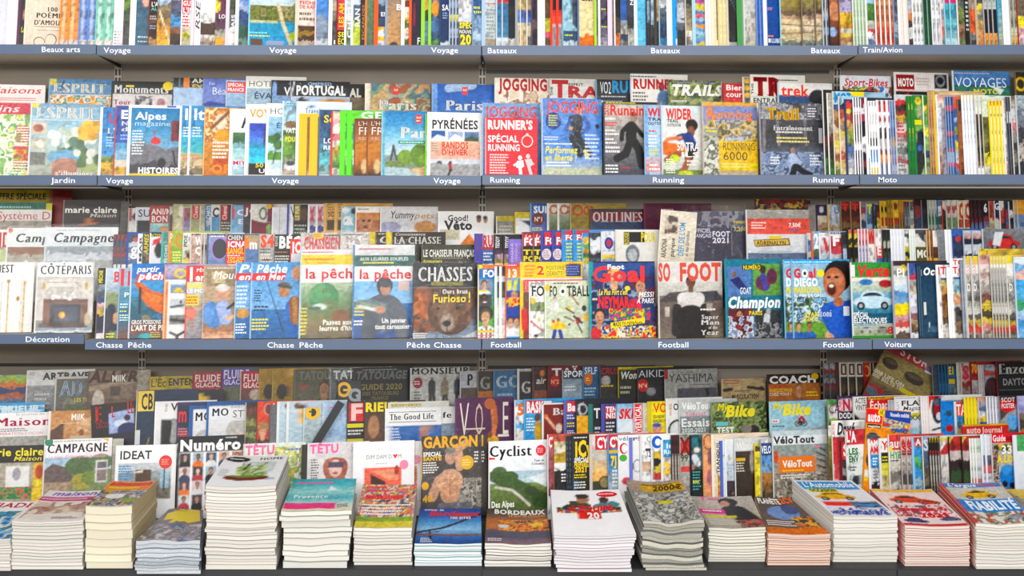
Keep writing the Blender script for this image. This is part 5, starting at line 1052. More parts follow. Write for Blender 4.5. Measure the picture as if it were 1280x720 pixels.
r3('b', 1253.5, 251, 70, 'car', 'white car magazine with red field', 'q 251 300 d8d0d0 c03c40 c83c3c 2a3440 48505c;n .12 3', 'e4e0dc')
r3('b', 1260, 251, 70, 'car', 'car magazine in blue over red', 'q 251 300 3a3c48 a83840 4a6090 a83030 c03c40;n .12 3', '3a3c44', n=1)
r3('b', 1265, 252, 70, 'car', 'black car magazine with white block letters', 'q 252 300 2a2c30 c8ccd0 26282c 3a3c40 c8c8c8;n .2 3', 'c8ccd0')
r3('b', 1271, 250, 70, 'car', 'amber topped car magazine with blue foot', 'q 250 268 d8981c*2;q 268 300 6a88b0 7a98bc 98b4cc;n .12 3', 'b8b8b0', n=2, dx=4.5)
# middle row
r3('m', -66, 287, 80, 'home', 'white home magazine with red letter', 'g ece8e4;N -66 305 14 420 9 d8d4c8 e8e4dc b8b0a0;B 0 291 5 309 c83c40;T -40 4 309 291 c83c40 b "MAND";n .06 6;q 312 425 c8d0a0 e8e4c0 d8d4c8', 'e8e8e8', n=1)
r3('m', 4, 285, 80, 'home', 'pale country magazine with black italic title', 'g e4e6e4 d8dcd8;r 4 309 90 330 d0ccc4;q 309 340 8a5a3c b0a898 d8d4cc;e 8 288 3 3 e07848;n .06 7;T 13 85 303 292 30363c is "Campagne"', 'e0e4e4', film=1)
r3('m', 52, 284, 86, 'home', 'wrapped country magazine with long black italic title', 'g e0e4e4 d4dadc;q 308 345 98a0a4 c8ccd0 a8a8a4 d8d4cc;n .08 7;T 61 133 303 291 2c3238 is "Campagne";T 68 122 308 304 a8c0c8 l "COLLECTION";L 64 287 132 289 1 a8b0b4', 'd8dcdc', film=1.3, full=True)
r3('m', 138, 293, 70, 'fishing', 'grey magazine with red and blue bars', 'q 293 330 b04448 4a5a80 7a4a50 a04044 5a6078;n .15 4', '6a6468', n=3, dx=5)
r3('m', 155, 290, 74, 'fishing', 'blue topped magazine with white ring letter', 'q 290 294 2a5aa8*1;q 294 330 4a5868 c8ccd4 687890 d8d8dc 5a7498;n .12 4;T 160 168 319 305 eceef2 b "g";T 162 169 302 295 c85a60 b "a"', '2c58a8', ew=2)
r3('m', 169, 292, 74, 'fishing', 'slim white fishing magazine', 'q 292 330 f0f0ee*3 c8ccd0 e8e8e8;n .08 3;V 171 174 328 296 4a4a4c b "MAR"', 'f6f6f6')
r3('m', 175, 291, 74, 'fishing', 'dark fishing magazine with yellow slanted script', 'q 291 330 48483c 6a6a60 3c3e38 7a7870 4a5a4c;n .25 4;V 177 182 318 293 d8c840 bi "ARMES";e 182 322 3 4 b87858', '5a5a50')
r3('m', 184, 291, 74, 'fishing', 'white magazine with black top and red scope', 'G 285 297 1c1c1c;G 297 425 e4e4ea dcdce2;p d83040 188 300 198 296 196 304 187 307;e 195 313 5 10 2c2426;n .05 6;T 185 198 296 292.5 d8c830 b "ACTION"', 'ececf0')
r3('m', 198.5, 290, 74, 'fishing', 'teal fishing magazine', 'q 290 330 4a9a98*2 5ab0a8 3a8c88*2 78b8a8;n .15 4;V 203 206 329 306 d0e8e4 b "PECHES"', '58b0a8', ew=2)
r3('m', 207, 289, 74, 'fishing', 'green fishing magazine with orange ring', 'g a8b848 88b448 c8c048 e0d040;r 207 289 211 430 e08c48;n .15 4;O 222 302 7 7.5 e88c30;O 222 302 4 4.4 98bc48;L 213 314 226 328 4 f4ec80;T 208.5 212 303 292 f0e0d0 b "P"', 'e0a060', ew=2)
r3('m', 225.5, 291, 74, 'fishing', 'white magazine with black heron', 'q 291 330 e4e4e0*2 d8d8c8 c8c4a8 e8c848;p 24262c 228 312 234 318 236 326 231 322;n .1 4;V 227 231 309 294 4a4c58 b "POE"', 'dcdcd8')
r3('m', 235, 292, 74, 'fishing', 'rosy magazine with white capitals', 'q 292 330 d0b0a0*2 c8a490 d0a898 d8b8a8;n .1 4;L 236 292 250 295 1 4a4440;T 241 250 306 297 fbf6f2 B "W";T 241 250 318 309 fbf6f2 B "Q"', 'e8d8cc')
r3('m', 248, 292, 74, 'fishing', 'slim pink and black magazine', 'q 292 330 c0aca4 a89890 3a3638 988c88 b0a098;n .3 3', 'd8ccc4', n=2, dx=4)
r3('m', 256, 292, 74, 'fishing', 'blue magazine with large violet ring', 'g 98a8c8 7a94bc 6a90b8 8098b0;n .1 6;O 271 311 11 15 a890d0;O 271.5 311 8.8 12.6 44444c;e 276 320 4 5 b8643c;L 257 292 282 296 1 484c50;L 260 294 280 297 1 f0f0f0', '5a6a80', ew=1.6)
r3('m', 280.5, 293, 74, 'fishing', 'red hunting dog magazine with yellow block title', 'q 293 301 4a4440;q 301 311 e03c54;q 311 330 e8485c*2;r 280 310 360 318 e03848;n .06 5;T 282 300 300 294.5 e8e4e0 b "CHIEN";T 282 304 309 302 fbf4f4 B "ICNA";T 281.5 302 317.5 310.5 f0c820 B "SANGL";L 282 318.5 302 321 1 f0f0f0;T 282 302 325 321.5 f0e430 b "TOP DES";T 282 300 329 325.8 f0e430 b "CHIEN"', 'd84050')
r3('m', 303, 294, 72, 'fishing', 'orange and blue magazine with white letter m', 'G 288 312 b8a888 c8a880;r 303 296 309 312 e88848;G 312 425 6a88b4 5a7cac;n .15 5;T 309 319 311 300 f4f4f4 B "m";L 307 295 318 298 1 8a9a68', 'd8883c')
r3('m', 321, 293, 72, 'fishing', 'magazine with orange initial', 'g c8c8c4 a8a8a0 8a8c88;n .2 4;T 323 340 309 294 e85c28 B "S4";L 323 310 338 318 2 6a6a68;L 324 316 340 330 3 e0d8d0;e 331 326 5 4 8a4c34', '9ca098')
r3('m', 341, 293, 74, 'fishing', 'dark green magazine with tall white letters', 'g 2c3430 343c36 485048;n .12 5;T 346 384 310 296 f2f2ee B "BÉCA";L 342 314 360 317 1 c87840;L 342 319 361 329 3 dcdcd4;V 342 345 308 295 c8ccc4 b "REVUE"', '4a5048')
r3('m', 361, 299, 74, 'fishing', 'bright red magazine with white initials', 'G 294 318 e0443c e43c38;G 318 425 d8dce0 b8bcc4;n .06 5;T 363 376 316 303 fbf0ee B "IO"', 'e05048')
r3('m', 374, 291, 74, 'fishing', 'wrapped pale hunting magazine with red title', 'g b8b4ac c8c0b8 d8d0c8;N 374 291 448 320 7 c8bcb4 dcd4cc a89c94 e0d8d0;n .08 5;T 378 428 311 297 d84a50 B "CHASSEICNA";B 389 291 401 298.5 f0c828;L 390 292 400 297 2 c05030;L 402 293 440 296 1 4a4a4c', 'd0ccc8', film=1)
r3('m', 424, 290, 70, 'fishing', 'grey wrapped magazine left of the brown ones', 'g c0bcb4 d4d0c8 a8a49c;N 424 290 470 320 6 d8d4cc c0b8b0 e8e4e0 a8a098;n .1 5;L 428 292 456 295 1 6a6a6a', 'ccc8c4', film=.8)
r3('m', 461, 290, 74, 'hunting', 'brown hunting magazine with yellow end bands', 'g 342c26 3c342c;r 461 289 468 306 dcc428;n .1 5;T 471 530 304 295 e4e0d8 is "CHASS";L 471 291 482 294 1 c8c0b0', 'dcc428')
r3('m', 481.5, 290, 74, 'hunting', 'second brown hunting magazine with yellow end band', 'g 342c26 3a322a;r 481 289 488.5 306 dcc428;n .1 5;T 491 550 305 296 e4e0d8 s "LA CHASSE";T 492 530 294.5 291 d8d0c4 i "Connaissance"', 'dcc428')
r3('m', 526, 306, 72, 'hunting', 'olive hunting magazine with white condensed title', 'g 48483c 545444 6a6850;n .14 5;T 528 594 321 312.5 eeece4 b "LE CHASSEUR FRANÇAIS";L 540 322 580 324 1 a8a898;T 528 552 328.5 324.5 d8d030 b "Armuriers"', '6a6a5a', full=True)
r3('m', 592.5, 292, 74, 'football', 'blue violet spined sports magazine', 'q 292 330 5a58a8 4a58a8 3a68b0 2a50a0;r 597 293 600 312 d84858;n .1 3', '544fa4', n=2, dx=5, ew=4)
r3('m', 602, 292, 74, 'football', 'white sports magazine with red letters over blue', 'q 292 312 e8dce0*3;q 312 330 3a68a8 2c5c9c 34609c;n .06 5;T 603 630 308.5 295 c83844 B "RUGB";B 602 309 630 312 b82c38;L 604 315 616 327 3 d8e0f0', '5058a4')
r3('m', 617, 293, 74, 'football', 'black sports magazine with white upright word', 'q 293 313 1c1a1e*3;q 313 330 5a3a5c c8a0b0 b8a030;n .15 4;V 619.5 624 311 296 e8e8e8 bi "TEDDY"', '343034', n=2, dx=12)
r3('m', 635.5, 299, 72, 'football', 'lilac sports magazine', 'g 8a78c8 9880c8 b080b8;n .1 5;V 639 641.5 328 304 c8c0e8 b "FINALE";V 644 646.5 328 304 d8a8cc b "UNIQUE"', '7a68b8')
r3('m', 652.5, 290, 74, 'football', 'black football magazine with yellow headline', 'q 290 308 8a2c38 4a2c34;q 308 330 26221c*3;n .06 5;B 654 293 668 307 c82c38;T 654.5 690 307 298 f6eef0 B "FOOT";T 656 664 297 293 f6e8ec i "Le";T 654 690 318.5 312.5 e8d828 B "TRIO";T 654 690 326.5 320.5 e8d828 B "POGBA"', '9a6a70', n=2, dx=13.5)
r3('m', 676, 288, 74, 'football', 'blue football magazine with white disc', 'q 288 307 3c4a9c;q 307 330 2c3c94 3a4490;n .06 5;B 681 290 694 307 d43440;T 681.5 710 305.5 297 f8eef0 B "FOOT";O 683.5 318 6 7 e8e0e4;L 679 313 688 323 5 b88898', '4a54a8', n=2, dx=14, ew=3)
r3('m', 702.5, 287, 74, 'football', 'sky blue football magazine with yellow text', 'q 287 301 5a98d0;q 301 330 28a0e0*3;n .06 5;B 707 288 724 300 cc4450;T 707 735 300 294 f4eef4 B "FOOT";L 708 303 718 328 6 d8e068', '4a94d4', n=2, dx=14)
r3('m', 728, 291, 74, 'football', 'football magazine with many bright colours', 'q 291 330 3a88c8 e0c048 48a868 d8b040 3a9858 e8d838;n .25 4', '8ab8d8')
r3('m', 737, 291, 74, 'football', 'football magazine with white shirt shoulder', 'q 291 330 4a5060 e0e4e8 e8ecec 3a4048 5a6070;n .15 4;e 743 310 5 8 e8ecf0', '3a4a50')
r3('m', 752, 289, 74, 'football', 'white football magazine with blue club badge', 'g e4e6ea d0d4e0;q 318 330 e0c838 8a98b8;n .06 5;O 762 304 5.5 7.5 2f4c98;O 762 304 3 4.5 c83c50', 'dadde2')
r3('m', 770, 287, 74, 'football', 'white newspaper-like football magazine with yellow strip', 'g e8e6e0 ece8e0;r 781 290 788 306 3a3a20;e 792 318 9 12 7a8088;e 792 319 6 8 b8bcc0;n .06 5;V 782 787 306 291 e0d038 b "ROUGE";B 788 290 808 303 2c2c2c;T 803 822 302 291 e0d030 B "POUR"', 'e0dcd4')
r3('m', 818, 266, 46, 'newspaper', 'folded newspaper with blue upright words', 'g dcd4c4 d8ccb8 d4c8b4;e 830 284 6 8 8a6a58;N 824 272 840 296 5 4a4440 8a7060 c8b8a8;n .06 5;V 843 850 322 280 4a98c0 b "DÉFI DE L\'OM";V 833 838 324 300 3a3a3a b "parque";V 822 828 326 302 3a3a3a b "ARADONA";V 852 856 322 290 6a6a68 b "et des Girondins"', 'e4dccc', roll=-5, dn=-.02, phi=4, vis=46)
r3('m', 856, 264, 80, 'football', 'wrapped charcoal pack with football calendar', 'g 4a4658 423e50 3a3848 5a5660;N 856 264 936 284 8 5a566a 8a8890 4a4658;n .12 7;T 866 892 291 286 c8c4d0 b "OFFICIEL";T 866 892 297 292.5 c8c4d0 b "FRANÇAIS";T 893 916 296 289.5 e4e0e8 b "FOOT";T 893 916 304 297.5 e4e0e8 b "2021";T 921 936 279.5 276 d8c848 b "PANINI";T 921 938 289 284 d0c878 b "7,20€";B 918 284 918.6 320 8a8890', '8a8894', film=1.8, full=True, phi=8)
r3('m', 935, 262, 82, 'leaflet', 'wrapped red and white sticker pack with golden logo', 'G 255 273 a8a49c 98948c;G 273 293 d04834 d8503c;G 293 318 dcdcdc d0d4d8;G 318 425 5a6a8a a8b0b8;n .08 6;P 8a6a20 944 300 990 298 992 307 946 309;P d8b848 945.5 301 988 299.5 990 305.5 947 307.5;T 948 986 306.5 301.5 6a4a18 B "ADRENALYN";B 964 295 980 299 e0c830;L 942 277 962 287 3 f0d8d0;T 990 1006 284 279 f0ece8 b "7,50€";L 990 286 1008 290 1 4a6aa8;B 950 314 992 317 b8bcc0', 'd8d4d0', film=1.6, full=True, phi=6)
r3('m', 1011, 291, 74, 'car', 'blue sports magazine under the sticker pack', 'q 291 330 c8ccd0 3a70a8 5a88b8 c8b8a8 2a5c98;n .2 4', 'b8bcc4')
r3('m', 1016.5, 289, 74, 'car', 'car magazine with large figure two', 'q 289 330 88aecc 90b4d0 98bcd4 5a6a50 3a4a80;r 1016 289 1019 314 e06838;n .1 5;T 1020 1027 310 293 eef2f4 B "2"', 'e07040', ew=2)
r3('m', 1026.5, 291, 74, 'car', 'white car magazine with tilted red letter', 'q 291 330 e8e8ea e4e0e4 d8b8bc c8ccd8 c0c4cc;p c8283c 1031 297 1035 297 1040 312 1036 318;n .08 4', 'eceef0')
r3('m', 1040, 290, 74, 'car', 'white car magazine with red square initial', 'q 290 330 d0d4d8 d8404c e04450 d84450 c8c8d0 b8a8b0;n .1 4;T 1043 1053 307 295 f4f0f0 B "F";L 1041 290 1056 293 1 3a3a40', 'e4e4e6', n=1)
r3('m', 1055, 290, 74, 'car', 'black and pale blue car magazine', 'q 290 330 3a3e44 2c3034 5a6468 b0b8d4 a8b4d0 98a0c0;n .15 4', '3a3c40')
r3('m', 1061.5, 287, 74, 'car', 'black car magazine with yellow initial', 'q 287 292 e07058;q 292 309 d8c028 3a3418 d0b824;q 309 330 26221c 2a2620 8a8478;n .1 4', '2a2620', n=2, dx=7, ew=2)
r3('m', 1075.5, 286, 74, 'car', 'pink and lilac car magazine', 'q 286 307 d87078 e08088 d0606c;q 307 330 a8a8cc b0b4d0;n .12 3', 'f0e8ec', n=3, dx=4)
r3('m', 1087.5, 286, 74, 'car', 'car magazine with red W on rose', 'q 286 306 d08078 c8605c;q 306 330 f0ecec e0dcdc f0ecec;n .08 4;T 1089 1097 303 290 c03034 B "W"', 'ecd8d4')
r3('m', 1096.5, 286, 74, 'car', 'white car magazine with red E', 'q 286 308 f0e8e8*2;q 308 322 e85048;q 322 330 4a7ab8;n .08 4;T 1099 1105 319 309 f8e8e4 B "E"', 'e8c8c0')
r3('m', 1106, 287, 74, 'car', 'black green car magazine', 'q 287 330 2c302c 3a4038 a8ac98 2a302c 3a4a40 3a5888;n .3 3', '3a3c3a', n=2, dx=5)
r3('m', 1116.5, 287, 74, 'car', 'white edged car magazine', 'g e4e8f0 d8dce8;n .08 2.5', 'fcfcfd', n=4, dx=4)
r3('m', 1133, 287, 74, 'car', 'white car magazine with yellow U', 'q 287 308 c8ccc8 5a5c58 f0f0ec*2;q 308 330 c8c030 3a3a20 c8c038;n .1 4', 'e4e8e0')
r3('m', 1140, 287, 74, 'car', 'slim pale green car magazine', 'g dfe8de d0dcd0;n .1 3', 'f2f6f2', n=2, dx=3.4)
r3('m', 1146.5, 287, 74, 'car', 'white car magazine with olive box', 'q 287 308 5a5c60 c8c8c4 e4e4e0 dcdcd8;p 48484c 1150 290 1160 290 1162 304 1156 300;q 308 330 c8c8b0 b8b8a0;n .08 4;B 1147.5 309 1162 327 5c6030;T 1149 1170 322 313 ecece0 B "MOI"', 'eceeea', ew=1.6)
r3('m', 1161.5, 288, 74, 'car', 'amber brown car magazine', 'q 288 330 a8702c b87830 8a5428 6a4a2c d89830;n .2 3', 'd8b890', n=2, dx=3.6)
r3('m', 1168.5, 288, 74, 'car', 'car magazine half white half brown', 'q 288 309 f0ece6;q 309 330 6a4028 5a3420 d8b030;n .12 4', '8a6038')
r3('m', 1176, 287, 74, 'car', 'plain grey car magazine', 'g 8a8c90 7c7e82;n .06 5', '9a9ca0', ew=1)
r3('m', 1185, 287, 74, 'car', 'thick white car magazine', 'g dfe2ea;n .06 3', 'fbfbfc', n=2, dx=4.5, ew=3)
r3('m', 1194, 286, 74, 'car', 'wrapped navy car magazine with red disc', 'q 286 295 3a6ab8*2;q 295 330 2c4468 3a4a6c 2a3a5c 8a98b0;e 1203 299 4 4 d83c40;n .2 4', '3a6cb8', film=.6)
r3('m', 1208, 288, 74, 'car', 'wrapped car magazine with white windows', 'q 288 298 c8d0dc d8a8a0;q 298 330 2c3850 d8dce4 e0e4e8 2c4058 3a4a68;n .25 4', 'b8c0cc', film=.6, n=2, dx=11)
r3('m', 1232, 286, 76, 'car', 'wrapped car magazine with red sports car', 'g 8a8c90 4a5058 5a6068;c 1262 304 44 c83834;p e8ecee 1250 290 1262 290 1256 308 1246 306;n .15 6;l d8d8dc 1 1232 312 1300 320', 'd0d4d8', film=1, full=True)
# front row
r3('f', -52, 328, 86, 'home', 'home magazine with white doors and gold handles', 'g f0efec e8e6e2;r -52 328 34 342 f6f6f4;l d8d4cc 1 20 345 20 420;l d8d4cc 1 -4 345 -4 420;r 2 350 6 354 c8a050;r 22 352 25 356 c8a050;l c8a050 .8 4 352 4 418;l c8a050 .8 23 352 23 418;e 16 374 2 3 b8904c;n .04 8;T -46 9.5 341 331 1c1c1e s "CÔTÉ OUEST"', 'dcd8d0', phi=9)
r3('f', 42, 328, 70, 'home', 'wrapped home magazine with fireplace photograph', 'g c8c4bc c0bab0 a8a298 8a8480;r 42 346 112 400 c4beb6;r 44 350 54 400 d0cac2;r 98 350 112 400 d0ccc4;r 52 374 106 380 6a3c24;r 52 380 60 404 7a4a2c;r 98 380 106 404 7a4a2c;r 60 380 98 404 26282e;r 66 384 94 402 3c4454;e 75 394 4 4 e8902c;e 76 394 2 2.5 fbd060;r 48 404 106 412 4a2c1c;q 410 419 8a98a0 c8ccd0 6a7a80;b 10 62 366 96 374 2.2 e4e4e0 c8c8c4 e8e8e4;e 103 358 2 5 c8a040;e 52 358 2 5 c8a040;e 106 400 4 8 b8a890;n .1 6;B 44 328 110 346 f6f5f2;T 46 109 343 332 1c1c1e s "CÔTÉPARIS";T 58 96 352.5 349.5 f0e8dc b "MOMENTS PRÉCIEUX";L 54 354 100 359 2 f4eee6', 'e0dcd6', film=1.1, full=True, phi=6, dn=-.004)
r3('f', 118.5, 335, 76, 'fishing', 'navy fishing magazine with upright yellow word', 'q 335 356 1a1c1c*2 2a2c24;q 356 424 8a98a0 4a5a68 2c5080 d8a8b0 c8a838 1c2444 1a2440 3a3c50 e0d8d8;n .2 4;V 120.5 124.5 354 338 d8cc30 B "PÊCHE";T 120 129 420 416.5 f0ccd8 b "ART"', '6a6458', ew=1)
r3('f', 128.5, 335, 76, 'fishing', 'pale fishing magazine with red letter B', 'g c8d4e0 a8b8c4 8a9ab0 6a7484;m 368 6 8 8a9470;l 2a3048 5 137 385 140 410;e 143 398 4 7 d0a078;l 3a3c48 4 132 390 133 420;n .12 5;T 138 146 351.5 340 d84850 b "B";B 137 352 147 353 d84850;L 132 416 143 423 2 e0d83c', 'd4dce4')
r3('f', 145.5, 335.5, 76, 'fishing', 'teal fishing magazine with red upright tab', 'g 7a9cb4 6a9ab0 4a86a0 2a6884 8a5a44;r 145 335 162 358 a8b8c8;n .1 5;B 147.5 336 151.5 357.5 d83848;B 156 339 160 357.5 d03058;T 152 172 371.5 366 e8f0f4 b "PAS";L 148 379 160 386 2 dcecf0;L 148 388 156 391 1 e0d83c;L 148 393 160 402 3 d8ecdc', '9ab0c4')
r3('f', 159.5, 329.5, 78, 'fishing', 'fishing magazine with orange fish on teal water', 'G 325 348 2078c0;G 348 372 4a94c4 3a98cc;G 372 425 3a7c90 2f6a7c 2a5a6c 8a5038 2c6878;p d87028 166 352 174 354 186 364 202 368 214 376 214 394 196 392 180 382 170 366;l c86428 2 166 354 176 368;p e0843c 178 366 200 372 202 380 186 378;l 1c343c 1.5 172 360 172 392;e 180 398 5 4 8a8068;e 196 396 8 3 3a7ca8;e 180 421 8 4 48a8b0;n .12 5;P d83848 169 342.5 208 342.5 208 350.5 166 350.5;T 167 193 340 333 f6f6f4 bi "partir";T 169 206 349.5 341 f6f2f0 Bi "pêche";T 163 198 405.5 400.5 e8e4e0 b "GROS POISSONS";T 163 208 413.5 407 f6f4f0 b "L\'ART DE PIST";L 186 415 200 423 3 d8b840', 'c8d4dc')
r3('f', 202.5, 330.5, 76, 'fishing', 'orange spined fishing magazine with four small pictures', 'g e4e4e2;G 325 349 a89cc0 b8a8c0 8a88a8;r 204 352 207.5 425 e88838;n .06 5;e 222 342 8 6 e8c828;e 222 342 4.5 3.4 a89cb8;r 210 356 230 367 7a98b8;p d8b838 212 366 228 366 222 360 218 360;r 210 374 230 386 c8ccd0;l 4a5058 1.4 212 384 226 382;e 223 378 1.6 2.4 3a3a3c;r 210 394 230 406 8a8a88;l 3c3c40 2 212 400 228 402;r 210 412 230 424 e0e0e0;l 2a3038 1.5 212 416 220 420 229 415;l 2a3038 1.6 220 420 220 424', 'e8a070', ew=1)
r3('f', 230, 332, 76, 'fishing', 'fishing magazine with red header and yellow headline', 'G 325 353 d84444;G 353 385 c8ccc8 a8a49c;G 385 425 c8a090 a8948c 8a8c98;e 236 392 8 8 d88070;e 252 402 10 16 98989c;n .12 5;T 231 241 351 335 f8f0ee B "1";T 241 252 351 343 f8f0ee B "er";T 242 262 340 336 f6e8e8 b "PÊCHE";T 231 258 360.5 354.5 e8dc20 B "GARDO";T 231 262 366 361.5 f4f4f0 b "LE MONT";B 230.5 369 246 382 e8cc28;L 231 370 246 381 3 c05830', 'd85048')
r3('f', 252, 332, 78, 'fishing', 'magazine with grey haired man tying a fly', 'g b09a80 b8a288 a89078 8a7058;r 256 336 290 358 98866c;r 262 340 278 354 c8b890;e 275 366 8 10 d0a088;e 275 360 7.5 5 d8d4cc;l 5a88c0 9 262 386 266 402;l a8b8e0 8 276 384 280 398;e 258 394 8 10 6a98d0;l e0b080 2.4 282 398 290 396;l 3a3430 1.8 282 386 292 378;q 410 425 a87860 c89a78 d8b098;n .1 5;T 263 312 349 339 f2ece4 i "Mouches";L 256 334 290 337 1 d8d0c4', 'c8b8a0')
FISHER = 'G 325 420 5a98cc 6aa4d4 80b0dc 8ab4d8;G 388 425 3c78b0 2c669c;e {a} 364 7 8.5 b88460;e {a} 357 7.5 4 6a6458;l 54504c 2 {b} 357 {c} 360;l 2f6cb4 8 {d} 384 {e} 420;l 8a5c38 7 {f} 378 {g} 400;l b8844c 3 {f} 374 {g} 404;l 2a2c34 .5 {h} 352 {i} 415;n .08 6'
r3('f', 292, 328, 78, 'fishing', 'blue sea fishing magazine half covered', FISHER.format(a=332, b=326, c=340, d=342, e=350, f=345, g=347, h=310, i=330) + ';T 295 350 341 331 f4f6f6 bi "Pêche";P d83c44 293 341.5 350 341.5 350 351 292 351;T 295 340 350 342.5 f8f2f2 bi "en Mer";L 294 356 308 386 6 d8e8f2;e 302 392 8 6 c8984c;L 294 404 308 418 4 e8f0f4', 'a8c4dc')
r3('f', 311.5, 328, 78, 'fishing', 'sea fishing magazine with capped man holding a fish', FISHER.format(a=352, b=346, c=360, d=362, e=368, f=365, g=367, h=331, i=352) + ';e 367 342 6 9 c8906c;T 317 355 341 331 f4f6f6 bi "Pêche";P d83c44 314 341.5 354 341.5 352 351 312 351;T 317 352 350 342.5 f8f2f2 bi "en Mer";L 316 362 326 378 5 26405c;L 316 382 334 390 2 26405c;L 314 398 338 414 4 e8d848', 'a8c4dc')
r3('f', 373, 312, 80, 'fishing', 'wrapped fishing magazine with open mouthed green fish', 'G 308 319 e8e4e8;G 319 332 f0d028;G 332 354 f2f0ee;G 354 425 b8c4a8 7a9a70 6a7c50 8a7848 5a4c30;e 403 372 18 18 4a8a58;e 398 368 12 12 5aa068;e 408 384 12 8 6a7c48;e 398 384 9 4 c8d8c8;e 392 386 8 2.4 3a5a48;e 404 363 2.6 2.4 1c2418;e 404 363 1 1 d8c848;e 424 396 12 8 8a5c34;r 373 331 375 425 a8c8dc;n .14 5;T 379 448 348.5 336 d83038 b "la pêche";L 376 314 430 317 1 d84858;L 378 322 424 327 1 d87828;L 394 328 412 330 1 6a5a20;T 402 438 406.5 400.5 f6f4ee b "Passez aux";T 398 446 414 408 f6f4ee b "leurres d\'hiver";L 375 384 384 420 8 e0d048', 'b8ccd8', film=1.6)
r3('f', 440, 306, 76, 'fishing', 'wrapped fishing magazine with man in grey raincoat', 'G 300 320 e0e0e0 d0d0d0;G 320 333 2a6058;G 333 352 f0eeec;G 352 380 7ab0dc 98c4e4;G 380 400 3a74b4 2a64a4;G 400 425 2a5a98 24508c;e 478 392 26 24 5a6068;l 4a525a 9 462 392 460 416;l 646a72 9 496 388 502 416;e 479 358 10 12 3c4248;e 480 362 6.5 8 c0907a;e 480 356 7 4 4a4e54;l 6a7c80 5.5 448 381 462 380 478 386;l 8a9888 4 446 380 470 386;l d8dcd4 2 446 383 468 388;p 8a9888 470 384 480 380 478 392;e 444 380 3.4 3 7a8878;e 443 379 1 .9 101010;e 474 388 6 5 c89478;n .1 6;T 447 512 349 337 d83038 b "la pêche";L 447 310 490 313 1 c83c50;T 448 508 326 322 d8e0d8 b "AUX LEURRES SOUPLES";L 452 327 504 331 1 e0d870;T 476 506 404.5 398.5 f4f4f2 b "Un janvier";T 468 511 412 406 f4f4f2 b "tout carnassier";L 442 384 456 396 3 e0d048;L 442 400 456 408 2 f0f0f0;B 496 352 510 364 d0b8b0', '3a78b8', film=1.8, full=True)
r3('f', 515, 329, 81, 'hunting', 'black hunting magazine with brown bear portrait', 'g 3a2a1c 4a3424 5a4434 586070 8a9cac;G 325 360 1c1c20;e 528 388 18 30 8a4c20;e 522 384 8 18 b86a2c;b 26 517 366 545 416 4 a05a28 7a4420 c87830 5a3218;e 562 390 28 30 5a3a24;e 543 366 7 7 6a4428;e 588 370 6 7 5a3a24;e 543 366 4 4 2c1c14;e 588 370 3.4 4 2c1c14;b 60 540 364 588 410 3 6a4428 4a2e1c 7a5030 8a5c38 3c2618;e 559 396 13 20 7c5a40;e 558 404 8.5 11 a08c7c;b 14 552 388 566 412 2 b09a88 8a7464;e 558 405 5 4 141418;l 2a1c16 .8 558 409 558 416;l 3a2a20 .8 552 417 564 417;e 547 386 2.2 2 0e0a08;e 571 386 2.2 2 0e0a08;p c8ccd4 596 414 574 424 596 425;n .28 4;T 521 590 352 334 ecebe6 s "CHASSES";T 538 578 357.5 353 e0d038 l "INTERNATIONALES";T 552 584 368 362 f4f2ec s "Ours brun";T 540 582 378.5 369 f0d428 b "Furioso";T 584 588 378.5 366 f0d428 b "!";L 516 416 534 424 3 e8e0d0;B 515 359.6 596 360.2 8a8884', '34302e', full=True, film=.7)
# football
r3('f', 597, 331, 78, 'football', 'football magazine with three portraits on green', 'G 325 336 e88030;G 336 350 3478c0;G 350 425 4a90b8 5aa048 68b048;r 597 350 615 366 8a94a8;h 605 356 4 c8a088 4a3828 e8e8f0;r 597 368 615 384 4a5458;h 605 374 4.5 5a4034 1c1814 2c3840;h 607 396 6.5 d0a888 6a5038 e8e8ec;l 24242a 1 602 412 602 422;l 24242a 1 608 410 608 422;l 24242a 1 613 412 613 422;n .08 5;O 599 333 4 3 f0d838;T 603 618 346.5 338 f4f6fa B "FO";L 597 362 614 367 1 e8d838;B 597 413 618 416 e8c828;L 597 418 618 424 2 e08088;e 606 378 2 1 f8e8e0', 'e8d8c0')
r3('f', 618, 333, 76, 'football', 'white football magazine with dark green top', 'q 333 352 2a2a30 3a3c40 c8ccd0;q 352 372 2c4430 3c5440;q 372 424 c8ccc4 d8d8d4 b8a8a8 e0dcd8;n .2 4', 'eef0ee', n=2, dx=6, ew=2.2)
r3('f', 631.5, 330, 78, 'football', 'football magazine with orange header and team rows', 'G 325 334 d83c44;G 334 348 e8682c f09838;G 348 364 2f9cd0;r 631 348 648 364 3aa0d4;p e8d028 634 350 640 350 639 362 634 364;p e8d028 643 350 647 350 645 364 641 362;G 364 388 3a4ca0 6a3a8c 2f4a98;N 631 372 710 384 5 e03840 e8b838 3a50a8;G 388 400 2848a0;G 400 421 4a5a78 c8ccd4 2c2c34;h 638 402 4 c89878 2a1c14 e0e0e4;h 646 402 4 c89878 3a2c20 e0e0e4;G 421 425 2a94d0;e 643 369 4 5 c89474;n .16 4;T 633 647 346.5 337 fbe8d8 B "13";L 632 330.5 648 333 1 f8e4dc', 'e86830', ew=1.2)
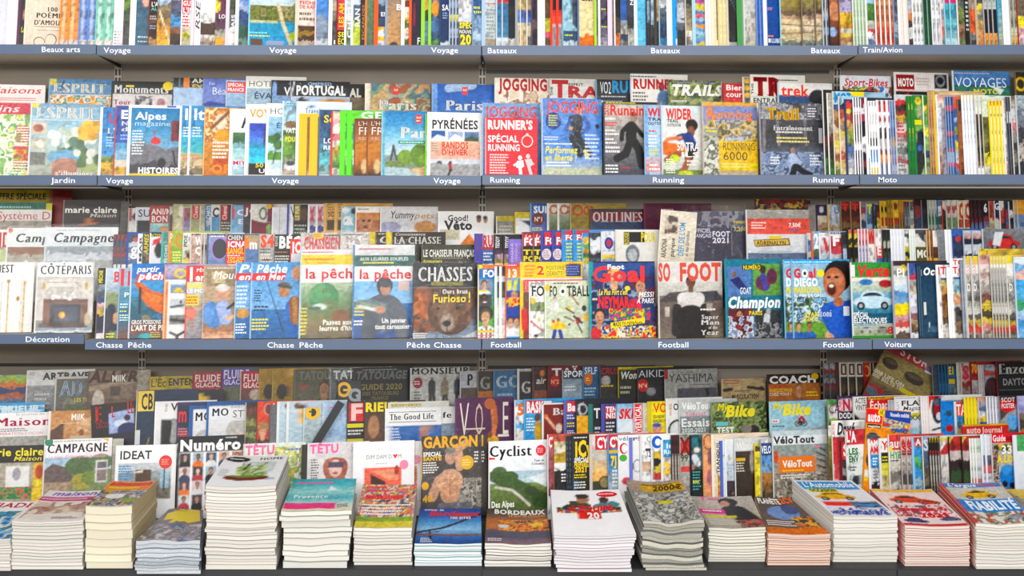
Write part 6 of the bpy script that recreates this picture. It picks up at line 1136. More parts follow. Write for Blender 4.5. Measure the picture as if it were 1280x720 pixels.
r3('f', 650, 327.5, 80, 'football', 'wrapped football magazine with yellow poster banner', 'G 322 349 f0c818 f0d01c;G 349 366 f0e8e8;G 366 425 6a4a40 8a3430 98443c;r 650 349 654 425 e8cc20;r 654 350 657 365 d83038;r 658 350 661 365 d83038;l d83838 4 655 390 656 410;N 708 330 728 346 5 2c3c78 8a4a40 3a4a88 c83c40;n .06 5;B 673 331 704 345.5 f4d838;T 671 681 343.5 333 e83c48 b "2";T 683 706 337.5 332.5 3a3a30 l "POSTERS";T 683 704 345 339.5 3a3a30 l "GÉANTS";L 656 331 670 347 4 e88828;B 708.5 331 727.5 346 34407c;N 709 331 727 345 4 8a3c40;L 709 332 727 345 4 7a8cc8;B 656 350 740 352 e84858', 'e8cc20', film=.8)
r3('f', 661.5, 351.5, 74, 'football', 'white football history magazine half covered', 'g ece8e4 e8e8e0;q 378 390 8a9c70 98a878;q 390 424 f0eeea*3;l d83838 1 664 402 678 414;e 674 400 2 3 e8c038;e 670 420 3 2 3a3438;n .04 6;T 664 700 370 358 34363a b "FOOT";L 664 353 680 356 1 9a9894;e 666 376 4 4 e0c030', 'f6f4f2', ew=1)
r3('f', 681, 351, 62, 'football', 'pale green football history magazine with drawn players', 'g d4d8c4 ccd4bc c4ccb4 c8d0b8;h 694 374 2 d8c8b8 3a3430 e8e4e4;l d8d0d0 2.5 693 378 690 390;e 698 406 4 5 e8c020;l e8c020 4 692 408 704 408;l 34449c 2.4 694 414 692 422;l 34449c 2.4 700 414 702 422;e 698 400 2 2.2 8a5a40;e 712 386 3 3 d8b838;l 3a3430 1 708 386 718 392;e 723 401 3.6 4.5 c84838;l 3a3030 1.4 718 396 728 404;l 4a4448 1 722 404 728 416;l 5a3430 .8 706 396 718 402;e 731 386 3 4 34383c;e 733 398 3 5 e0b030;e 712 406 1.6 1.6 2c2c34;e 692 402 2 2 c84838;l b84838 .8 712 366 724 382;n .05 5;T 687 697 370.5 358 34363a b "FO";O 704 364.5 4.5 6 e8e8e4;O 704 364.5 2 2.4 2c2c30;T 709 739 370.5 358 34363a b "TBALL";L 692 353 734 356 1 6a6c64;O 684.5 360 3 4.5 e8c030', 'e0e4d4', phi=11)
r3('f', 737, 327, 85, 'football', 'busy football magazine with blond player and yellow headline', 'G 322 330 2a2c48;G 330 425 3a5a98 2a3a68 4a4a60 38506c;r 737 327 742 425 30a0a8;N 740 345 822 425 9 2c3c70 6a3040 3c4c80 8a98b0 24305c;h 769 346 8 d8a884 d8b868 2a3468;h 803 358 7.5 c8987c 2a2420 3a4478;e 795 384 9 10 c83850;h 750 396 7 c89474 3a2a20 c83840;N 762 386 816 402 4 c83440 e8c030 4a8c40 3a5ca8 d84848;N 752 408 822 425 4 e03c44 e8d030 2c4c98 f0e0c8;n .14 4;T 741 810 352 334 e8484c B "Goal";T 760 782 336.5 331 f0f2f6 B "Foot";O 750 344 3.4 5 3a5a98;T 749 786 369 362 f0dc28 bi "Le Plus Fort c\'est";T 748 788 385 372 e83c34 B "NEYMAR";T 800 820 372 366 f2f2f4 bi "MESSI";T 798 820 380 374 f2f2f4 bi "À PARIS";P f0d828 764 404 808 398 808 405 764 411;T 767 805 408.5 403.5 4a3a18 b "MADE TO DÉTRÔNER";L 741 372 748 377 1 f0c8c8;O 786 361 3.5 3 e8d828', '2fa4a8', full=True)
r3('f', 823.5, 327, 84, 'football', 'wrapped white football magazine with solemn player', 'G 322 354 e4e0dc;G 354 370 d8d4cc c8c4bc;G 370 425 8a7c74 6a5a54 7a6a60 8a8074;p 5a5050 823 378 838 366 866 364 866 378;p 4a4a50 866 366 900 364 908 376 866 380;e 845 350 .1 .1 fff;h 866 354 6 7a5444 1c1614 d8d0cc;l e0dcd8 8 856 374 876 374;r 846 386 884 425 2c2624;e 852 384 6 6 d8d0cc;e 880 384 6 6 d8d0cc;l 34302e 6 848 386 846 415;l 34302e 6 884 386 888 415;e 866 400 22 18 2c2624;r 832 384 838 396 c8c0b4;r 886 380 894 390 b0a498;n .1 6;T 824 840 351 330 e0604c B "SO";T 851 906 351 330 e0604c B "FOOT";T 879 902 400 394.5 f4f0ea s "Super";T 878 903 407 401 f4f0ea s "Man";T 888 900 412.5 408.5 f4f0ea s "of the";T 878 902 420 413.5 f4f0ea s "Year";L 878 386 900 390 1 f0ece4', 'd8d4d0', full=True, film=1.5)
r3('f', 908, 324, 75, 'football', 'teal framed magazine with four football pictures', 'g 1c7c90 1a7488;r 911 333 942 372 5a7cb0;p 28306a 914 350 926 346 938 362 930 366;e 920 343 3 4 8a6a50;r 945 330 981 370 6a9a4c;h 958 338 4 4a3428 1c1412 6a3458;l 4a4c98 4 958 346 962 360;l 7a3050 2 964 356 972 350;e 970 346 7 10 6a3050;r 911 386 944 425 6a2a34;h 926 394 5 b88468 2a1c18 c83c48;N 911 396 944 425 5 8a3038 5a2028 c8ccd4 7a88a8;r 946 388 981 425 3a3c40;l c8ccd0 4 962 396 960 414;e 964 390 3 4 a8acb0;N 946 404 981 425 5 3a3c40 8a8c90 2a2a2c;n .14 4;T 910 980 385 372 f2f4f6 Bi "Champion";B 931 331 956 337.5 3a2a20;T 932 955 337 332 e8d828 b "NUMÉRO";T 938 956 394.5 389.5 e8d028 b "PARIS";T 927 942 368 360 d8e4ec b "GOAT"', '2390a0', full=True)
DIEGO = 'G 320 331 3aa8e0;G 331 425 a8c4d8 98b8cc;r {a} 331 {b} 425 98bcd0;N {a} 371 {c} 425 6 8ab8d8 4a5a68 c8dce8 6a8a50 3a4a58;r {a} 403 {c} 425 6a9a3c;h {p} 408 3.5 c89878 2a1c14 3a68b0;h {q} 408 3.5 a87858 2a1c14 3a68b0;e {h} 346 19 20 1c1412;e {i} 340 14 14 1c1412;e {j} 354 15 19 b87050;e {j} 350 12 8 c08060;e {k} 362 6 8 5a2420;e {k} 358 3.4 2 e8dcd0;e {l} 347 3 1.6 1c100c;e {r} 347 3 1.6 1c100c;l 2c5cb4 13 {m} 392 {n} 416;e {h} 392 22 16 2f62bc;e {n} 398 18 20 2f62bc;l 2c58b0 8 {o} 384 {o} 420;l d8a888 4 {c} 420 {m} 422;e {n} 378 7 6 b07050;n .06 6;{t}'
def diego(x, nm, extra=''):
    d = {k: x + v for k, v in dict(a=0, b=78, c=46, p=8, q=22, h=62, i=72, j=57, k=53, l=50, r=60, m=50, n=62, o=76).items()}
    T = f'T {x+3} {x+13} 347 336.5 d83840 B "G";O {x+18} 342 4.2 5.2 f0f0f0;O {x+18} 342 2 2.4 3a3a3c;T {x+23} {x+33} 347 336.5 d83840 B "al";O {x+39} 342 5 5 e8dc28;T {x+3} {x+35} 358 348.5 f4f4f2 B "DIEGO";T {x+3} {x+39} 366.5 359 e8d820 B "MARADONA";T {x+3} {x+41} 371.5 368 f0f0f0 b "EL PIBE DE ORO";L {x+2} 326.5 {x+55} 329 1 d8ecf6;T {x+16} {x+34} 396 391 e8d830 b "STAR";T {x+12} {x+34} 402 397 e8d830 b "LÉGENDES";T {x+34} {x+52} 396.5 388 dfe8f4 s "itoni";B {x+68} 384 {x+76} 396 d8dce4'
    r3('f', x, 324.5, 78, 'football', nm, DIEGO.format(t=T, **d), '8ab4d0', full=not extra)
diego(981.5, 'sky blue football magazine half covered by its twin', 'x')
diego(991.5, 'football magazine with shouting curly haired player in blue')
r3('f', 1066, 328, 56, 'car', 'car magazine with green header and white off-roader', 'G 322 347 3a9a48 2c8c3c;G 347 365 c8d4d0 b0bca8;G 365 392 8ab0c0 5a98b4 3a8098;G 392 405 1c5a74;G 405 425 b8b8b0 88a068;r 1066 347 1120 352 e8e4d8;e 1086 353 9 4 3a80b8;e 1112 355 9 5 a82c30;c 1094 377 52 c4dce8;c 1084 413 18 b8b8b4;c 1106 413 18 98948c;n .1 5;P e8e4e0 1066 331 1072 331 1072 346 1066 346;T 1074 1117 345.5 332 e03c3c Bi "Verte";T 1068 1088 397 391 f4f4f2 b "SPÉCIAL";T 1068 1112 404 398 f4f4f2 b "ÉLECTRIQUES";L 1068 405.5 1106 408 1 3aa8d0;T 1112 1120 418 409 d83c3c b "8";B 1066 420 1122 424 3a8c40', 'd8e0d8', dn=.002, phi=10)
r3('f', 1118, 326, 76, 'car', 'car magazine with dark top and yellow panel', 'q 326 332 4a3438;q 332 350 c8c8c4 8a8c88 d8d8d4;q 350 424 e0e4e4 c8d8e4 6a9cc8 7aa4c8 e8d020 e8d428 d0a0a0 c86058 e0d8d0 6a5a50;e 1134 336 4 5 d8c428;n .15 4;T 1124 1136 346 336 f4f0ec b "PI"', 'a8a8b4', n=1, ew=2)
r3('f', 1138.5, 329, 76, 'car', 'slim car magazine with blue and red head', 'q 329 350 3a5ca8 4a6cb4 c83c58;q 350 424 b8b0a8 c8bca8 d8d8e0 e4e4ea c8c8d8 8a5a60 b89c78 7a5c3c e0e4e8;n .15 4', 'c4c8d8')
r3('f', 1149, 329, 76, 'car', 'navy car magazine with white italic initial', 'g 1c3c54 244860 2a4c64 2c4a60;n .06 7;B 1150.5 333 1151.3 420 5a7488;B 1153.5 333 1154.3 420 5a7488;T 1157.5 1195 344 335 f2f4f4 Bi "Octane";B 1157 378 1160.5 394 d8d8d4;l c8d4dc .7 1164 404 1163 414;e 1170 412 8 4 4a6c84;B 1155.5 337 1156 345 c8d0d8', '1a3448', ew=1)
r3('f', 1174, 331, 76, 'car', 'white car magazine with red capitals and amber strip', 'g f0eeee ecece8;q 347 350 3a5a90;q 350 424 d0b868 c89038 7a4c20 a86c24 8a6430 6a5a40 c8c4bc d0ccc8;r 1174 347 1180 425 f0f0f0;n .1 4;T 1176 1206 343 334 d83840 b "ITOP"', 'fbfbfb', ew=2.5)
r3('f', 1187, 334, 76, 'car', 'plain white edged car magazine', 'g eceaea;n .04 4', 'fcfcfc', ew=3)
r3('f', 1191.5, 323, 76, 'car', 'white car magazine with red capitals and sunset', 'q 323 346 f2eef0*3;q 346 350 3a5a90;q 350 424 98bccc 7ab0c8 e0c8a0 d89868 b8b0a8 4a484c 5a5654 8a6c48 7a6a50 d0ccc8;r 1191 346 1195 425 f4f4f4;n .12 4;T 1196 1216 331 325 d83c44 b "TOP";T 1195 1218 342 334 d83840 b "TOP"', 'fbfbfb', ew=2)
r3('f', 1204, 325, 76, 'car', 'slate grey edged car magazine', 'g a8b0bc b0b4bc;n .12 2.5', '7c8798', n=2, dx=2.8)
YS = 'q {t} 330 f0d428;q 330 345 f0ece4 e8e4dc;q 345 424 c0beb8 8a8a86 a8a6a0 7c7c78 b8b6ae d0ccc4 68665e c8ac30 d04038 8a8478;n .18 3'
r3('f', 1209.5, 320, 76, 'car', 'yellow capped grey car magazine', YS.format(t=320) + ';V 1213 1217 345 326 d8a8a0 b "TOURIX";T 1212 1217 364 355 f0eee8 b "D"', 'd0d0cc', n=2, dx=8, ew=1.6)
r3('f', 1228, 311, 76, 'car', 'wrapped car magazine with pink and yellow print', 'q 311 330 e8c830 e0a0a0;q 330 424 e8d8d0 c8a8a0 d8ccc0 b0a49c 8a5a50 d8bc30 5a5030 d8c038 d89080 b8b0a4;n .2 4', 'd8d8d8', film=.6)
r3('f', 1242, 320, 76, 'car', 'tightly packed yellow capped car magazine', YS.format(t=320), 'c8c6c0', n=5, dx=3.8, ew=1)
r3('f', 1262, 319, 76, 'car', 'last yellow capped car magazine of the tight row', YS.format(t=319) + ';T 1265 1270 364 355 f0eee8 b "D"', 'd8d6d0')
r3('f', 1272, 321, 76, 'car', 'light blue car magazine at the right edge', 'q 321 350 e0e8f0 8ab4d8 e8b8a8;q 350 424 58a8d8 68b4dc 48a070 a8c4e0 5a9cd0 88b8e0;n .15 4', 'c4d4e8')
# ------------------------------------------------------------------ lowest display
def r4(tr, x0, yt, w, kind, desc, art, edge='', **k): mag('4' + tr, x0, yt, w, kind, desc, art, edge, **k)
# back row
r4('b', -48, 470, 76, 'home', 'colourful landscape home magazine', 'q 465 515 98b8a0 a8c048 c87838 3a4a78 b86840 58789c 7a5a48;n .2 6', 'c8c8c4')
r4('b', 30, 463, 80, 'home', 'white and grey travel art magazine', 'G 455 483 d4d4d2;G 483 600 98989a 88888a;n .06 8;L 40 491 58 514 4 c8c8c8;L 33 465 40 470 2 a8a8a8;T 49 110 475 467 26262a B "ARTRAVEL"', 'e0e0de')
r4('b', 66, 471, 76, 'home', 'grey home magazine with two light blue capitals', 'g 6a6860 74726a 5a5850;e 84 508 8 9 8a8878;r 78 506 104 520 6a6e50;n .12 6;B 66 471 142 474 c8c4bc;T 72 99 495.5 476.5 a8bcd0 s "AD";T 89 110 503 498.5 d8c828 b "LES TOP"', 'd0ccc4')
r4('b', 107, 464, 74, 'home', 'brown room interior magazine with dark red slanted title', 'g 8a7460 7a6450 6a5444;r 165 460 182 600 a8a090;p a89880 107 484 164 474 164 480 107 490;e 120 502 7 14 c8c0b4;r 132 482 160 500 8a7866;r 134 484 146 496 5a4a3c;n .15 6;T 108 165 478 465 4a2018 Bi "ALLER";T 135 152 478 470 f0ece4 b "MilK"', '6a5a4c')
r4('b', 184, 471, 72, 'fashion', 'yellow magazine with dark initial', 'g c8b02c b8a028 a88c3c;n .1 5;T 186 216 484 474 4a401c "L\'Écho";q 487 505 8a7060 98806c', '98883c')
r4('b', 206, 471, 72, 'fashion', 'mustard magazine with black capitals', 'g b8a41c a8981c 8a7c28;n .12 5;T 208 246 482 473.5 24200c b "ENTENT";e 218 478 5 4 a89070;q 486 505 8a6a68 7a6a60', 'a8982c')
r4('b', 238.5, 465, 72, 'fashion', 'red comic magazine with boxed white title', 'g 6a4a3c 5a4438 7a6a5c;r 238 466 275 487 a82c34;e 268 494 8 6 c8b8a8;n .14 5;T 241 272 477.5 469 e8dcd8 b "FLUIDE";T 242 272 484.5 479 e8dcd8 b "GLACIAL"', '8a2c30')
r4('b', 275.5, 460, 72, 'fashion', 'violet comic magazine with boxed white title', 'g 4a4c48 6a6c58 5a5848;r 275 460 312 483 5a4c98;n .14 5;T 277 308 473.5 463 d8d0e4 b "FLUIDE";T 277.5 308 481 475 d8d0e4 b "GLACIAL"', '4a4088')
r4('b', 298.5, 464, 72, 'fashion', 'second red comic magazine right of the violet one', 'g 7a3c3c 6a4440 5a4a44;r 298 464 335 486 b02c38;e 318 494 8 7 b8a898;n .14 5;T 302 333 477 468 ecdcd8 b "FLUIDE";T 302 333 485 478.5 ecdcd8 b "GLACIAL"', 'b8a8a0')
r4('b', 322, 461, 72, 'fashion', 'amber magazine with dancing dark figure', 'g a88428 98782c 8a7438;e 334 490 6 10 2c2420;l 5a3c34 2 350 480 366 494;e 345 466 4 4 c8a060;n .16 5', 'a89850', n=2, dx=16.5)
r4('b', 366, 462, 74, 'tattoo', 'olive tattoo magazine with long haired woman', 'g 58584a 62604c 4c4a3c;h 403 487 7 a87c60 5a3c28 4a2c20;n .14 5;T 372 432 475 465 7a7c68 b "TATOUAGE";T 372 385 487.5 481 a04838 b "HART"', '6a6a58')
r4('b', 411, 461, 74, 'tattoo', 'wrapped dark tattoo magazine half hidden', 'g 3c4440 343c38 2c302c;n .2 5;T 415 482 474 464 c8ccc4 b "TATOUAG"', '7a8478', film=.5)
r4('b', 440, 460, 74, 'tattoo', 'black tattoo guide magazine with golden letters', 'g 1e1e1e 222220 1c1c1a;n .1 6;T 443 506 474.5 465 6a6c68 Bi "TATOUAGE";T 448 501 488 481 8a7c3c b "GUIDE 2020";T 452 497 495 490.5 7a6c34 b "DES TATOUEURS";T 463 484 500.5 496.5 7a6c34 b "FRANCE";L 452 462 504 464 1 98988c', '3c3c38')
r4('b', 512, 460, 74, 'fashion', 'grey menswear magazine with three walking men', 'g b0b0ac b8b8b4 a8a8a4;e 539 475 2 3 8a6a58;l 34343a 4.5 539 480 539 490;l 3a3a40 2 537 492 537 504;l 3a3a40 2 541 492 542 504;e 555 475 2 3 8a6a58;l 8a7c68 5 555 481 555 494;l 3c3a38 1.6 554 496 553 505;l 3c3a38 1.6 557 496 558 505;e 571 475 2 3 8a6a58;l 3a4050 4.5 571 480 571 492;l 2c3038 2 570 492 570 504;n .08 6;T 513 586 468.5 460.5 3a3a3c s "MONSIEUR";O 521.5 479 6 7 8a2c38;L 517 476 526 482 2 d8b8b8;L 517 489 526 504 4 6a6a68', 'c8c8c4')
r4('b', 574.5, 464, 72, 'fashion', 'pale magazine with black initial P', 'G 460 486 a8aaae;G 486 600 5a4c44;n .12 5;T 583 591 482 468 2c2c30 s "P"', 'b8b8b8')
r4('b', 596.5, 464, 72, 'fashion', 'dark brown magazine with grey initial', 'g 3c342e 46382c 6a4a28;n .15 5;T 599 613 487 471 a8a8a4 s "G";q 490 500 a86a30', '7a7068')
r4('b', 616.5, 464, 74, 'fashion', 'steel blue magazine with pale round letters', 'g 3a6488 406c90 38607c;n .08 6;T 619 652 485 470 c0ccd4 s "GO";L 622 491 645 497 1 98b0c4', '5a86a8')
r4('b', 646.5, 461, 72, 'fashion', 'black magazine with white border and large initial', 'g 3a3634 2c2826;n .12 5;r 646 461 720 464 b8b8b4;T 651 664 492 477 d0d0cc s "G"', 'c8c8c4', ew=2.5)
r4('b', 665, 459, 72, 'sport', 'dark brown sports magazine with orange spark', 'g 4a3630 2a2220;e 678 467 3 4 d87c28;n .2 5;T 670 682 480 472 c8c4bc bi "air";q 488 498 8a4c28', '5a4440', n=1, ew=3)
r4('b', 684.5, 458, 74, 'sport', 'black and red sports magazine with number two', 'g 7a2428 3a2428 2c2428;n .15 5;T 690 722 472 461 d8d4d4 b "TAÏ";O 694 476.5 6 7 b02c28;T 689 699 480 475 e0b088 b "N°2"', '6a2428')
r4('b', 703, 463, 72, 'sport', 'ice blue sports magazine', 'g 8a9aa4 94a4b0 7a8890;n .1 5;r 703 462 778 474 3a4450;T 705 736 471.5 464 e4e8ec b "SPORT";L 706 482 722 490 2 d0d8dc', '98a8b4')
r4('b', 729, 458, 72, 'sport', 'blue sports magazine with orange sun', 'g 34608a 2c5478 284a6c;n .1 5;T 731 756 468 459.5 c8d4dc b "SELF D";O 736 474 5.5 8 c87028;L 733 472 739 477 2 e8d080;L 731 484 746 496 3 98b4c8', '4a78a0')
r4('b', 750, 458, 72, 'sport', 'black sports magazine with red title', 'g 2c2a28 3a3834 2a2624;n .15 5;T 751 780 468 460 a83038 bi "CRUSH";e 758 476 6 6 a8a4a0;L 752 481 768 485 1 b8a830', '5a5450')
r4('b', 773, 459, 72, 'sport', 'yellow topped magazine with white script W', 'g 3a382e 2c2a24 34302a;r 773 458 846 462 b8a81c;n .15 5;T 776 800 474 465 d8d8d0 bi "Wom";L 776 482 792 494 2 a8a898', 'a89c2c')
r4('b', 797.5, 460, 74, 'sport', 'black martial arts magazine with red disc', 'g 26262a 302e30 2a2828;e 815 490 6 5 8a8a8c;n .16 5;T 799 846 472 463 c8ccd0 l "AIKIDO";O 804.5 482 7 8 b82c28;T 799 810 485 480 e8c8b0 b "N°4"', '4a4a50')
r4('b', 831.5, 462, 69, 'sport', 'grey martial arts magazine with long spaced title', 'g 9c9c98 989894;r 848 486 900 620 56565c;l 2c2c30 2 888 494 886 488;n .05 8;T 837 896 478.5 468 38383a l "YASHIMA";L 865 481 896 483 1 6a6a6a;B 831.5 462 836 474 a03430', 'a8a8a4')
r4('b', 903, 474, 58, 'sport', 'tan body building magazine with stretching figures', 'g b09c78 a8946c a48c64;l 3c3430 2 906 488 916 487;l 3c3430 2 938 485 958 488;e 956 486 2 2 3c3430;n .08 6;T 916 952 499.5 494 3a342c b "MUSCULATION";B 906 475.5 925 480 a8584c;B 907 476.5 924 479 b09c78;L 921 488 946 491 1 6a5c48', 'b8a888')
r4('b', 960.5, 468, 70, 'sport', 'black and orange fitness magazine with wide title', 'G 460 482 241e1c;G 482 600 a86a34 98582c 5a4434;h 1002 488 5 b88a68 7a5c44 8a6248;n .12 5;T 963 1026 479.5 471 e0dcd8 B "COACH";T 963 987 485 481.5 b83c34 b "FOR MEN";T 963 993 490.5 486.5 d8b828 b "MUSCLEZ-VOUS";T 963 992 495 491.5 d8d0c4 b "CHEZ VOUS !";O 1024 472 5 4 c8a81c;L 1012 490 1028 498 2 d8c030', '3a302c')
r4('b', 1031, 454, 72, 'car', 'grey car magazine with dark red stripes', 'q 454 500 8a8a8c 7a3034 5a6468 8a8a8c 7a3c3c 4a4444 3a3838;n .2 3', '6a6664', n=2, dx=8, ew=1)
r4('b', 1047, 453, 72, 'car', 'dark red spined car magazine', 'g 4a2c28 3a2420;n .15 3', '5a3028', n=1)
r4('b', 1051.5, 453, 72, 'car', 'white car magazine with framed dark letter', 'q 453 471 c4c0b8*2;q 471 500 3a3834 5a4a30 2c2c2a;n .12 3;B 1054 455 1061 469 4a2c2a;B 1056 457 1059 467 b8b0a8', 'b8b0a4', n=3, dx=10.2, ew=1.6)
r4('b', 1082, 453, 72, 'car', 'red car magazine with yellow crescent', 'q 453 500 a02420*3 8a2820 4a3028;n .1 3;O 1087 464 4 7 c89828;O 1086 464 3 5.5 a02420', '8a2824', ew=1)
r4('b', 1090, 454, 72, 'car', 'black car magazine behind the tilted one', 'q 454 500 2a2422 4a3428 26221f;n .2 3', 'a89c90', n=2, dx=4)
r4('b', 1168, 456, 72, 'car', 'dark grey car magazine right of the tilted one', 'g 3c4450 4a5458;n .2 4', '6a7480')
r4('b', 1176, 456, 72, 'car', 'night blue car magazine', 'q 456 500 1c2c40 20486c 28587c 1c4060;n .15 3', '2c6488', n=3, dx=4)
r4('b', 1187.5, 455, 72, 'car', 'blue car magazine with yellow figures', 'q 455 500 24445c 245878 2a6080 5a7480 3c4c58;n .1 3;T 1189 1197 468 459 d0b828 B "E1";B 1189 474 1197 480 c8a828', '3a6c8c')
r4('b', 1199, 453, 72, 'car', 'pale grey edged car magazine', 'g a8a49c 98948c;n .1 3', 'c0bcb4', n=1, ew=2)
r4('b', 1204, 454, 72, 'car', 'white car magazine with pink S', 'q 454 500 b8b0a8 c0989a b89090 a83838 8a7a74 6a6058;n .1 3;T 1206 1216 474 458 b83c44 B "S"', 'bcb8b0')
r4('b', 1216.5, 452, 72, 'car', 'red car magazine with yellow number', 'q 452 476 a02424 b03028 a02824;q 476 500 a8a4a4 989494 8a8888;n .1 3;T 1218 1226 466 456 d8a030 B "70"', '8a3030')
r4('b', 1226, 456, 72, 'car', 'slim light car magazine', 'g b8b0b0 a8a4a4;n .1 3', 'c8c4c4', n=2, dx=3)
r4('b', 1232, 456, 72, 'car', 'grey car magazine with red dome silhouette', 'q 456 500 98a0a8 b04848 a8a0a4 8a8c94 4a2428 34282c;e 1244 482 9 10 4a2830;n .1 4', 'b0acb0')
r4('b', 1249, 453, 72, 'car', 'black car magazine with bold serif name', 'g 1c1c1e 222224 1a1a1c;r 1249 453 1250.5 600 8a2424;n .06 6;T 1252 1290 468 455 c0c0bc s "Enzo";B 1250 470 1321 490 28282c;T 1257 1298 482 474 989898 b "DAYTON";L 1252 487 1290 489 1 6a6a6a', '8a2828', ew=1.6)
# middle row
r4('m', -34, 505, 80, 'home', 'sky blue home magazine with pale letters', 'g 3aa0cc 58a8c8 8ab8c8;N -34 508 46 520 6 58b0d8 c8dce4 2a90c4 e0e4e0;n .12 6;T -28 40 517 509 d4e8f0 B "INTERIEUR"', 'a8c8d8', dn=.02)
r4('m', -14, 517, 72, 'home', 'white home magazine with crimson serif title', 'g f0eeee ece8e8 e4e0e0;q 547 600 a8a8a0 8a8c84;n .06 6;T -10 56 533.5 523 c83058 s "Maison";T 14 54 520.5 517.5 8a8a90 l "le journal de la";L -8 536 40 541 2 7a7a80;T -8 47 544.5 541.5 c83850 l "OPÉRATION COCON"', 'f0eeee')
r4('m', 57.5, 514, 64, 'home', 'tan home magazine with small white title', 'g c08c54 c8986a b88450 a87848;p 6a4a38 60 540 76 528 76 560 60 560;p d8b088 90 528 118 518 118 545 92 540;n .06 7;e 97 542 3 4 8a5a2c;B 84 546 112 550 c8b8a0;T 84 100 526 518.5 f6f2ea b "MilK";L 73 529 110 531 1 e0c8a8', 'e8e4e0', ew=3)
r4('m', 115.5, 507, 72, 'home', 'dark home magazine with red letters over snowy peaks', 'g 2a2224 342a2c;p a8b8dc 136 520 166 516 166 548 136 548;e 150 533 8 4 d8e0ec;e 158 542 12 9 2c3464;e 158 527 4 4 3a2a28;p 241c1e 115 505 136 505 136 556 115 556;r 136 545 187 600 2c2c3c;n .1 5;T 120 128 529 510 e84838 s "E";T 139 144 525 511 e84838 s "L";T 158 166 522 506 e84838 s "LE";T 121 135 537 530 a83838 l "DÉCO"', '1c1818', roll=4)
r4('m', 167, 488, 74, 'fashion', 'navy magazine with yellow label and two black initials', 'g 1c3450 20384e 1c3044;n .08 6;B 169 489 188 514.5 e4c860;T 173 187 512 493 1c1a14 b "CB";B 167 538 173 556 d0d4d4;l c8a040 .6 184 548 182 556', 'c8c0a0')
r4('m', 189, 489, 84, 'fashion', 'black magazine with large yellow arc', 'g 24222a 1c1a20;e 225 506 30 16 d8b848;e 222 512 24 15 26242a;r 190 489 200 502 c8ccd0;n .1 6', '5a5a60', dn=.02)
r4('m', 191, 502, 74, 'fashion', 'white magazine with black haired profile', 'g ecebea e4e4e4;r 199 525 265 600 28282c;e 214 540 6 16 a8a8a8;l 1c1c1e 4 208 530 206 555;n .05 5;T 210 218 514 505 3a3a3c b "V";V 203 206 516 505 3a3a3c l "THE"', 'f4f4f4')
r4('m', 219, 503, 74, 'fashion', 'dark blue magazine with red lowercase initial', 'q 503 506 3a3a6a;q 506 528 24304c*2;q 528 555 2a3048 5a5060 b83848 2a2c40;n .1 4;T 220.5 231 527.5 509 d83840 b "m";L 221 535 233 545 3 d8848c', '5a4060')
r4('m', 234, 507, 72, 'fashion', 'blue framed white magazine behind its twin', 'g e8e8ea dcdce0;r 234 505 310 512 1f5c98;n .04 6;T 241 268 526.5 516 2c3438 s "MOS";e 252 550 10 12 c0c0c0', '1f62a4', ew=4.5)
r4('m', 256, 502, 75, 'fashion', 'blue framed white magazine with grey cap portrait', 'g ecebec e0e0e2 d0d0d4;r 256 500 333 508 1f5c98;n .04 6;e 296 540 16 16 c4c0bc;e 300 550 8 8 d8c0b0;T 262 283 520.5 511 2a4460 s "MO";B 259 525 305 527 dce4ec;T 287 322 523 514 34343a l "STYLE";L 285 509 303 511 1 8a98b0', '2468a8', ew=3)
r4('m', 304.5, 503, 72, 'fashion', 'brown and olive fashion magazine', 'q 503 556 4a3428 7a3c2c 6a5a34 8a8a48 5a5c30 98a060 6a6c3c;n .2 4', 'b8b0a0')
r4('m', 319, 502, 72, 'fashion', 'orange magazine with woman in a fur hat', 'g d84c20 c84c2c 8a4434;h 327 540 5 d8a890 a8784c 4a3028;e 327 533 8 5 b88858;n .1 5;O 332 512 5 8 c88478;O 333 512 3.4 6 8a3424;T 338 350 515 505 f0e0d8 b "UI"', '8a3828')
r4('m', 335, 506, 72, 'fashion', 'grey fashion magazine beside the orange one', 'g 6a6a6e 76767a;n .08 5', '5a5a5e')
r4('m', 344.5, 502, 74, 'fashion', 'pale blue fashion magazine with sunglasses', 'g c8d4dc b8ccd8 c0ccd0;e 359 508 5 4 7a4830;r 362 511 378 530 e8b828;n .08 6;e 366 509 4 3 4a2c24', 'e8ecec', n=2, dx=12, ew=3)
r4('m', 378, 510, 74, 'fashion', 'fashion magazine with yellow Q behind black band', 'g b8c4c8 a8b8bc 98a898;n .1 5;O 389 516 9 9 e8bc20;O 389 516 4.5 5 34343a;T 380 388 522 511 e8bc20 B "G"', 'd0d8dc', n=1)
r4('m', 402, 503, 74, 'fashion', 'fashion magazine with soft blue sky', 'g a8c4e0 b8d0e8 98b8d8 d8dce0 5a84b0;n .06 8;L 408 508 424 512 1 e080b0', 'c8d4e0', film=.5)
r4('m', 374, 551, 10, 'leaflet', 'slim black band with yellow letters leaning left to right', 'g 1c1c20 222226;n .06 5', '2c2c30', H=.26, roll=-31, dn=-.03, vis=10, phi=0)
r4('b', 421, 476, 29, 'leaflet', 'card with yellow and silver letters leaning behind the band', 'g 24242a 2c2c30;r 418 474 452 490 28282c;n .08 6;O 429 487 9 9.5 ecbc1c;O 429 487 5 5.6 2a2a2e;B 428 486 439 489 ecbc1c;O 443 494 8.5 8.5 a8acb0;O 443 494 4.6 4.6 2a2a2e;P a8acb0 443 494 447 492 453 501 449 503', '34343a', dn=-.012, phi=4, t=.001)
r4('m', 432.5, 502, 76, 'fashion', 'black magazine with red block letter and yellow lines', 'g 2a2424 342c2a;r 435 504 454 527 c83034;n .1 5;T 436 452 525 506 f0c8c4 B "F";B 433 530 454 535 d8cc28;L 434 537 453 545 2 d8d8d0;B 433 549 454 555 c8bc28', '3c3634')
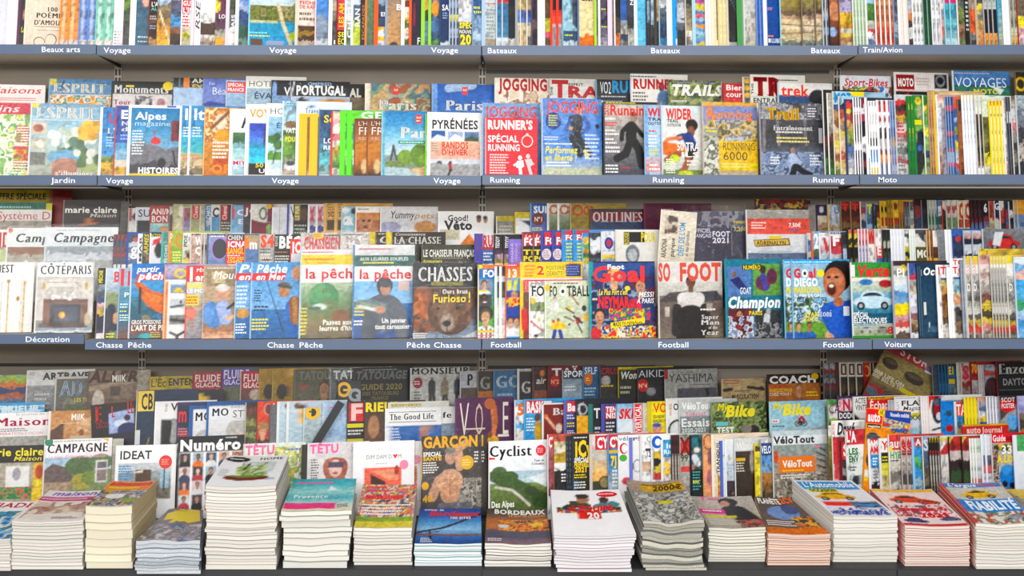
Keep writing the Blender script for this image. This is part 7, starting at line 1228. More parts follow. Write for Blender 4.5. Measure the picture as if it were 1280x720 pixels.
r4('m', 454, 502, 76, 'fashion', 'dark portrait magazine with yellow capitals', 'g 3a2c24 5a4434 6a4c38 3a3028;e 466 534 7 14 a87c5c;n .16 5;T 455 500 514.5 504 ecd824 B "RIEUR"', '4a3c34')
r4('m', 484, 503, 76, 'fashion', 'pale magazine with mustard title behind the white one', 'g d8d8d0 d0d0cc;n .06 6;L 488 504 540 511 1 b8a838', 'dcdcd8', dn=.012, t=.003)
r4('m', 497, 510, 73, 'fashion', 'twin of the white serif magazine peeking out on its right', 'G 500 533 e8e8e6;G 533 620 8a98a8;n .04 6;T 500 564 524.5 517 2c2c30 s "Good Life"', 'ecece8', dn=.0165, t=.0025)
r4('m', 480.5, 511, 70, 'fashion', 'wrapped white magazine with serif title and blue picture', 'G 505 534 f0f0ee;G 534 620 2c6cb0 2464a8;p c88858 528 534 536 534 534 560 526 548;r 480 534 485 620 f0f0ee;n .05 7;B 485 515.5 544 516.2 4a4a4c;T 486 541 525.5 518 2c2c30 s "The Good Life";B 485 528 544 528.7 4a4a4c;L 486 535 500 553 5 d0dcec', 'f4f4f2', film=.8)
r4('m', 568.5, 498, 74, 'sport', 'purple magazine with basketball and tall thin letters', 'g 5a2858 54264e 4c2448;l c87848 3 616 515 618 535 614 555;l b86838 2.4 618 510 620 530;e 616 552 7 6 d8a838;e 612 545 3 4 8a5034;n .06 7;T 574 586 548 504 e4dcd0 l "V";T 593 604 545 505 d0b8a0 l "O";T 627 636 545 504 e4dcd0 l "E";O 612 506 7 7 b8683c;B 622 545 636 548 e4dcd0;B 580 536 606 538 d8c8b8', '6a3868', full=True)
r4('m', 643, 500, 72, 'sport', 'light blue sports magazine with orange figure five', 'q 500 556 88bce0 e8ecf0*2 5ab4dc e4e0dc d8d0c8;n .08 4;T 646 656 519 506 e07828 B "5"', 'e4e8ec')
r4('m', 655, 499, 74, 'sport', 'blue basketball magazine with red box title', 'g 4aa4d8 3c98d0 3a8cc4;e 673 540 5 14 c8a030;e 672 522 4 5 5a3c2c;n .08 5;B 657 501 680 517 d02c3c;T 658 690 516 503 f4eef0 B "BASKET";L 658 522 670 540 5 dcecf4', '5ab0e0')
r4('m', 677.5, 504, 74, 'sport', 'dark red basketball magazine with white serif initials', 'g 7a201c 8a2820 6a2420 5a2c28;e 682.5 521 3 3 d87838;l d8a888 1.6 684 523 694 536;e 699 536 4 6 d8c8b8;n .08 5;B 677.5 504 751 506 e8e4e0;T 691 740 519.5 510.5 f4ecea s "Basket";L 691 545 704 553 2 e8d8d0', 'ecebe8', ew=2)
r4('m', 705, 500, 74, 'sport', 'violet blue basketball magazine with red label', 'q 500 556 5a60a0 4a5498 3a4488 2c3878 3a4080;n .08 4;B 709 502 720 516 d83444;T 709.5 730 514 505 f4eef0 B "Bask";L 709 518 719 525 2 d0d4e8;L 709 528 719 535 2 d8c838;L 709 538 719 545 3 d0d4e8', '6a70b0', ew=3)
r4('m', 720, 499, 74, 'sport', 'black magazine with white outlined head and yellow field', 'G 490 521 262430;G 521 560 e8b01c;r 720 556 800 620 e8b01c;n .05 6;e 729 512 6 7 d0d0d4;e 729 512 4.6 5.6 262430;l d0d0d4 .8 726 520 724 506 730 504', '3a3844')
r4('m', 736, 505, 72, 'sport', 'teal edged black sports magazine', 'q 505 556 1c1c20*2 24242c 2c3038 1a2028;n .1 4;T 743 751 523 511 e4e4e4 b "T";L 744 533 752 545 2 c8ccd0', '2c7a74', ew=5)
r4('m', 752, 505, 72, 'sport', 'violet edged sports magazine with red title block', 'q 505 556 4a4a98 3a3048 26242c 2c2c34 2a2a34;n .1 4;B 757 508 772 524 c03040;T 758 772 515 509 f0e8ea B "TEN";T 758 772 523 516.5 f0e8ea B "NIS";L 758 527 770 545 4 d0ccd4', '5a58a8', ew=4)
r4('m', 771, 505, 74, 'sport', 'ski magazine with red capitals on snow', 'g 8ab8d8 dce8f0 a8c8dc c8d8e4;n .14 6;T 774 808 523.5 512 e02c34 Bi "SKIER";p e8eef4 772 540 790 526 800 548 790 556', '6a98c0', ew=1)
r4('m', 793, 504, 72, 'sport', 'white climbing magazine with red upright title', 'g c8c0b8 d8d0c8;r 794 505 803 541 d8303c;n .1 4;V 795 802 540 507 f6eef0 b "VERTICAL"', 'd8d4cc', ew=1)
r4('m', 805, 504, 72, 'sport', 'pale grey stone climbing magazine', 'g c8c0b0 d0c8bc;n .12 4', 'e0dcd4')
r4('m', 810, 502, 74, 'sport', 'bright yellow skiing guide magazine', 'g ecd81c e8d420 e0cc20;e 822 536 6 7 d89888;e 822 532 6 3 4a6aa8;n .05 5;T 818 836 516 505 e8602c b "VO";T 817 836 523 519.5 4a6a28 b "GUIDE S";T 817 836 528.5 525 4a6a28 b "SAISON"', 'd4c41c', n=1, ew=5)
r4('m', 833.5, 498, 74, 'cycling', 'white cycling magazine with black wheel', 'g e4e4e2 dcdcda;e 848 539 12 14 1e1e20;e 848 539 9.6 11.4 dedede;n .04 5;V 838 841 520 504 c8904c b "WHEEL";T 843 850 513 505 2c2c2e b "O"', 'f0f0ee')
r4('m', 850, 500, 76, 'cycling', 'wrapped mountain bike magazine with grey test title', 'G 495 522 c8ccc8;G 522 560 8a9494 7c8484;n .1 6;T 854 892 512 504 fbfbfb B "VéloTout";T 858 884 521 515.5 e078a8 "Spécial";T 852 890 534 524 f0f0ec b "Essais";T 853 885 541 536 e0e4e0 b "2020-2021"', 'e0e4e4', film=1)
r4('m', 890, 503, 73, 'cycling', 'green forest bike magazine with yellow slanted title', 'g 5a6a3c 6a7848 4a5a34 586448;N 890 503 963 560 6 4a5a30 7c8c50 98a870 34442c 5c6c40;e 946 541 7 8 3a2c38;e 936 538 7 6 8a8478;n .14 5;T 898 912 513.5 505 e8dc24 bi "My";T 908 947 521.5 508 f0e02c Bi "Bike";T 897 920 542.5 535 f4f4f0 B "TEST";B 896 528 912 533 7ac8c8', '8a946c', full=True, film=.6)
r4('m', 963.5, 502, 74, 'cycling', 'sky blue bike magazine with yellow slanted title and rider jumping', 'g 98c4d8 a8ccd8 b0d0d8;k 1005 528 16 b83034;m 543 6 8 98989a;p b8b8b4 963 545 985 537 1010 539 1037 536 1037 560 963 560;n .08 6;T 968 982 512 504 e8dc24 bi "My";T 980 1018 519.5 506.5 f0e02c Bi "Bike";B 967 524.5 976 529.5 e8e0e0;L 968 525.5 975 529 1 d84848;L 967 532 983 535 1 4a6a78', 'b8d4dc', full=True)
r4('m', 1037, 500, 74, 'car', 'white car magazine with purple rounded title', 'q 500 512 58a058 e8e8e0;q 512 540 d8dce0 e4e4e0 9ab048 5a6848 dcdcd8;n .1 4;T 1038 1060 517 506 8a2848 "CAR";e 1044 526 6 3 98b830', '78b078')
r4('m', 1050, 495, 74, 'car', 'dark car magazine with red and white upright strip', 'q 495 499 4a4078;q 499 514 d8ccd4;q 514 540 4a1c3c 2a2430 e4e0e8 2c2838;n .08 4;r 1050 499 1055 514 d04858;T 1056 1067 513 500 c83048 B "N";T 1051 1076 523.5 516.5 f0ecf0 b "DODGE";V 1051 1054.6 513 500 f8e8ea b "AUTO"', '5a5470', ew=1)
r4('m', 1069, 496, 74, 'car', 'white car magazine with grey stacked capitals', 'g f0f0ee e8e8e6;p 24262c 1069 516 1078 524 1084 524 1084 540 1069 540;n .05 5;T 1072 1086 504.5 498 6a6c6c b "ACTE";T 1072 1088 513 506.5 6a6c6c b "VINTE"', 'd8d8d4')
r4('m', 1087.5, 496, 74, 'car', 'red car magazine with yellow top strip', 'G 490 499.5 d8a820;G 499.5 515 d83430;G 515 620 8a4a34 6a5844;n .08 5;T 1090 1150 511.5 502 f8ece8 b "Échappement";L 1090 496.6 1112 499 1 5a4410', 'c83834')
r4('m', 1113, 500, 74, 'car', 'plain grey edged car magazine', 'g b8b8bc a8a8b0;n .06 3', 'c8c8cc', n=2, dx=4)
r4('m', 1121, 496, 74, 'car', 'white car magazine with wide black letters and script', 'g f0f0f0 ecebeb;q 517 560 d8c848 d8dce8 a8ccd8 88b8cc d8d0a8;n .04 6;T 1130 1164 507.5 501.5 2c2c30 b "FLAT";T 1132 1168 513.5 508.5 4a4a4c i "Magazine";T 1126 1158 526 520.5 2a5c84 b "MMXXI";L 1123 497 1152 499 1 8a9ac8;V 1124 1127 514 502 8a8a8c l "FLAT"', 'e4e8f0', ew=2)
r4('m', 1154, 495, 74, 'car', 'white car magazine with pink edge line', 'g e8e4e4 ecdcdc;n .05 3', 'f6f0f0', n=3, dx=3.2)
r4('m', 1163.5, 495, 74, 'car', 'white car magazine with red cartoon grille', 'g ecebe6 f0eeea;p d83434 1163 494 1180 494 1180 497 1168 501 1165 512 1163 512;e 1176 513 8 17 2c2a34;e 1177 513 6 8 a8202c;e 1176 503 6 4 5a6070;e 1178 521 4 5 d8d8dc;n .04 5;l 3a3438 1.2 1168 538 1180 535', 'e8e0e0', ew=1)
r4('m', 1179.5, 497, 74, 'car', 'bright blue car magazine with small cars', 'g 1c80c8 2488d0 1f7cc0;r 1179 496 1254 501 d8dce0;e 1190 517 4 4 3a4a50;e 1190 536 5 5 c03038;n .06 5', '2a8cd4', ew=1)
r4('m', 1196, 502, 74, 'car', 'pale car magazine with red label over blue', 'q 502 520 e84c38*2;q 520 545 3a88c0 4894c4 c8a868;n .1 4;T 1199 1212 519 506 f8ece4 b "TA"', 'dce4e8', ew=2.5)
r4('m', 1208.5, 497, 74, 'car', 'yellow edged car magazine', 'q 496 500 c86838;q 500 545 e0b838 e8cc40 d8b84c;n .1 2.5', 'f0e028', n=4, dx=4.2, ew=2.4)
r4('m', 1226, 497, 74, 'car', 'car magazine with blue and yellow blocks', 'q 497 545 d89878 a8a8b8 6a7ca0 e4e4ec e0c838 4a6a98 3a5480 8aa0b8;n .15 3', 'c8ccd8')
r4('m', 1236.5, 496, 74, 'car', 'white and slate striped car magazine', 'g a8acb8 9ca0b0;n .1 2.5', 'f0f0f4', n=4, dx=3.8, ew=1.8)
r4('m', 1252.5, 495, 74, 'car', 'dark car magazine with red and white shield', 'g 3c3a40 5a585c 6a686c;p a8a8a8 1252 528 1276 506 1290 506 1264 540;p c82c34 1253 500 1276 500 1275 512 1264 517 1254 512;e 1270 528 8 10 6aa8dc;n .08 5;T 1256 1275 503 497.5 e8dcdc b "SCOT";T 1256 1274 510.5 505 f4e8e8 b "FOSTER"', '8a8890')
r4('m', 1276, 495, 74, 'car', 'lilac car magazine at the right edge', 'q 495 545 b8b8dc 9898c4 7a6a50 4a4844 a87838;n .1 4', 'a8a8d0')
r4('b', 1076, 433, 80, 'car', 'tilted car magazine with red title leaning on the back', 'G 420 446 9c3840 a84448;G 446 500 8a7c50 94885c 7c6e4c;G 500 530 6a5c44 4a4034;e 1092 462 11 9 4a3c34;e 1092 459 8 4 6a5c50;e 1128 466 14 9 4a3e34;e 1128 463 10 4 6a5e50;n .14 6;r 1070 506 1098 530 a82c38;e 1084 517 9 7 5a6a74;T 1098 1148 441 426 e0c8c4 b "STORY";T 1073 1120 487 481 d8d0bc b "2008 LIFE ON";T 1073 1128 494 488 c8c0ac b "100E BELTS TEAR";P c8b828 1118 488 1152 488 1152 495 1118 495;B 1136 434 1151 447 8a8088;L 1138 436 1150 446 3 484450;B 1137 444 1151 447 d0d0dc', '6a4a3c', roll=-28, dn=-.014, phi=12, full=True, H=.24)
# front row
r4('f', -31, 558, 80, 'home', 'black topped home magazine with yellow title', 'G 550 580 262526;G 580 660 b0a898 a89c88;r 2 584 30 612 e4e2de;e 15 594 5 8 a8a4ac;r 35 580 50 615 d8b020;e 42 592 5 9 b84c30;e 40 606 6 4 e8d838;N -31 610 34 625 5 3a7a4c 5a9a5c d85840 4a8a60;r 34 612 50 660 e8c820;n .12 5;T -28 46 571 561.5 ecdc28 b "Marie claire";T 10 44 577.5 572 ecdc28 i "Maison"', '4a4a48', phi=9)
r4('f', 50.5, 550, 80, 'home', 'white topped country magazine with thatched cottage', 'G 540 573 f2f0ee f0e8ea;G 573 590 9ab8d0 c8d8dc;G 590 660 8a9870 7a8c5c 68784c;p 6a5c58 50 590 62 580 78 586 92 606 50 608;r 52 604 84 618 a8927c;e 94 584 18 12 5a7048;e 118 580 14 10 6a8058;e 96 604 12 10 a89c48;e 104 600 8 8 7c9048;n .16 5;r 112 578 126 606 e0dcd8;r 114 580 125 588 6a6a70;r 114 590 125 604 8a7a78;T 54 126 567 556 3c3c40 s "CAMPAGNE";T 56 124 574 569.5 e0a8b8 i "Le plein d\'idées pour la maison";O 56 553 5 5 3a8a68;L 62 551 120 554 1 a8b8ac;P e8b838 118 550 127 551 126 555', 'd8d4cc', full=True)
r4('f', 61, 551, 80, 'home', 'grey copy behind the cottage magazine', 'g b8b4a8 a8a49c;n .1 5', 'c8c4b8', dn=.016, n=2, dx=4.5)
r4('f', 141, 557, 74, 'home', 'white design magazine with red round sticker', 'g f4f4f3;r 145 580 209 625 98a0a0;p c8ccd0 145 580 209 580 209 592 170 588 145 592;r 166 588 185 604 5a4034;p 8a8478 145 606 209 600 209 625 145 625;p e0d8c8 160 592 175 588 175 592;r 196 590 207 612 a8c4d4;l 2c3438 .8 201 588 201 614;n .05 6;T 146 185 574.5 564.5 2c2c2e b "IDEAT";O 202 579 8 8.5 e04438;L 197 575 207 583 4 f0a8a0;L 145.5 582 166 601 6 3a90c8', 'e8e6e2', phi=8, full=True)
NUM_FACES = ';'.join(f'r {222 + c * 15.6:.1f} {567 + r * 17.5:.1f} {234.5 + c * 15.6:.1f} {580.5 + r * 17.5:.1f} {["34404c", "c8a898", "b8a8b0", "d8c8cc", "3c5878", "d8a060", "5a4a58", "a8bcc8", "cc8868", "dcdce0"][(r * 3 + c * 7) % 10]};h {228.2 + c * 15.6:.1f} {572 + r * 17.5:.1f} 2.7 {["c89c84", "8a5c48", "d8b09c", "b08068"][(r + c) % 4]} {["1c1614", "4a3428", "8a7058"][(r * 2 + c) % 3]} {["1c1c20", "3a4a68", "e8823c", "b83c48", "e4e4e4"][(r + 2 * c) % 5]}' for r in range(4) for c in range(5))
r4('f', 219, 546, 80, 'fashion', 'black fashion magazine with grid of small portraits', 'g 1a1a1d;r 219 566 299 660 f0f0f0;' + NUM_FACES + ';n .05 4;r 219 566 221.5 660 1a1a1d;r 297 566 299 660 1a1a1d;T 221 295 564 551 f6f6f4 B "Numéro";T 276 290 550 548 d8d8d8 b "HOMME"', '2a2a2d', full=True, dn=-.002)
r4('f', 301.5, 555, 76, 'fashion', 'fashion magazine with pink title and green garden', 'g e8ece4 d8e4c8 b8cc78 d8c860;N 340 560 377 650 7 a8c468 d8e0b0 e8c848 88b058 f0f0e4;n .12 6;T 304 340 569 558 f078b0 B "TÊTU";L 354 562 372 566 1 5a78c8;T 302 312 557.5 553 e878b0 b "^"', 'c8c8c0', film=.6)
r4('f', 375, 556, 76, 'fashion', 'black spined magazine behind pink title', 'g 2a2826 5a564c;n .15 4', '3a3834', n=2, dx=3.5)
r4('f', 382.5, 554, 76, 'fashion', 'white fashion magazine with pink title and red haired portrait', 'g dcd8d8 e0dcdc d4d0d0;e 417 588 15 15 a86850;e 410 584 8 10 b87458;e 424 584 8 10 a05c48;e 417 598 12 10 a86850;e 417 587 8 11 e0c0b4;r 408 579 427 586 5a5068;e 417 593 3.4 1.4 b85058;n .06 5;T 385 421 567 556.5 f078b0 B "TÊTU";L 387 574 397 600 8 7a7a80;V 436 439 566 558 6a7ab0 l "N°"', 'e0dedc', full=True)
r4('f', 450.5, 554, 76, 'fashion', 'twin of the white heart magazine peeking out on its right', 'g eae8e8;r 480 586 520 640 d8805c;e 519 578 6 6 e8a0b0;n .04 5', 'e4e0de', dn=.018)
r4('f', 440, 553, 76, 'fashion', 'white fashion magazine with heart in its thin title', 'g f4f3f4 f2f1f2;r 454 586 500 640 e87058;p 4a2c28 462 594 480 604 480 612 462 606;p f0a080 462 590 484 602 496 602 496 588;e 494 590 3 6 b84838;n .03 7;T 456 488 575 570 7a7a80 l "DIM DAM D";P e8384c 489 571 490.5 569.5 492 571 493.5 569.5 495 571 492 575.5;T 495 500 575 570 7a7a80 l "M";O 503 583.5 5.5 6 f098b4;L 468 580 484 582 1 c8c8cc;L 470 562 480 564 1 d8d8dc', 'f0eff0', full=True)
GAR = 'g 4a4440 544c48 5c5450 484038;e 572 622 9 9 8a8680;N 575 600 602 640 5 9a968c 7a746c b8b4a8 5a564e;l c89c80 6 548 602 540 622;l d0a488 5 574 586 572 562 582 556;e 562 604 16 16 d8ac8c;e 562 618 12 14 cc9c7c;l d0a488 4 548 600 556 594;e 562 573 6.5 9 cca088;e 562 565 7 4.5 8a8880;l a87c60 .8 562 600 562 622;e 556 602 4 3 c4946f;e 569 602 4 3 c4946f;r 548 630 590 660 6a6a70;n .12 5;'
def garcon(x, nm, **k):
    r4('f', x, 545.5, 75, 'fashion', nm, GAR + f'T {x+2} {x+71} 560 547 ecb420 B "GARÇON";T {x+2} {x+25} 571 566 f4f0e8 B "SPECIAL";T {x+2} {x+25} 576.5 572 f0c020 B "SANTÉ";O {x+57} 580.5 8.5 9 e8b81c;L {x+51} 576 {x+63} 585 3 f4e090;L {x+2} 578 {x+22} 593 5 f0ece4;O {x+5} 608 4.5 5 e8b420;T {x+2} {x+14} 628 620 e8b420 B "40";B {x} 556 {x+1} 600 d8b020;L {x+66} 566 {x+72} 582 4 f0f0ec', '3a3632', **k)
garcon(533.5, 'copy of the bare chested man magazine peeking out behind', dn=.018)
garcon(526, 'wrapped magazine with bare chested man and yellow title', film=2.4, full=True)
r4('f', 610.5, 552, 74, 'cycling', 'white cycling magazine with mountain road picture', 'G 545 590 f4f5f6 eef2f4;G 590 606 b8d0dc c8dce0;G 606 680 7a8c4c 5c7038 4c6030 5a6838;p e8f0f4 660 600 684 592 684 612;e 624 592 10 8 5a7448;e 636 598 12 8 486434;p 4a6434 610 590 632 592 684 620 684 640 610 600;l d0ccc0 1.6 620 610 640 614 652 624 662 634;e 676 628 12 10 3c5428;e 664 616 8 6 3a5028;n .16 5;T 611 665 571.5 558 1e1e22 s "Cyclist";O 676.5 565.5 6.4 7 e83c48;L 672 562 681 569 3 f4b8b8;P e83c48 611 572 619 573 618 575 611 575;T 668 681 579.5 576.5 3a3a3c s "Tour de";T 665 681 583.5 580.5 3a3a3c s "Colombie";T 614 643 635 627.5 f6f6f0 b "Des Alpes"', 'e4e4e4', full=True, dn=-.002)
r4('f', 684.5, 543, 74, 'cycling', 'rose edged cycling magazine with red label', 'q 543 560 d83444*2;q 560 620 c87880 b06874 a85c68 984c58 a8606c 8a4450;n .1 3;T 686 700 559 547 f4e8ea B "CYC"', 'e8dcd8', ew=1)
r4('f', 692, 543, 74, 'cycling', 'tan cycling magazine with white boots', 'q 543 552 c8583c;q 552 579 d8cc9c e8e0cc d8b428 c8a420;q 579 620 f0f0ec 2c2c2e 26262a 3a3438;n .14 4;L 702 592 709 604 3 e8e8e4', 'b0542c', ew=1)
r4('f', 708, 545, 74, 'cycling', 'black edged cycling magazine', 'g 2c2e30 26282a;n .15 3;L 708 550 711 620 10 5a6a78', '3a3c40', n=2, dx=3.5)
r4('f', 715, 543, 76, 'cycling', 'black cycling magazine with huge yellow title', 'g 26261c 2c2c1e 28281c;r 715 543 718 640 34404c;r 716 600 722 640 3a5a7a;n .1 4;T 719 760 571 552 f0d020 B "iCycle";T 718 736 578.5 573 f4f4ec Bi "SPÉCIAL";T 718 738 584.5 579 f0d020 Bi "PRÉPAREZ";T 719 735 591 585 f0d020 B "2021";L 718 546 738 549 1 d8d8d0;L 718 593 735 599 2 e8d040;L 718 602 735 612 3 e0e0d8', '2a2c30')
r4('f', 737.5, 543, 76, 'cycling', 'cycling magazine with red block and golden sunset', 'q 543 575 d8d4d0 c8c4c0;q 575 602 d8c0a0 e8c488 e0b068;q 602 640 4a4838 3c3c30;e 757 604 8 8 2c2c28;e 757 604 6.6 6.6 98885c;n .08 5;B 745 545 778 563 d83040;T 747 780 560.5 548 fbf0f0 B "CYCLE";L 746 565 758 568 1 d8c030', 'd0c8c0', ew=3)
r4('f', 760.5, 543, 76, 'cycling', 'blue cycling magazine with red block and yellow seven', 'q 543 561 d83040*2;q 561 620 3a88c8 2c7cc0 5a98c4 98a8b4 a8b0b8 7a9cc0;n .1 4;T 763 785 559 547 fbf0f0 B "CYC";B 762 563 775 567 d8b828;T 764 772 582 571 f0d428 B "7J";L 766 587 773 610 5 dce8f0', '6aa4d4', ew=1)
r4('f', 773.5, 544, 76, 'cycling', 'white cycling magazine with red curl and green dot', 'g f0f0f0 ececec;e 784 602 6 5 c84858;n .04 4;T 774.5 793 551 546 7aa0b0 b "vélo";O 781 561 5.5 7 d83c38;O 782 561 3.8 5.4 f0f0f0;B 784 558 787 564 f0f0f0;O 780 573 5 4.4 58b040', 'e8e8ea')
r4('f', 788, 547, 76, 'cycling', 'white cycling magazine with periwinkle edge', 'g eceae8 e4e2e4;e 798 583 6 8 3c3a3c;e 798 583 5 7 e6e4e4;n .04 4;T 792 812 551 547 5a5a60 b "PSV"', '7a86d0', ew=3.5)
r4('f', 801, 544, 76, 'cycling', 'white cycling magazine with number twelve', 'g f2f2f2 ececec;q 578 590 c8a888 d8b898;n .04 4;T 809 826 553 546 98b8ac "GR";B 808 561 815 564.5 4a4a4c;T 809 815 571.5 565 2c2c30 b "12"', 'dcdce0', n=1, ew=2)
r4('f', 815, 544, 76, 'cycling', 'white cycling magazine with large blue swirl', 'g f4f4f4 f0f0f2;q 564 600 e0c020 2c2c28 d8c830 c83c34;r 815 564 818 640 f2f2f2;n .04 4;O 823 553 7 8 1c6cc8;O 824 553 3.6 4.4 f2f2f2', 'e8e8ec')
r4('f', 827.5, 550, 74, 'cycling', 'cycling magazine with cyan label and yellow two', 'q 550 572 30a8dc*3;q 572 620 e8dcd0 d8b898 e0dcd8 e8e4e0;n .08 4;T 834 842 561 555 e8f4f8 b "It";T 831 842 568 562.5 e8f4f8 b "Ric";T 830 839 592 579 f0d020 B "2"', 'f0eeec', ew=2)
r4('f', 840, 544, 76, 'cycling', 'dark edged cycling magazine with maroon head', 'q 544 568 5a2428 4a2024 6a3034;q 568 620 b8aca4 a89c94 989088;n .15 2.5', '3a3030', n=3, dx=3.6, ew=1.2)
r4('f', 851, 543, 76, 'cycling', 'cycling magazine with red X and number ninety nine', 'q 543 566 98a098 c83430 d83830;q 566 583 b8b4ac;q 583 590 d84038;q 590 640 b0aca8 a8a4a0 98948e;n .1 4;T 852 864 568 548 8a2420 B "X";T 852 862 577 569 4a4a30 b "99"', 'a8a098')
r4('f', 864, 544, 76, 'cycling', 'teal cycling magazine with ring and crouching rider', 'q 544 566 1c6c78*2;q 566 588 3a6a78 4a5c64;q 588 640 1a2420 20302c 1c2824;e 871 554 7 10 14181c;e 871 554 5.6 8.4 2a7c84;e 873 563 4 3.4 e8dcd0;l d8dce4 4 870 572 874 580;e 868 584 3 4 a88068;n .1 4;L 867 589 878 614 7 5aa8a0;L 867 600 877 606 1 d8d040', '14202c', ew=1.6)
r4('f', 880, 543, 76, 'cycling', 'peach cycling magazine with black ring', 'g e8a878 e0a078 d8987c;e 888 553 7 10 2c2420;e 888 553 5.6 8.4 e8a878;e 889 572 3 10 8a5c68;e 888 598 3 10 a86a80;n .08 5', 'd0986c')
r4('f', 891, 543, 76, 'cycling', 'cream edged cycling magazine', 'g e4d8c4 dccfb8;n .06 3', 'f0e8d8', n=1, ew=3)
r4('f', 896.5, 547, 76, 'cycling', 'cream cycling magazine with black upright letters', 'q 547 595 e8dcc8*4;q 595 640 e8b020 e07828;n .08 4;V 897 901.5 592 552 2c2a28 b "TRANQUIL"', 'ece4d4')
r4('f', 901.5, 551, 74, 'cycling', 'periwinkle and white cycling magazine', 'g e4e8f0 dce4ec;e 908 578 5 9 4a4a50;e 908 578 4.2 8.2 e0e4ec;n .05 4', '5a74c4', ew=3.5)
r4('f', 908, 549, 74, 'cycling', 'pale blue cycling magazine with rounded bottle', 'g e8ecee c8d4dc b8c8d4 c8d4dc;q 602 640 4a3c40 8a6a60;n .06 5;L 914 572 919 576 1 e8b838;L 911 580 919 592 3 a8b8c4', 'f0f2f4', ew=1.6)
r4('f', 920, 548, 76, 'cycling', 'wrapped dark cycling magazine with white header', 'G 540 565 dcdcda;G 565 660 4a3c30 3c3024 34281e;n .1 5;e 943 578 3 14 a8a098;B 922 573 934 577 d8b838;L 922 578 934 591 4 d8d0c4;T 922 948 562 553 f4f4f2 i "Winter"', 'e4e4e2', film=1)
r4('f', 945, 554, 72, 'cycling', 'slim golden yellow cycling magazine', 'q 554 565 d8c828 5a4c20;q 565 640 ecd820 e8d41c e4cc20;n .06 4', 'd8c020', ew=1)
r4('f', 952.5, 549, 76, 'cycling', 'cycling magazine with navy title box and autumn hill', 'q 549 554 d8d8d4;q 554 570 2c4c88;q 570 592 5a98d0 7aa8cc;q 592 640 b87c34 8a6434 5a4830 6a5840;n .12 4;T 954 967 567 558 f0f4f8 b "VELO"', '98a8b8')
r4('f', 967.5, 539, 74, 'cycling', 'wrapped mountain bike magazine with orange label', 'G 530 545 c8d4d8;G 545 558 e4e8e8;G 558 660 98a4a0 a89c90 8a8078 9c9488;N 970 592 1040 625 5 8a8078 b0a898 6a6258 c8c0b4;l 3c3c40 1 1027 560 1038 566;l 3c3c40 1 1027 568 1038 573;l 3c3c40 1 1027 576 1038 580;l 3c3c40 1 1027 584 1038 588;e 972 572 4 8 c85c34;n .12 5;T 970 1024 555 546.5 3a3c40 B "VéloTout";B 976 572 1024 592 e8801c;T 981 1020 585 577 f4f0e8 B "VéloTout";L 980 588 1020 591 1 e8d840;L 978 594 1022 600 2 e8e4dc;B 1024 559 1032 562 d888a8', 'c8d0d0', full=True, film=1.3)
# car magazines on the right
r4('f', 1037.5, 532, 74, 'car', 'olive car magazine with white top', 'q 532 545 d8d8d4;q 545 620 98a048 8a7c30 6a6828 7a5a30 4a4c48;n .15 4', '6a5c40')
r4('f', 1043, 526, 76, 'car', 'white topped car magazine with black scrawl and red strip', 'q 526 547 ecebe8*2;q 547 620 d83440 c83440 d0d0cc d8d8d4;r 1050 547 1062 620 98242c;n .08 4;T 1050 1074 543.5 529.5 2c2c30 Bi "Davé";r 1045 547 1050 600 d82c38;V 1044.5 1047.5 544 530 d84858 b "AUTO"', 'd8d4cc')
r4('f', 1054, 551, 72, 'car', 'red car magazine with white letter S', 'q 551 574 d83038*2;q 574 620 3a3c40 8a8c90 2c2c30 c8c4c0;n .1 4;T 1057 1066 570 556 f4e4e4 B "S"', '8a2430', n=1)
r4('f', 1061.5, 538, 74, 'car', 'red and white car magazine with green headline', 'q 538 557 d8303c*2;q 557 640 e8ece8 dce4e0 c8d0d0 a8b0b8;n .06 4;T 1063 1076 553.5 541 fbeef0 B "L\'A";T 1065 1078 569.5 562 2c7a48 B "LES";T 1065 1078 579 571.5 2c7a48 B "ENV";L 1066 584 1075 591 2 4a5058;e 1074 602 6 6 3a4048', 'd8dcd8', roll=1)
r4('f', 1076, 516, 60, 'car', 'orange car magazine with red title and blue banner', 'g f0981c ec9420 e89024;c 1086 552 22 5a5c64;c 1122 540 26 3a6ab4;e 1085 582 6 10 2c3440;r 1076 594 1090 604 e8e4d8;r 1076 603 1090 608 e8c830;N 1098 527 1132 540 4 c83c34 5a78b0 e8c840 88a8cc;n .08 5;B 1076 517 1097 535 e02c34;T 1078 1095 532.5 521 f8ecec B "auto";B 1078 536 1096 541 4a1418;T 1079 1095 540.2 537 f0e8e4 b "magazine";O 1096 520.5 4.5 4.5 e8d428;T 1093.5 1098.5 523 518 2c2c20 b "1€";P 2c50a8 1101 517 1136 517 1136 532 1101 527;T 1108 1134 524.5 519.5 f0f4f8 b "Nouvelle mobilité"', 'd8941c', roll=-6, full=True, dn=.004)
r4('f', 1088.5, 549, 74, 'car', 'car magazine in white red and cyan', 'q 549 554 d83444;q 554 568 e8d0d0;q 568 586 2c9cd8*2;q 586 640 d8dce0 3a3438 5a4c48;n .1 4;T 1091 1102 557 551 f4ecec B "AM";T 1091 1102 566.5 559 d83444 B "AM";L 1094 572 1101 583 3 f0f8fc;L 1094 588 1101 600 3 8a8888', 'f4f4f4', ew=2)
r4('f', 1102, 548, 74, 'car', 'white car magazine with red Y and yellow black blocks', 'q 548 566 f0eeec*2;q 566 580 3c3a24*1 c8c428;q 580 640 d8d02c c8b880 d0c8b8 b0403c;n .1 4;T 1106 1114 562.5 552 e04038 b "Y";B 1105 568 1114 579 2c2a28;L 1106 570 1114 578 2 d8d028', 'e4e4e6', n=1, ew=2.5)
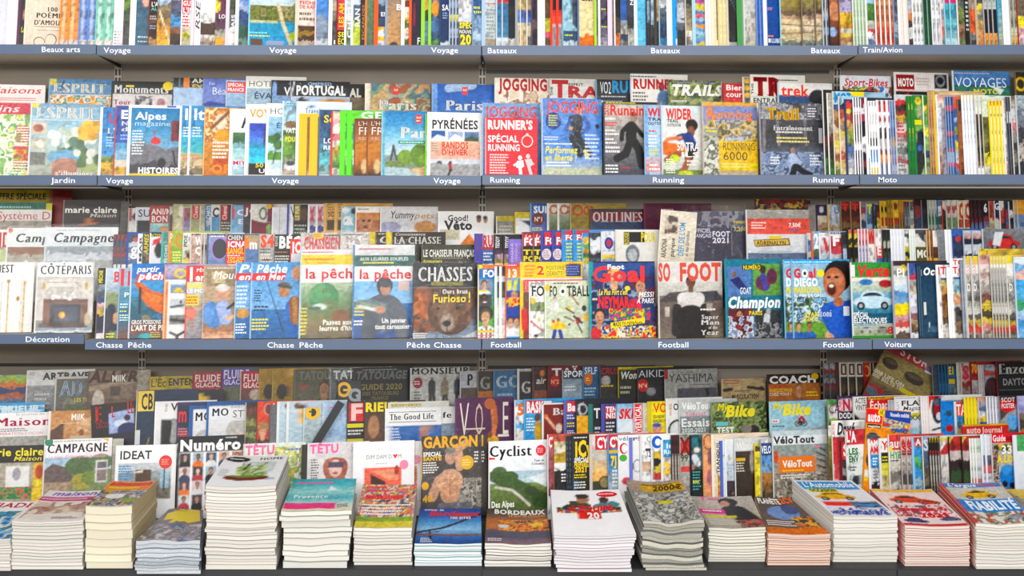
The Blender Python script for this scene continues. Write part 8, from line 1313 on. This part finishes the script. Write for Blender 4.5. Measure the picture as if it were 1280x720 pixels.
r4('f', 1114, 544, 76, 'car', 'car magazine with red title and green headline', 'q 544 563 d83c40*2;q 563 578 e4e0d8;q 578 640 d0ccc0 8a8680 c8c4bc 5a5854 d8d4cc;n .1 4;T 1116 1140 560 549 f4e4e0 b "auto";T 1116 1138 573.5 565 3a9a48 b "HYBRI";L 1116 575 1129 578 1 3a3a38;O 1117 562 2.4 3 e8d828', 'e8e4dc')
r4('f', 1129.5, 546, 76, 'car', 'pale car magazine with red scattered title', 'q 546 566 d8a0a0 d86060 e0b8b4;q 566 570 d03034;q 570 640 d8d0c8 a8a098 5a5858 c8c0b8 6a6664 d0c8c0;n .14 3;T 1131 1140 557 549 c82c34 B "AC";T 1131 1138 565 558 c82c34 B "S"', 'b8aca8', n=2, dx=6.8)
r4('f', 1143.5, 547, 76, 'car', 'car magazine with rose top and bright blue side', 'q 547 559 d85058 e08890;q 559 640 2c9cdc 58b060 2c94d4 98b8c8 3a98d4 5a6470;n .12 3;T 1149 1156 557 549 f4e8e8 b "A"', '9ccae8', ew=3)
r4('f', 1156.5, 545, 76, 'car', 'grey blue car magazine under film', 'q 545 565 a8b4c8 8a98b0;q 565 640 5a6c84 6a6048 8a7c60 3a4048 98a0a8;n .14 4;T 1158 1166 563 550 d8e0ec b "S"', 'e0e4e8', film=.5)
r4('f', 1164.5, 547, 76, 'car', 'yellow black car magazine with red waist', 'q 547 553 e0c020 c8a818;q 553 563 2c2c28*1;q 563 569 c83034;q 569 640 c8c4bc b8b4ac 8a8680 a8a49c;n .18 2.5', '2c2a28', n=4, dx=3.5, ew=1.2)
r4('f', 1178, 545, 76, 'car', 'car magazine with red diagonal on white', 'q 545 552 d8d4c8 d8c438;q 552 640 e8e4e0 e4e0dc d8d0cc a8403c c8bcb4;p d03038 1178 566 1190 552 1192 568 1178 569;n .08 4', '6a6864')
r4('f', 1190, 546, 74, 'car', 'dark red car magazine with yellow corner', 'q 546 564 c03028 a82824;q 564 640 c8b8b4 3a2c2c 3a5a34 5a3434 c8c0bc 2c2428;p f0c818 1190 545 1198 545 1190 556;n .16 4', '3a2a28', n=2, dx=16.2, ew=1.2)
r4('f', 1216, 548, 74, 'car', 'white edged car magazine with green band', 'q 548 566 c8d4c8 a8c0a8;q 566 640 dcdcd8 c8d0d0 c86860 b85850 8a8c88;n .12 3', 'f4f6f4', n=3, dx=3.6, ew=1.6)
r4('f', 1230.5, 543, 74, 'car', 'pale blue car magazine with red waist', 'q 543 569 d8dce4*2;q 569 582 6a7088;q 582 592 d05858;q 592 640 c8ccd4;n .1 3', 'e8ecf4', n=2, dx=5, ew=2)
r4('f', 1243.5, 542, 76, 'car', 'car guide magazine with red header and blue car', 'G 535 555 d02c38;G 555 660 b0aca0 c0bcb4 98988c;N 1243 556 1252 625 4 5a5048 8a4438 a8a49c 3c3c38;N 1252 556 1275 564 4 e8a030 88a048 3a3c30;e 1266 597 13 15 2c80c8;e 1264 588 9 6 4a98d8;e 1260 606 4 4 14181c;e 1270 608 4 4 14181c;q 612 660 6a645c;n .1 5;T 1246 1264 552 544.5 fbeeee b "Guide";T 1264.5 1276 551 544 4a1c20 i "auto";T 1257 1273 568 558 f4f4f0 b "33";T 1251 1273 578.5 570 f0d824 B "A.LO"', 'd8d4cc')
r4('f', 1271.5, 544, 76, 'car', 'white edged car magazine at the far right', 'q 544 565 58a868;q 565 640 e4e8ec dce0e8;n .06 4', 'e4e8f4', ew=5)
r4('f', 1207, 531, 66, 'car', 'car magazine with long red scattered title at the back', 'g a8403c 8a3834;r 1207 531 1274 536 c8b828;n .1 5;r 1207 533 1274 544 c03434;T 1214 1234 542.5 534.5 f0c0b8 B "auto";T 1236 1264 542.5 535.5 f0c0b8 B "Journal"', '98342f', dn=.05)
# ------------------------------------------------------------------ stacks on the deck (cover art in a 100 x 130 box, top of the cover at 0)
stack(-75, 13, 714, 674, -52, 48, 627, 12, 'white craft magazine with blue picture', 'g f2f0ee;T 40 98 22 6 c83c58 bi "VIADE";N 0 34 100 130 18 3a7ab8 88b8d8 e8e0d0 4a8a98 5a9ccc;n .1 14', wav=.001)
stack(15, 104, 712, 652, 62, 133, 614, 15, 'home magazine with violet title over a pale bedroom', 'g efe6e6;T 12 88 20 3 8a5ab8 bi "maison";r 0 26 100 44 c04878;L 4 30 96 42 1 e8b8cc;N 4 48 96 122 20 d8c0ac e0d0c0 c8a890 b89898 a87860 e8dccc;p e8e0d8 8 100 90 92 96 120 4 124;L 50 110 90 120 2 8a7078;n .06 14', wav=.0012, fl0=15, fr0=104)
stack(107, 165, 711, 633, 140, 196, 602, 8, 'thick orange topped almanac', 'g e4e0d8;r 0 0 100 46 f08818;T 4 96 22 4 d82818 Bi "almanach";L 8 26 80 46 1 f0d828;N 0 46 100 128 16 7a9c48 4a3c78 c8a838 5a7cb0 d8d0c0 8a5a40;e 40 78 20 13 ecebe8;e 78 98 16 10 98a840;n .08 12', pages='ece4cc', side='dcc89a', line='cfc5ae', wav=.0004, jit=.0025)
stack(170, 250, 718, 676, 211, 254, 637, 9, 'wrapped magazine with yellow starburst', 'g 6a7478 8a8a90 a898a8;P f0d820 10 20 30 8 40 2 90 2 96 50 70 58 62 50 30 62 34 44 14 48;l e87838 2 40 44 52 26 60 46 72 28 82 44 92 30;L 20 6 90 14 1 c8a818;N 0 64 100 130 14 6a7c98 a8a4b0 8a8478 d8c8d0;n .1 12', pages='d4d8dc', line='8494a8', wav=.0028, film=2, jit=.006)
stack(257, 345, 712, 608, 284, 361, 570, 24, 'white interiors magazine with plant bowl', 'g f4f4f4;e 22 16 20 11 3a3434;L 9 12 36 20 1 e8e0d8;T 56 94 18 8 6a6468 s "HOME";N 32 24 86 72 12 d8dcd8 c8d0cc e4e8e4 a8b0a8;b 30 30 44 78 82 5 8aa858 a8c070 c8d090;l 48504c 2 40 60 44 34;l 8aa858 2 56 70 70 30;e 50 96 34 9 8a3c2c;e 50 90 33 6 6a2c20;e 50 87 30 5 7c9448;L 6 60 22 90 5 c8c8cc;L 80 96 96 106 2 8aa0c0;n .03 14', wav=.0012, jit=.0035, line='c4bcae')
stack(351, 440, 711, 639, 367, 446, 599, 10, 'turquoise beach magazine', 'g 3aa8bc 58c0c8 a8dcd8 58b8c4 c8e0d8 e8dcc0;p f0f4f4 62 30 74 46 60 50;r 0 100 76 122 e8508c;L 8 12 80 26 1 e878a8;T 10 62 80 66 f4f4f0 s "Provence";L 78 104 96 118 3 8a5a48;n .06 16', wav=.002, fl0=354, fr0=434, line='9aa49c', jit=.006)
stack(442, 515, 707, 660, 454, 521, 606, 11, 'crowded puzzle magazine with many colours', 'g d8a8a0;N 0 0 100 100 9 e87868 6a8ac0 e8b848 d85878 e8e0d8 98a848 e88848 5a5a88;r 0 100 100 130 88a848;r 0 112 100 130 d8c858;L 4 60 2 18 1 f4f0f0;L 8 4 60 26 2 e84858;L 10 30 92 52 1 e83848;L 6 60 94 96 4 f8f0e8;n .12 8', wav=.0009, line='a8a4a0', jit=.002)
stack(518, 602, 708, 680, 525, 601, 636, 8, 'blue regional magazine with bridge at dusk', 'g 1f4c98 2c64b4 58a0d8 98c8e8 3a78b8 1c4c90;l 28304c 3 0 92 40 74 100 20;l 28304c 2 20 84 24 120;l 28304c 1.4 22 90 34 88;r 0 96 100 102 8a5a48;T 16 96 30 12 d83c3c Bi "Bordeaux";T 8 40 10 3 e8ecf4 b "autour de";T 50 84 40 32 f0f4f8 b "100 SITES";L 8 110 26 128 3 e8e8f0;n .06 16', pages='e8ecec', line='78b8bc', wav=.001)
stack(606, 689, 709, 680, 609, 683, 637, 8, 'dark city magazine with bridge lit orange at night', 'g 3a3434 5a4a48 a86a3c c87c3c 7a5a5c 6a5c6c 8a7078;N 20 40 100 84 8 e88c38 a85828 f0a848 6a4438;r 0 84 100 108 5a5868;T 12 96 20 4 f4f0e8 B "BORDEAUX";T 36 96 30 23 f0a830 b "DE NUIT EN COULEURS";e 82 58 10 6 e8d428;e 28 66 9 7 d8d4d0;L 4 112 30 124 2 e8e4e4;n .1 10', line='7a7470', wav=.0014)
stack(692, 796, 715, 670, 688, 774, 613, 12, 'white sports magazine with red boxed number', 'g f4f3f4;l 4a5040 9 24 50 42 40;l 5a5040 6 30 36 48 44;e 44 26 9 12 a88468;e 44 17 10 7 4a3c34;l 4a9098 9 66 48 84 44;e 73 30 7 9 5a4034;N 6 50 94 68 6 e8c838 4a6ab0 d84848 3a3a40 58a060 f0e8d8;r 34 60 64 84 d83c34;T 26 82 61 46 d83038 Bi "L\'EQUIPE";T 46 62 82 66 f6f0f0 B "20";O 80 14 15 8 d8303c;L 68 10 92 17 1 f4c8c8;n .03 14', wav=.0014, fl0=695, fr0=788, pages='e4e0e4', line='b8acb0', jit=.0045)
stack(804, 880, 713, 652, 783, 852, 601, 12, 'wrapped sports paper with yellow headline', 'g a8a098 98948c b0aca4;r 0 0 100 34 b8a090;r 20 8 96 34 d8b028;T 40 92 30 16 5a4818 Bi "2000€";L 24 9 92 16 1 5a4818;N 0 40 100 130 12 a8a49c 6a6a68 c8c4bc 8a8884 d8d8d4;r 40 60 66 70 d8d030;n .12 12', pages='c8c4b4', line='6a6c6c', wav=.0038, film=2, jit=.009)
stack(886, 957, 703, 660, 864, 939, 621, 12, 'magazine with dark haired woman and pink title', 'g c8c0b8 b0a898;T 10 22 20 0 f060b0 i "T";L 26 4 48 18 1 f060b0;l 2a2a30 22 60 60 76 100;e 56 24 16 18 2c2a2e;e 50 30 8 12 c89880;r 0 54 44 72 e83c98;r 6 80 60 90 d8c83c;L 6 56 46 68 1 f4e8f0;L 6 92 60 120 5 e8e4dc;N 60 100 100 130 10 5a4c48 c8605c 8a7468;n .1 12', wav=.0009, line='989894', jit=.002, pages='e4e0d2')
stack(960, 1038, 707, 668, 943, 986, 622, 13, 'cinema magazine with white and orange title', 'g 5a504c 6a5c54 7a6458;T 4 62 24 6 f4f0e8 B "PLANÈTE";T 64 98 22 4 f07828 B "2CV";e 50 56 34 24 7a98c8;e 70 44 18 16 4a5a88;N 60 70 100 130 12 c87848 5a4840 d8a040 4a4444;r 0 108 100 130 d8782c;L 6 84 60 104 3 e8e0d4;n .14 10', pages='e4ccc0', line='d08858', wav=.001, jit=.0025)
stack(1042, 1122, 703, 646, 990, 1064, 601, 13, 'car magazine with cyan banner and yellow car', 'g e8e8ec;r 4 4 96 34 2c98d4;T 8 92 26 8 f4f8fa bi "L\'Automobile";r 8 30 56 44 e8dc28;T 10 54 42 32 2c6a48 B "OCCASION";c 40 60 66 e8b020;r 8 78 52 94 e83c34;r 52 78 96 100 5a6a78;c 74 92 44 4a88b8;N 4 100 96 124 9 e0e4ea c8d0dc 3a5ca8 e8e4e0;T 8 92 122 112 3a4ca8 B "NOUVELLES 4X4";n .05 12', wav=.0012, line='c8c4b8', jit=.0022)
stack(1131, 1212, 708, 658, 1087, 1164, 612, 17, 'car magazine with red border and orange car', 'g f0dcd8;r 0 0 100 10 e8b828;c 46 38 62 d85828;c 76 48 36 c84430;N 4 56 96 100 8 f0e8e4 d83848 e8dcd8 c84850 6a6a70;L 20 64 84 84 1 d83040;T 40 88 100 86 d83040 B "2021";c 26 112 40 4a4a80;c 82 106 34 5a6a90;r 0 122 100 130 c83040;n .06 10', pages='e4dcd0', line='d87474', wav=.0008, jit=.002, side='d8787c')
stack(1220, 1296, 712, 655, 1173, 1248, 604, 15, 'car magazine with blue banner and large white word', 'g d0ccc4;r 0 0 100 14 5a88c4;T 10 58 12 2 f0f4f8 bi "L\'argus";T 60 90 11 4 e8584c bi "Voitures";c 50 38 60 e8b820;r 0 54 100 92 1c8cd4;T 14 96 86 60 f4f8fa B "FIABILITÉ";N 0 94 100 128 10 e0dcd4 c84848 6a8a58 a8a8a8 e8e4dc;c 76 112 40 a8acb0;r 0 0 5 130 c8403c;n .06 12', wav=.0016, line='c0b8a8', jit=.0018, side='c8403c')
stack(1300, 1384, 708, 640, 1255, 1330, 612, 12, 'yellow magazine at the right edge of the deck', 'g e8cc20 d8b820;N 0 40 100 130 14 d8c030 5a5a50 e8e0c8;n .1 12', wav=.001)
for tn in TIERS: build_tier(tn)
label_all()
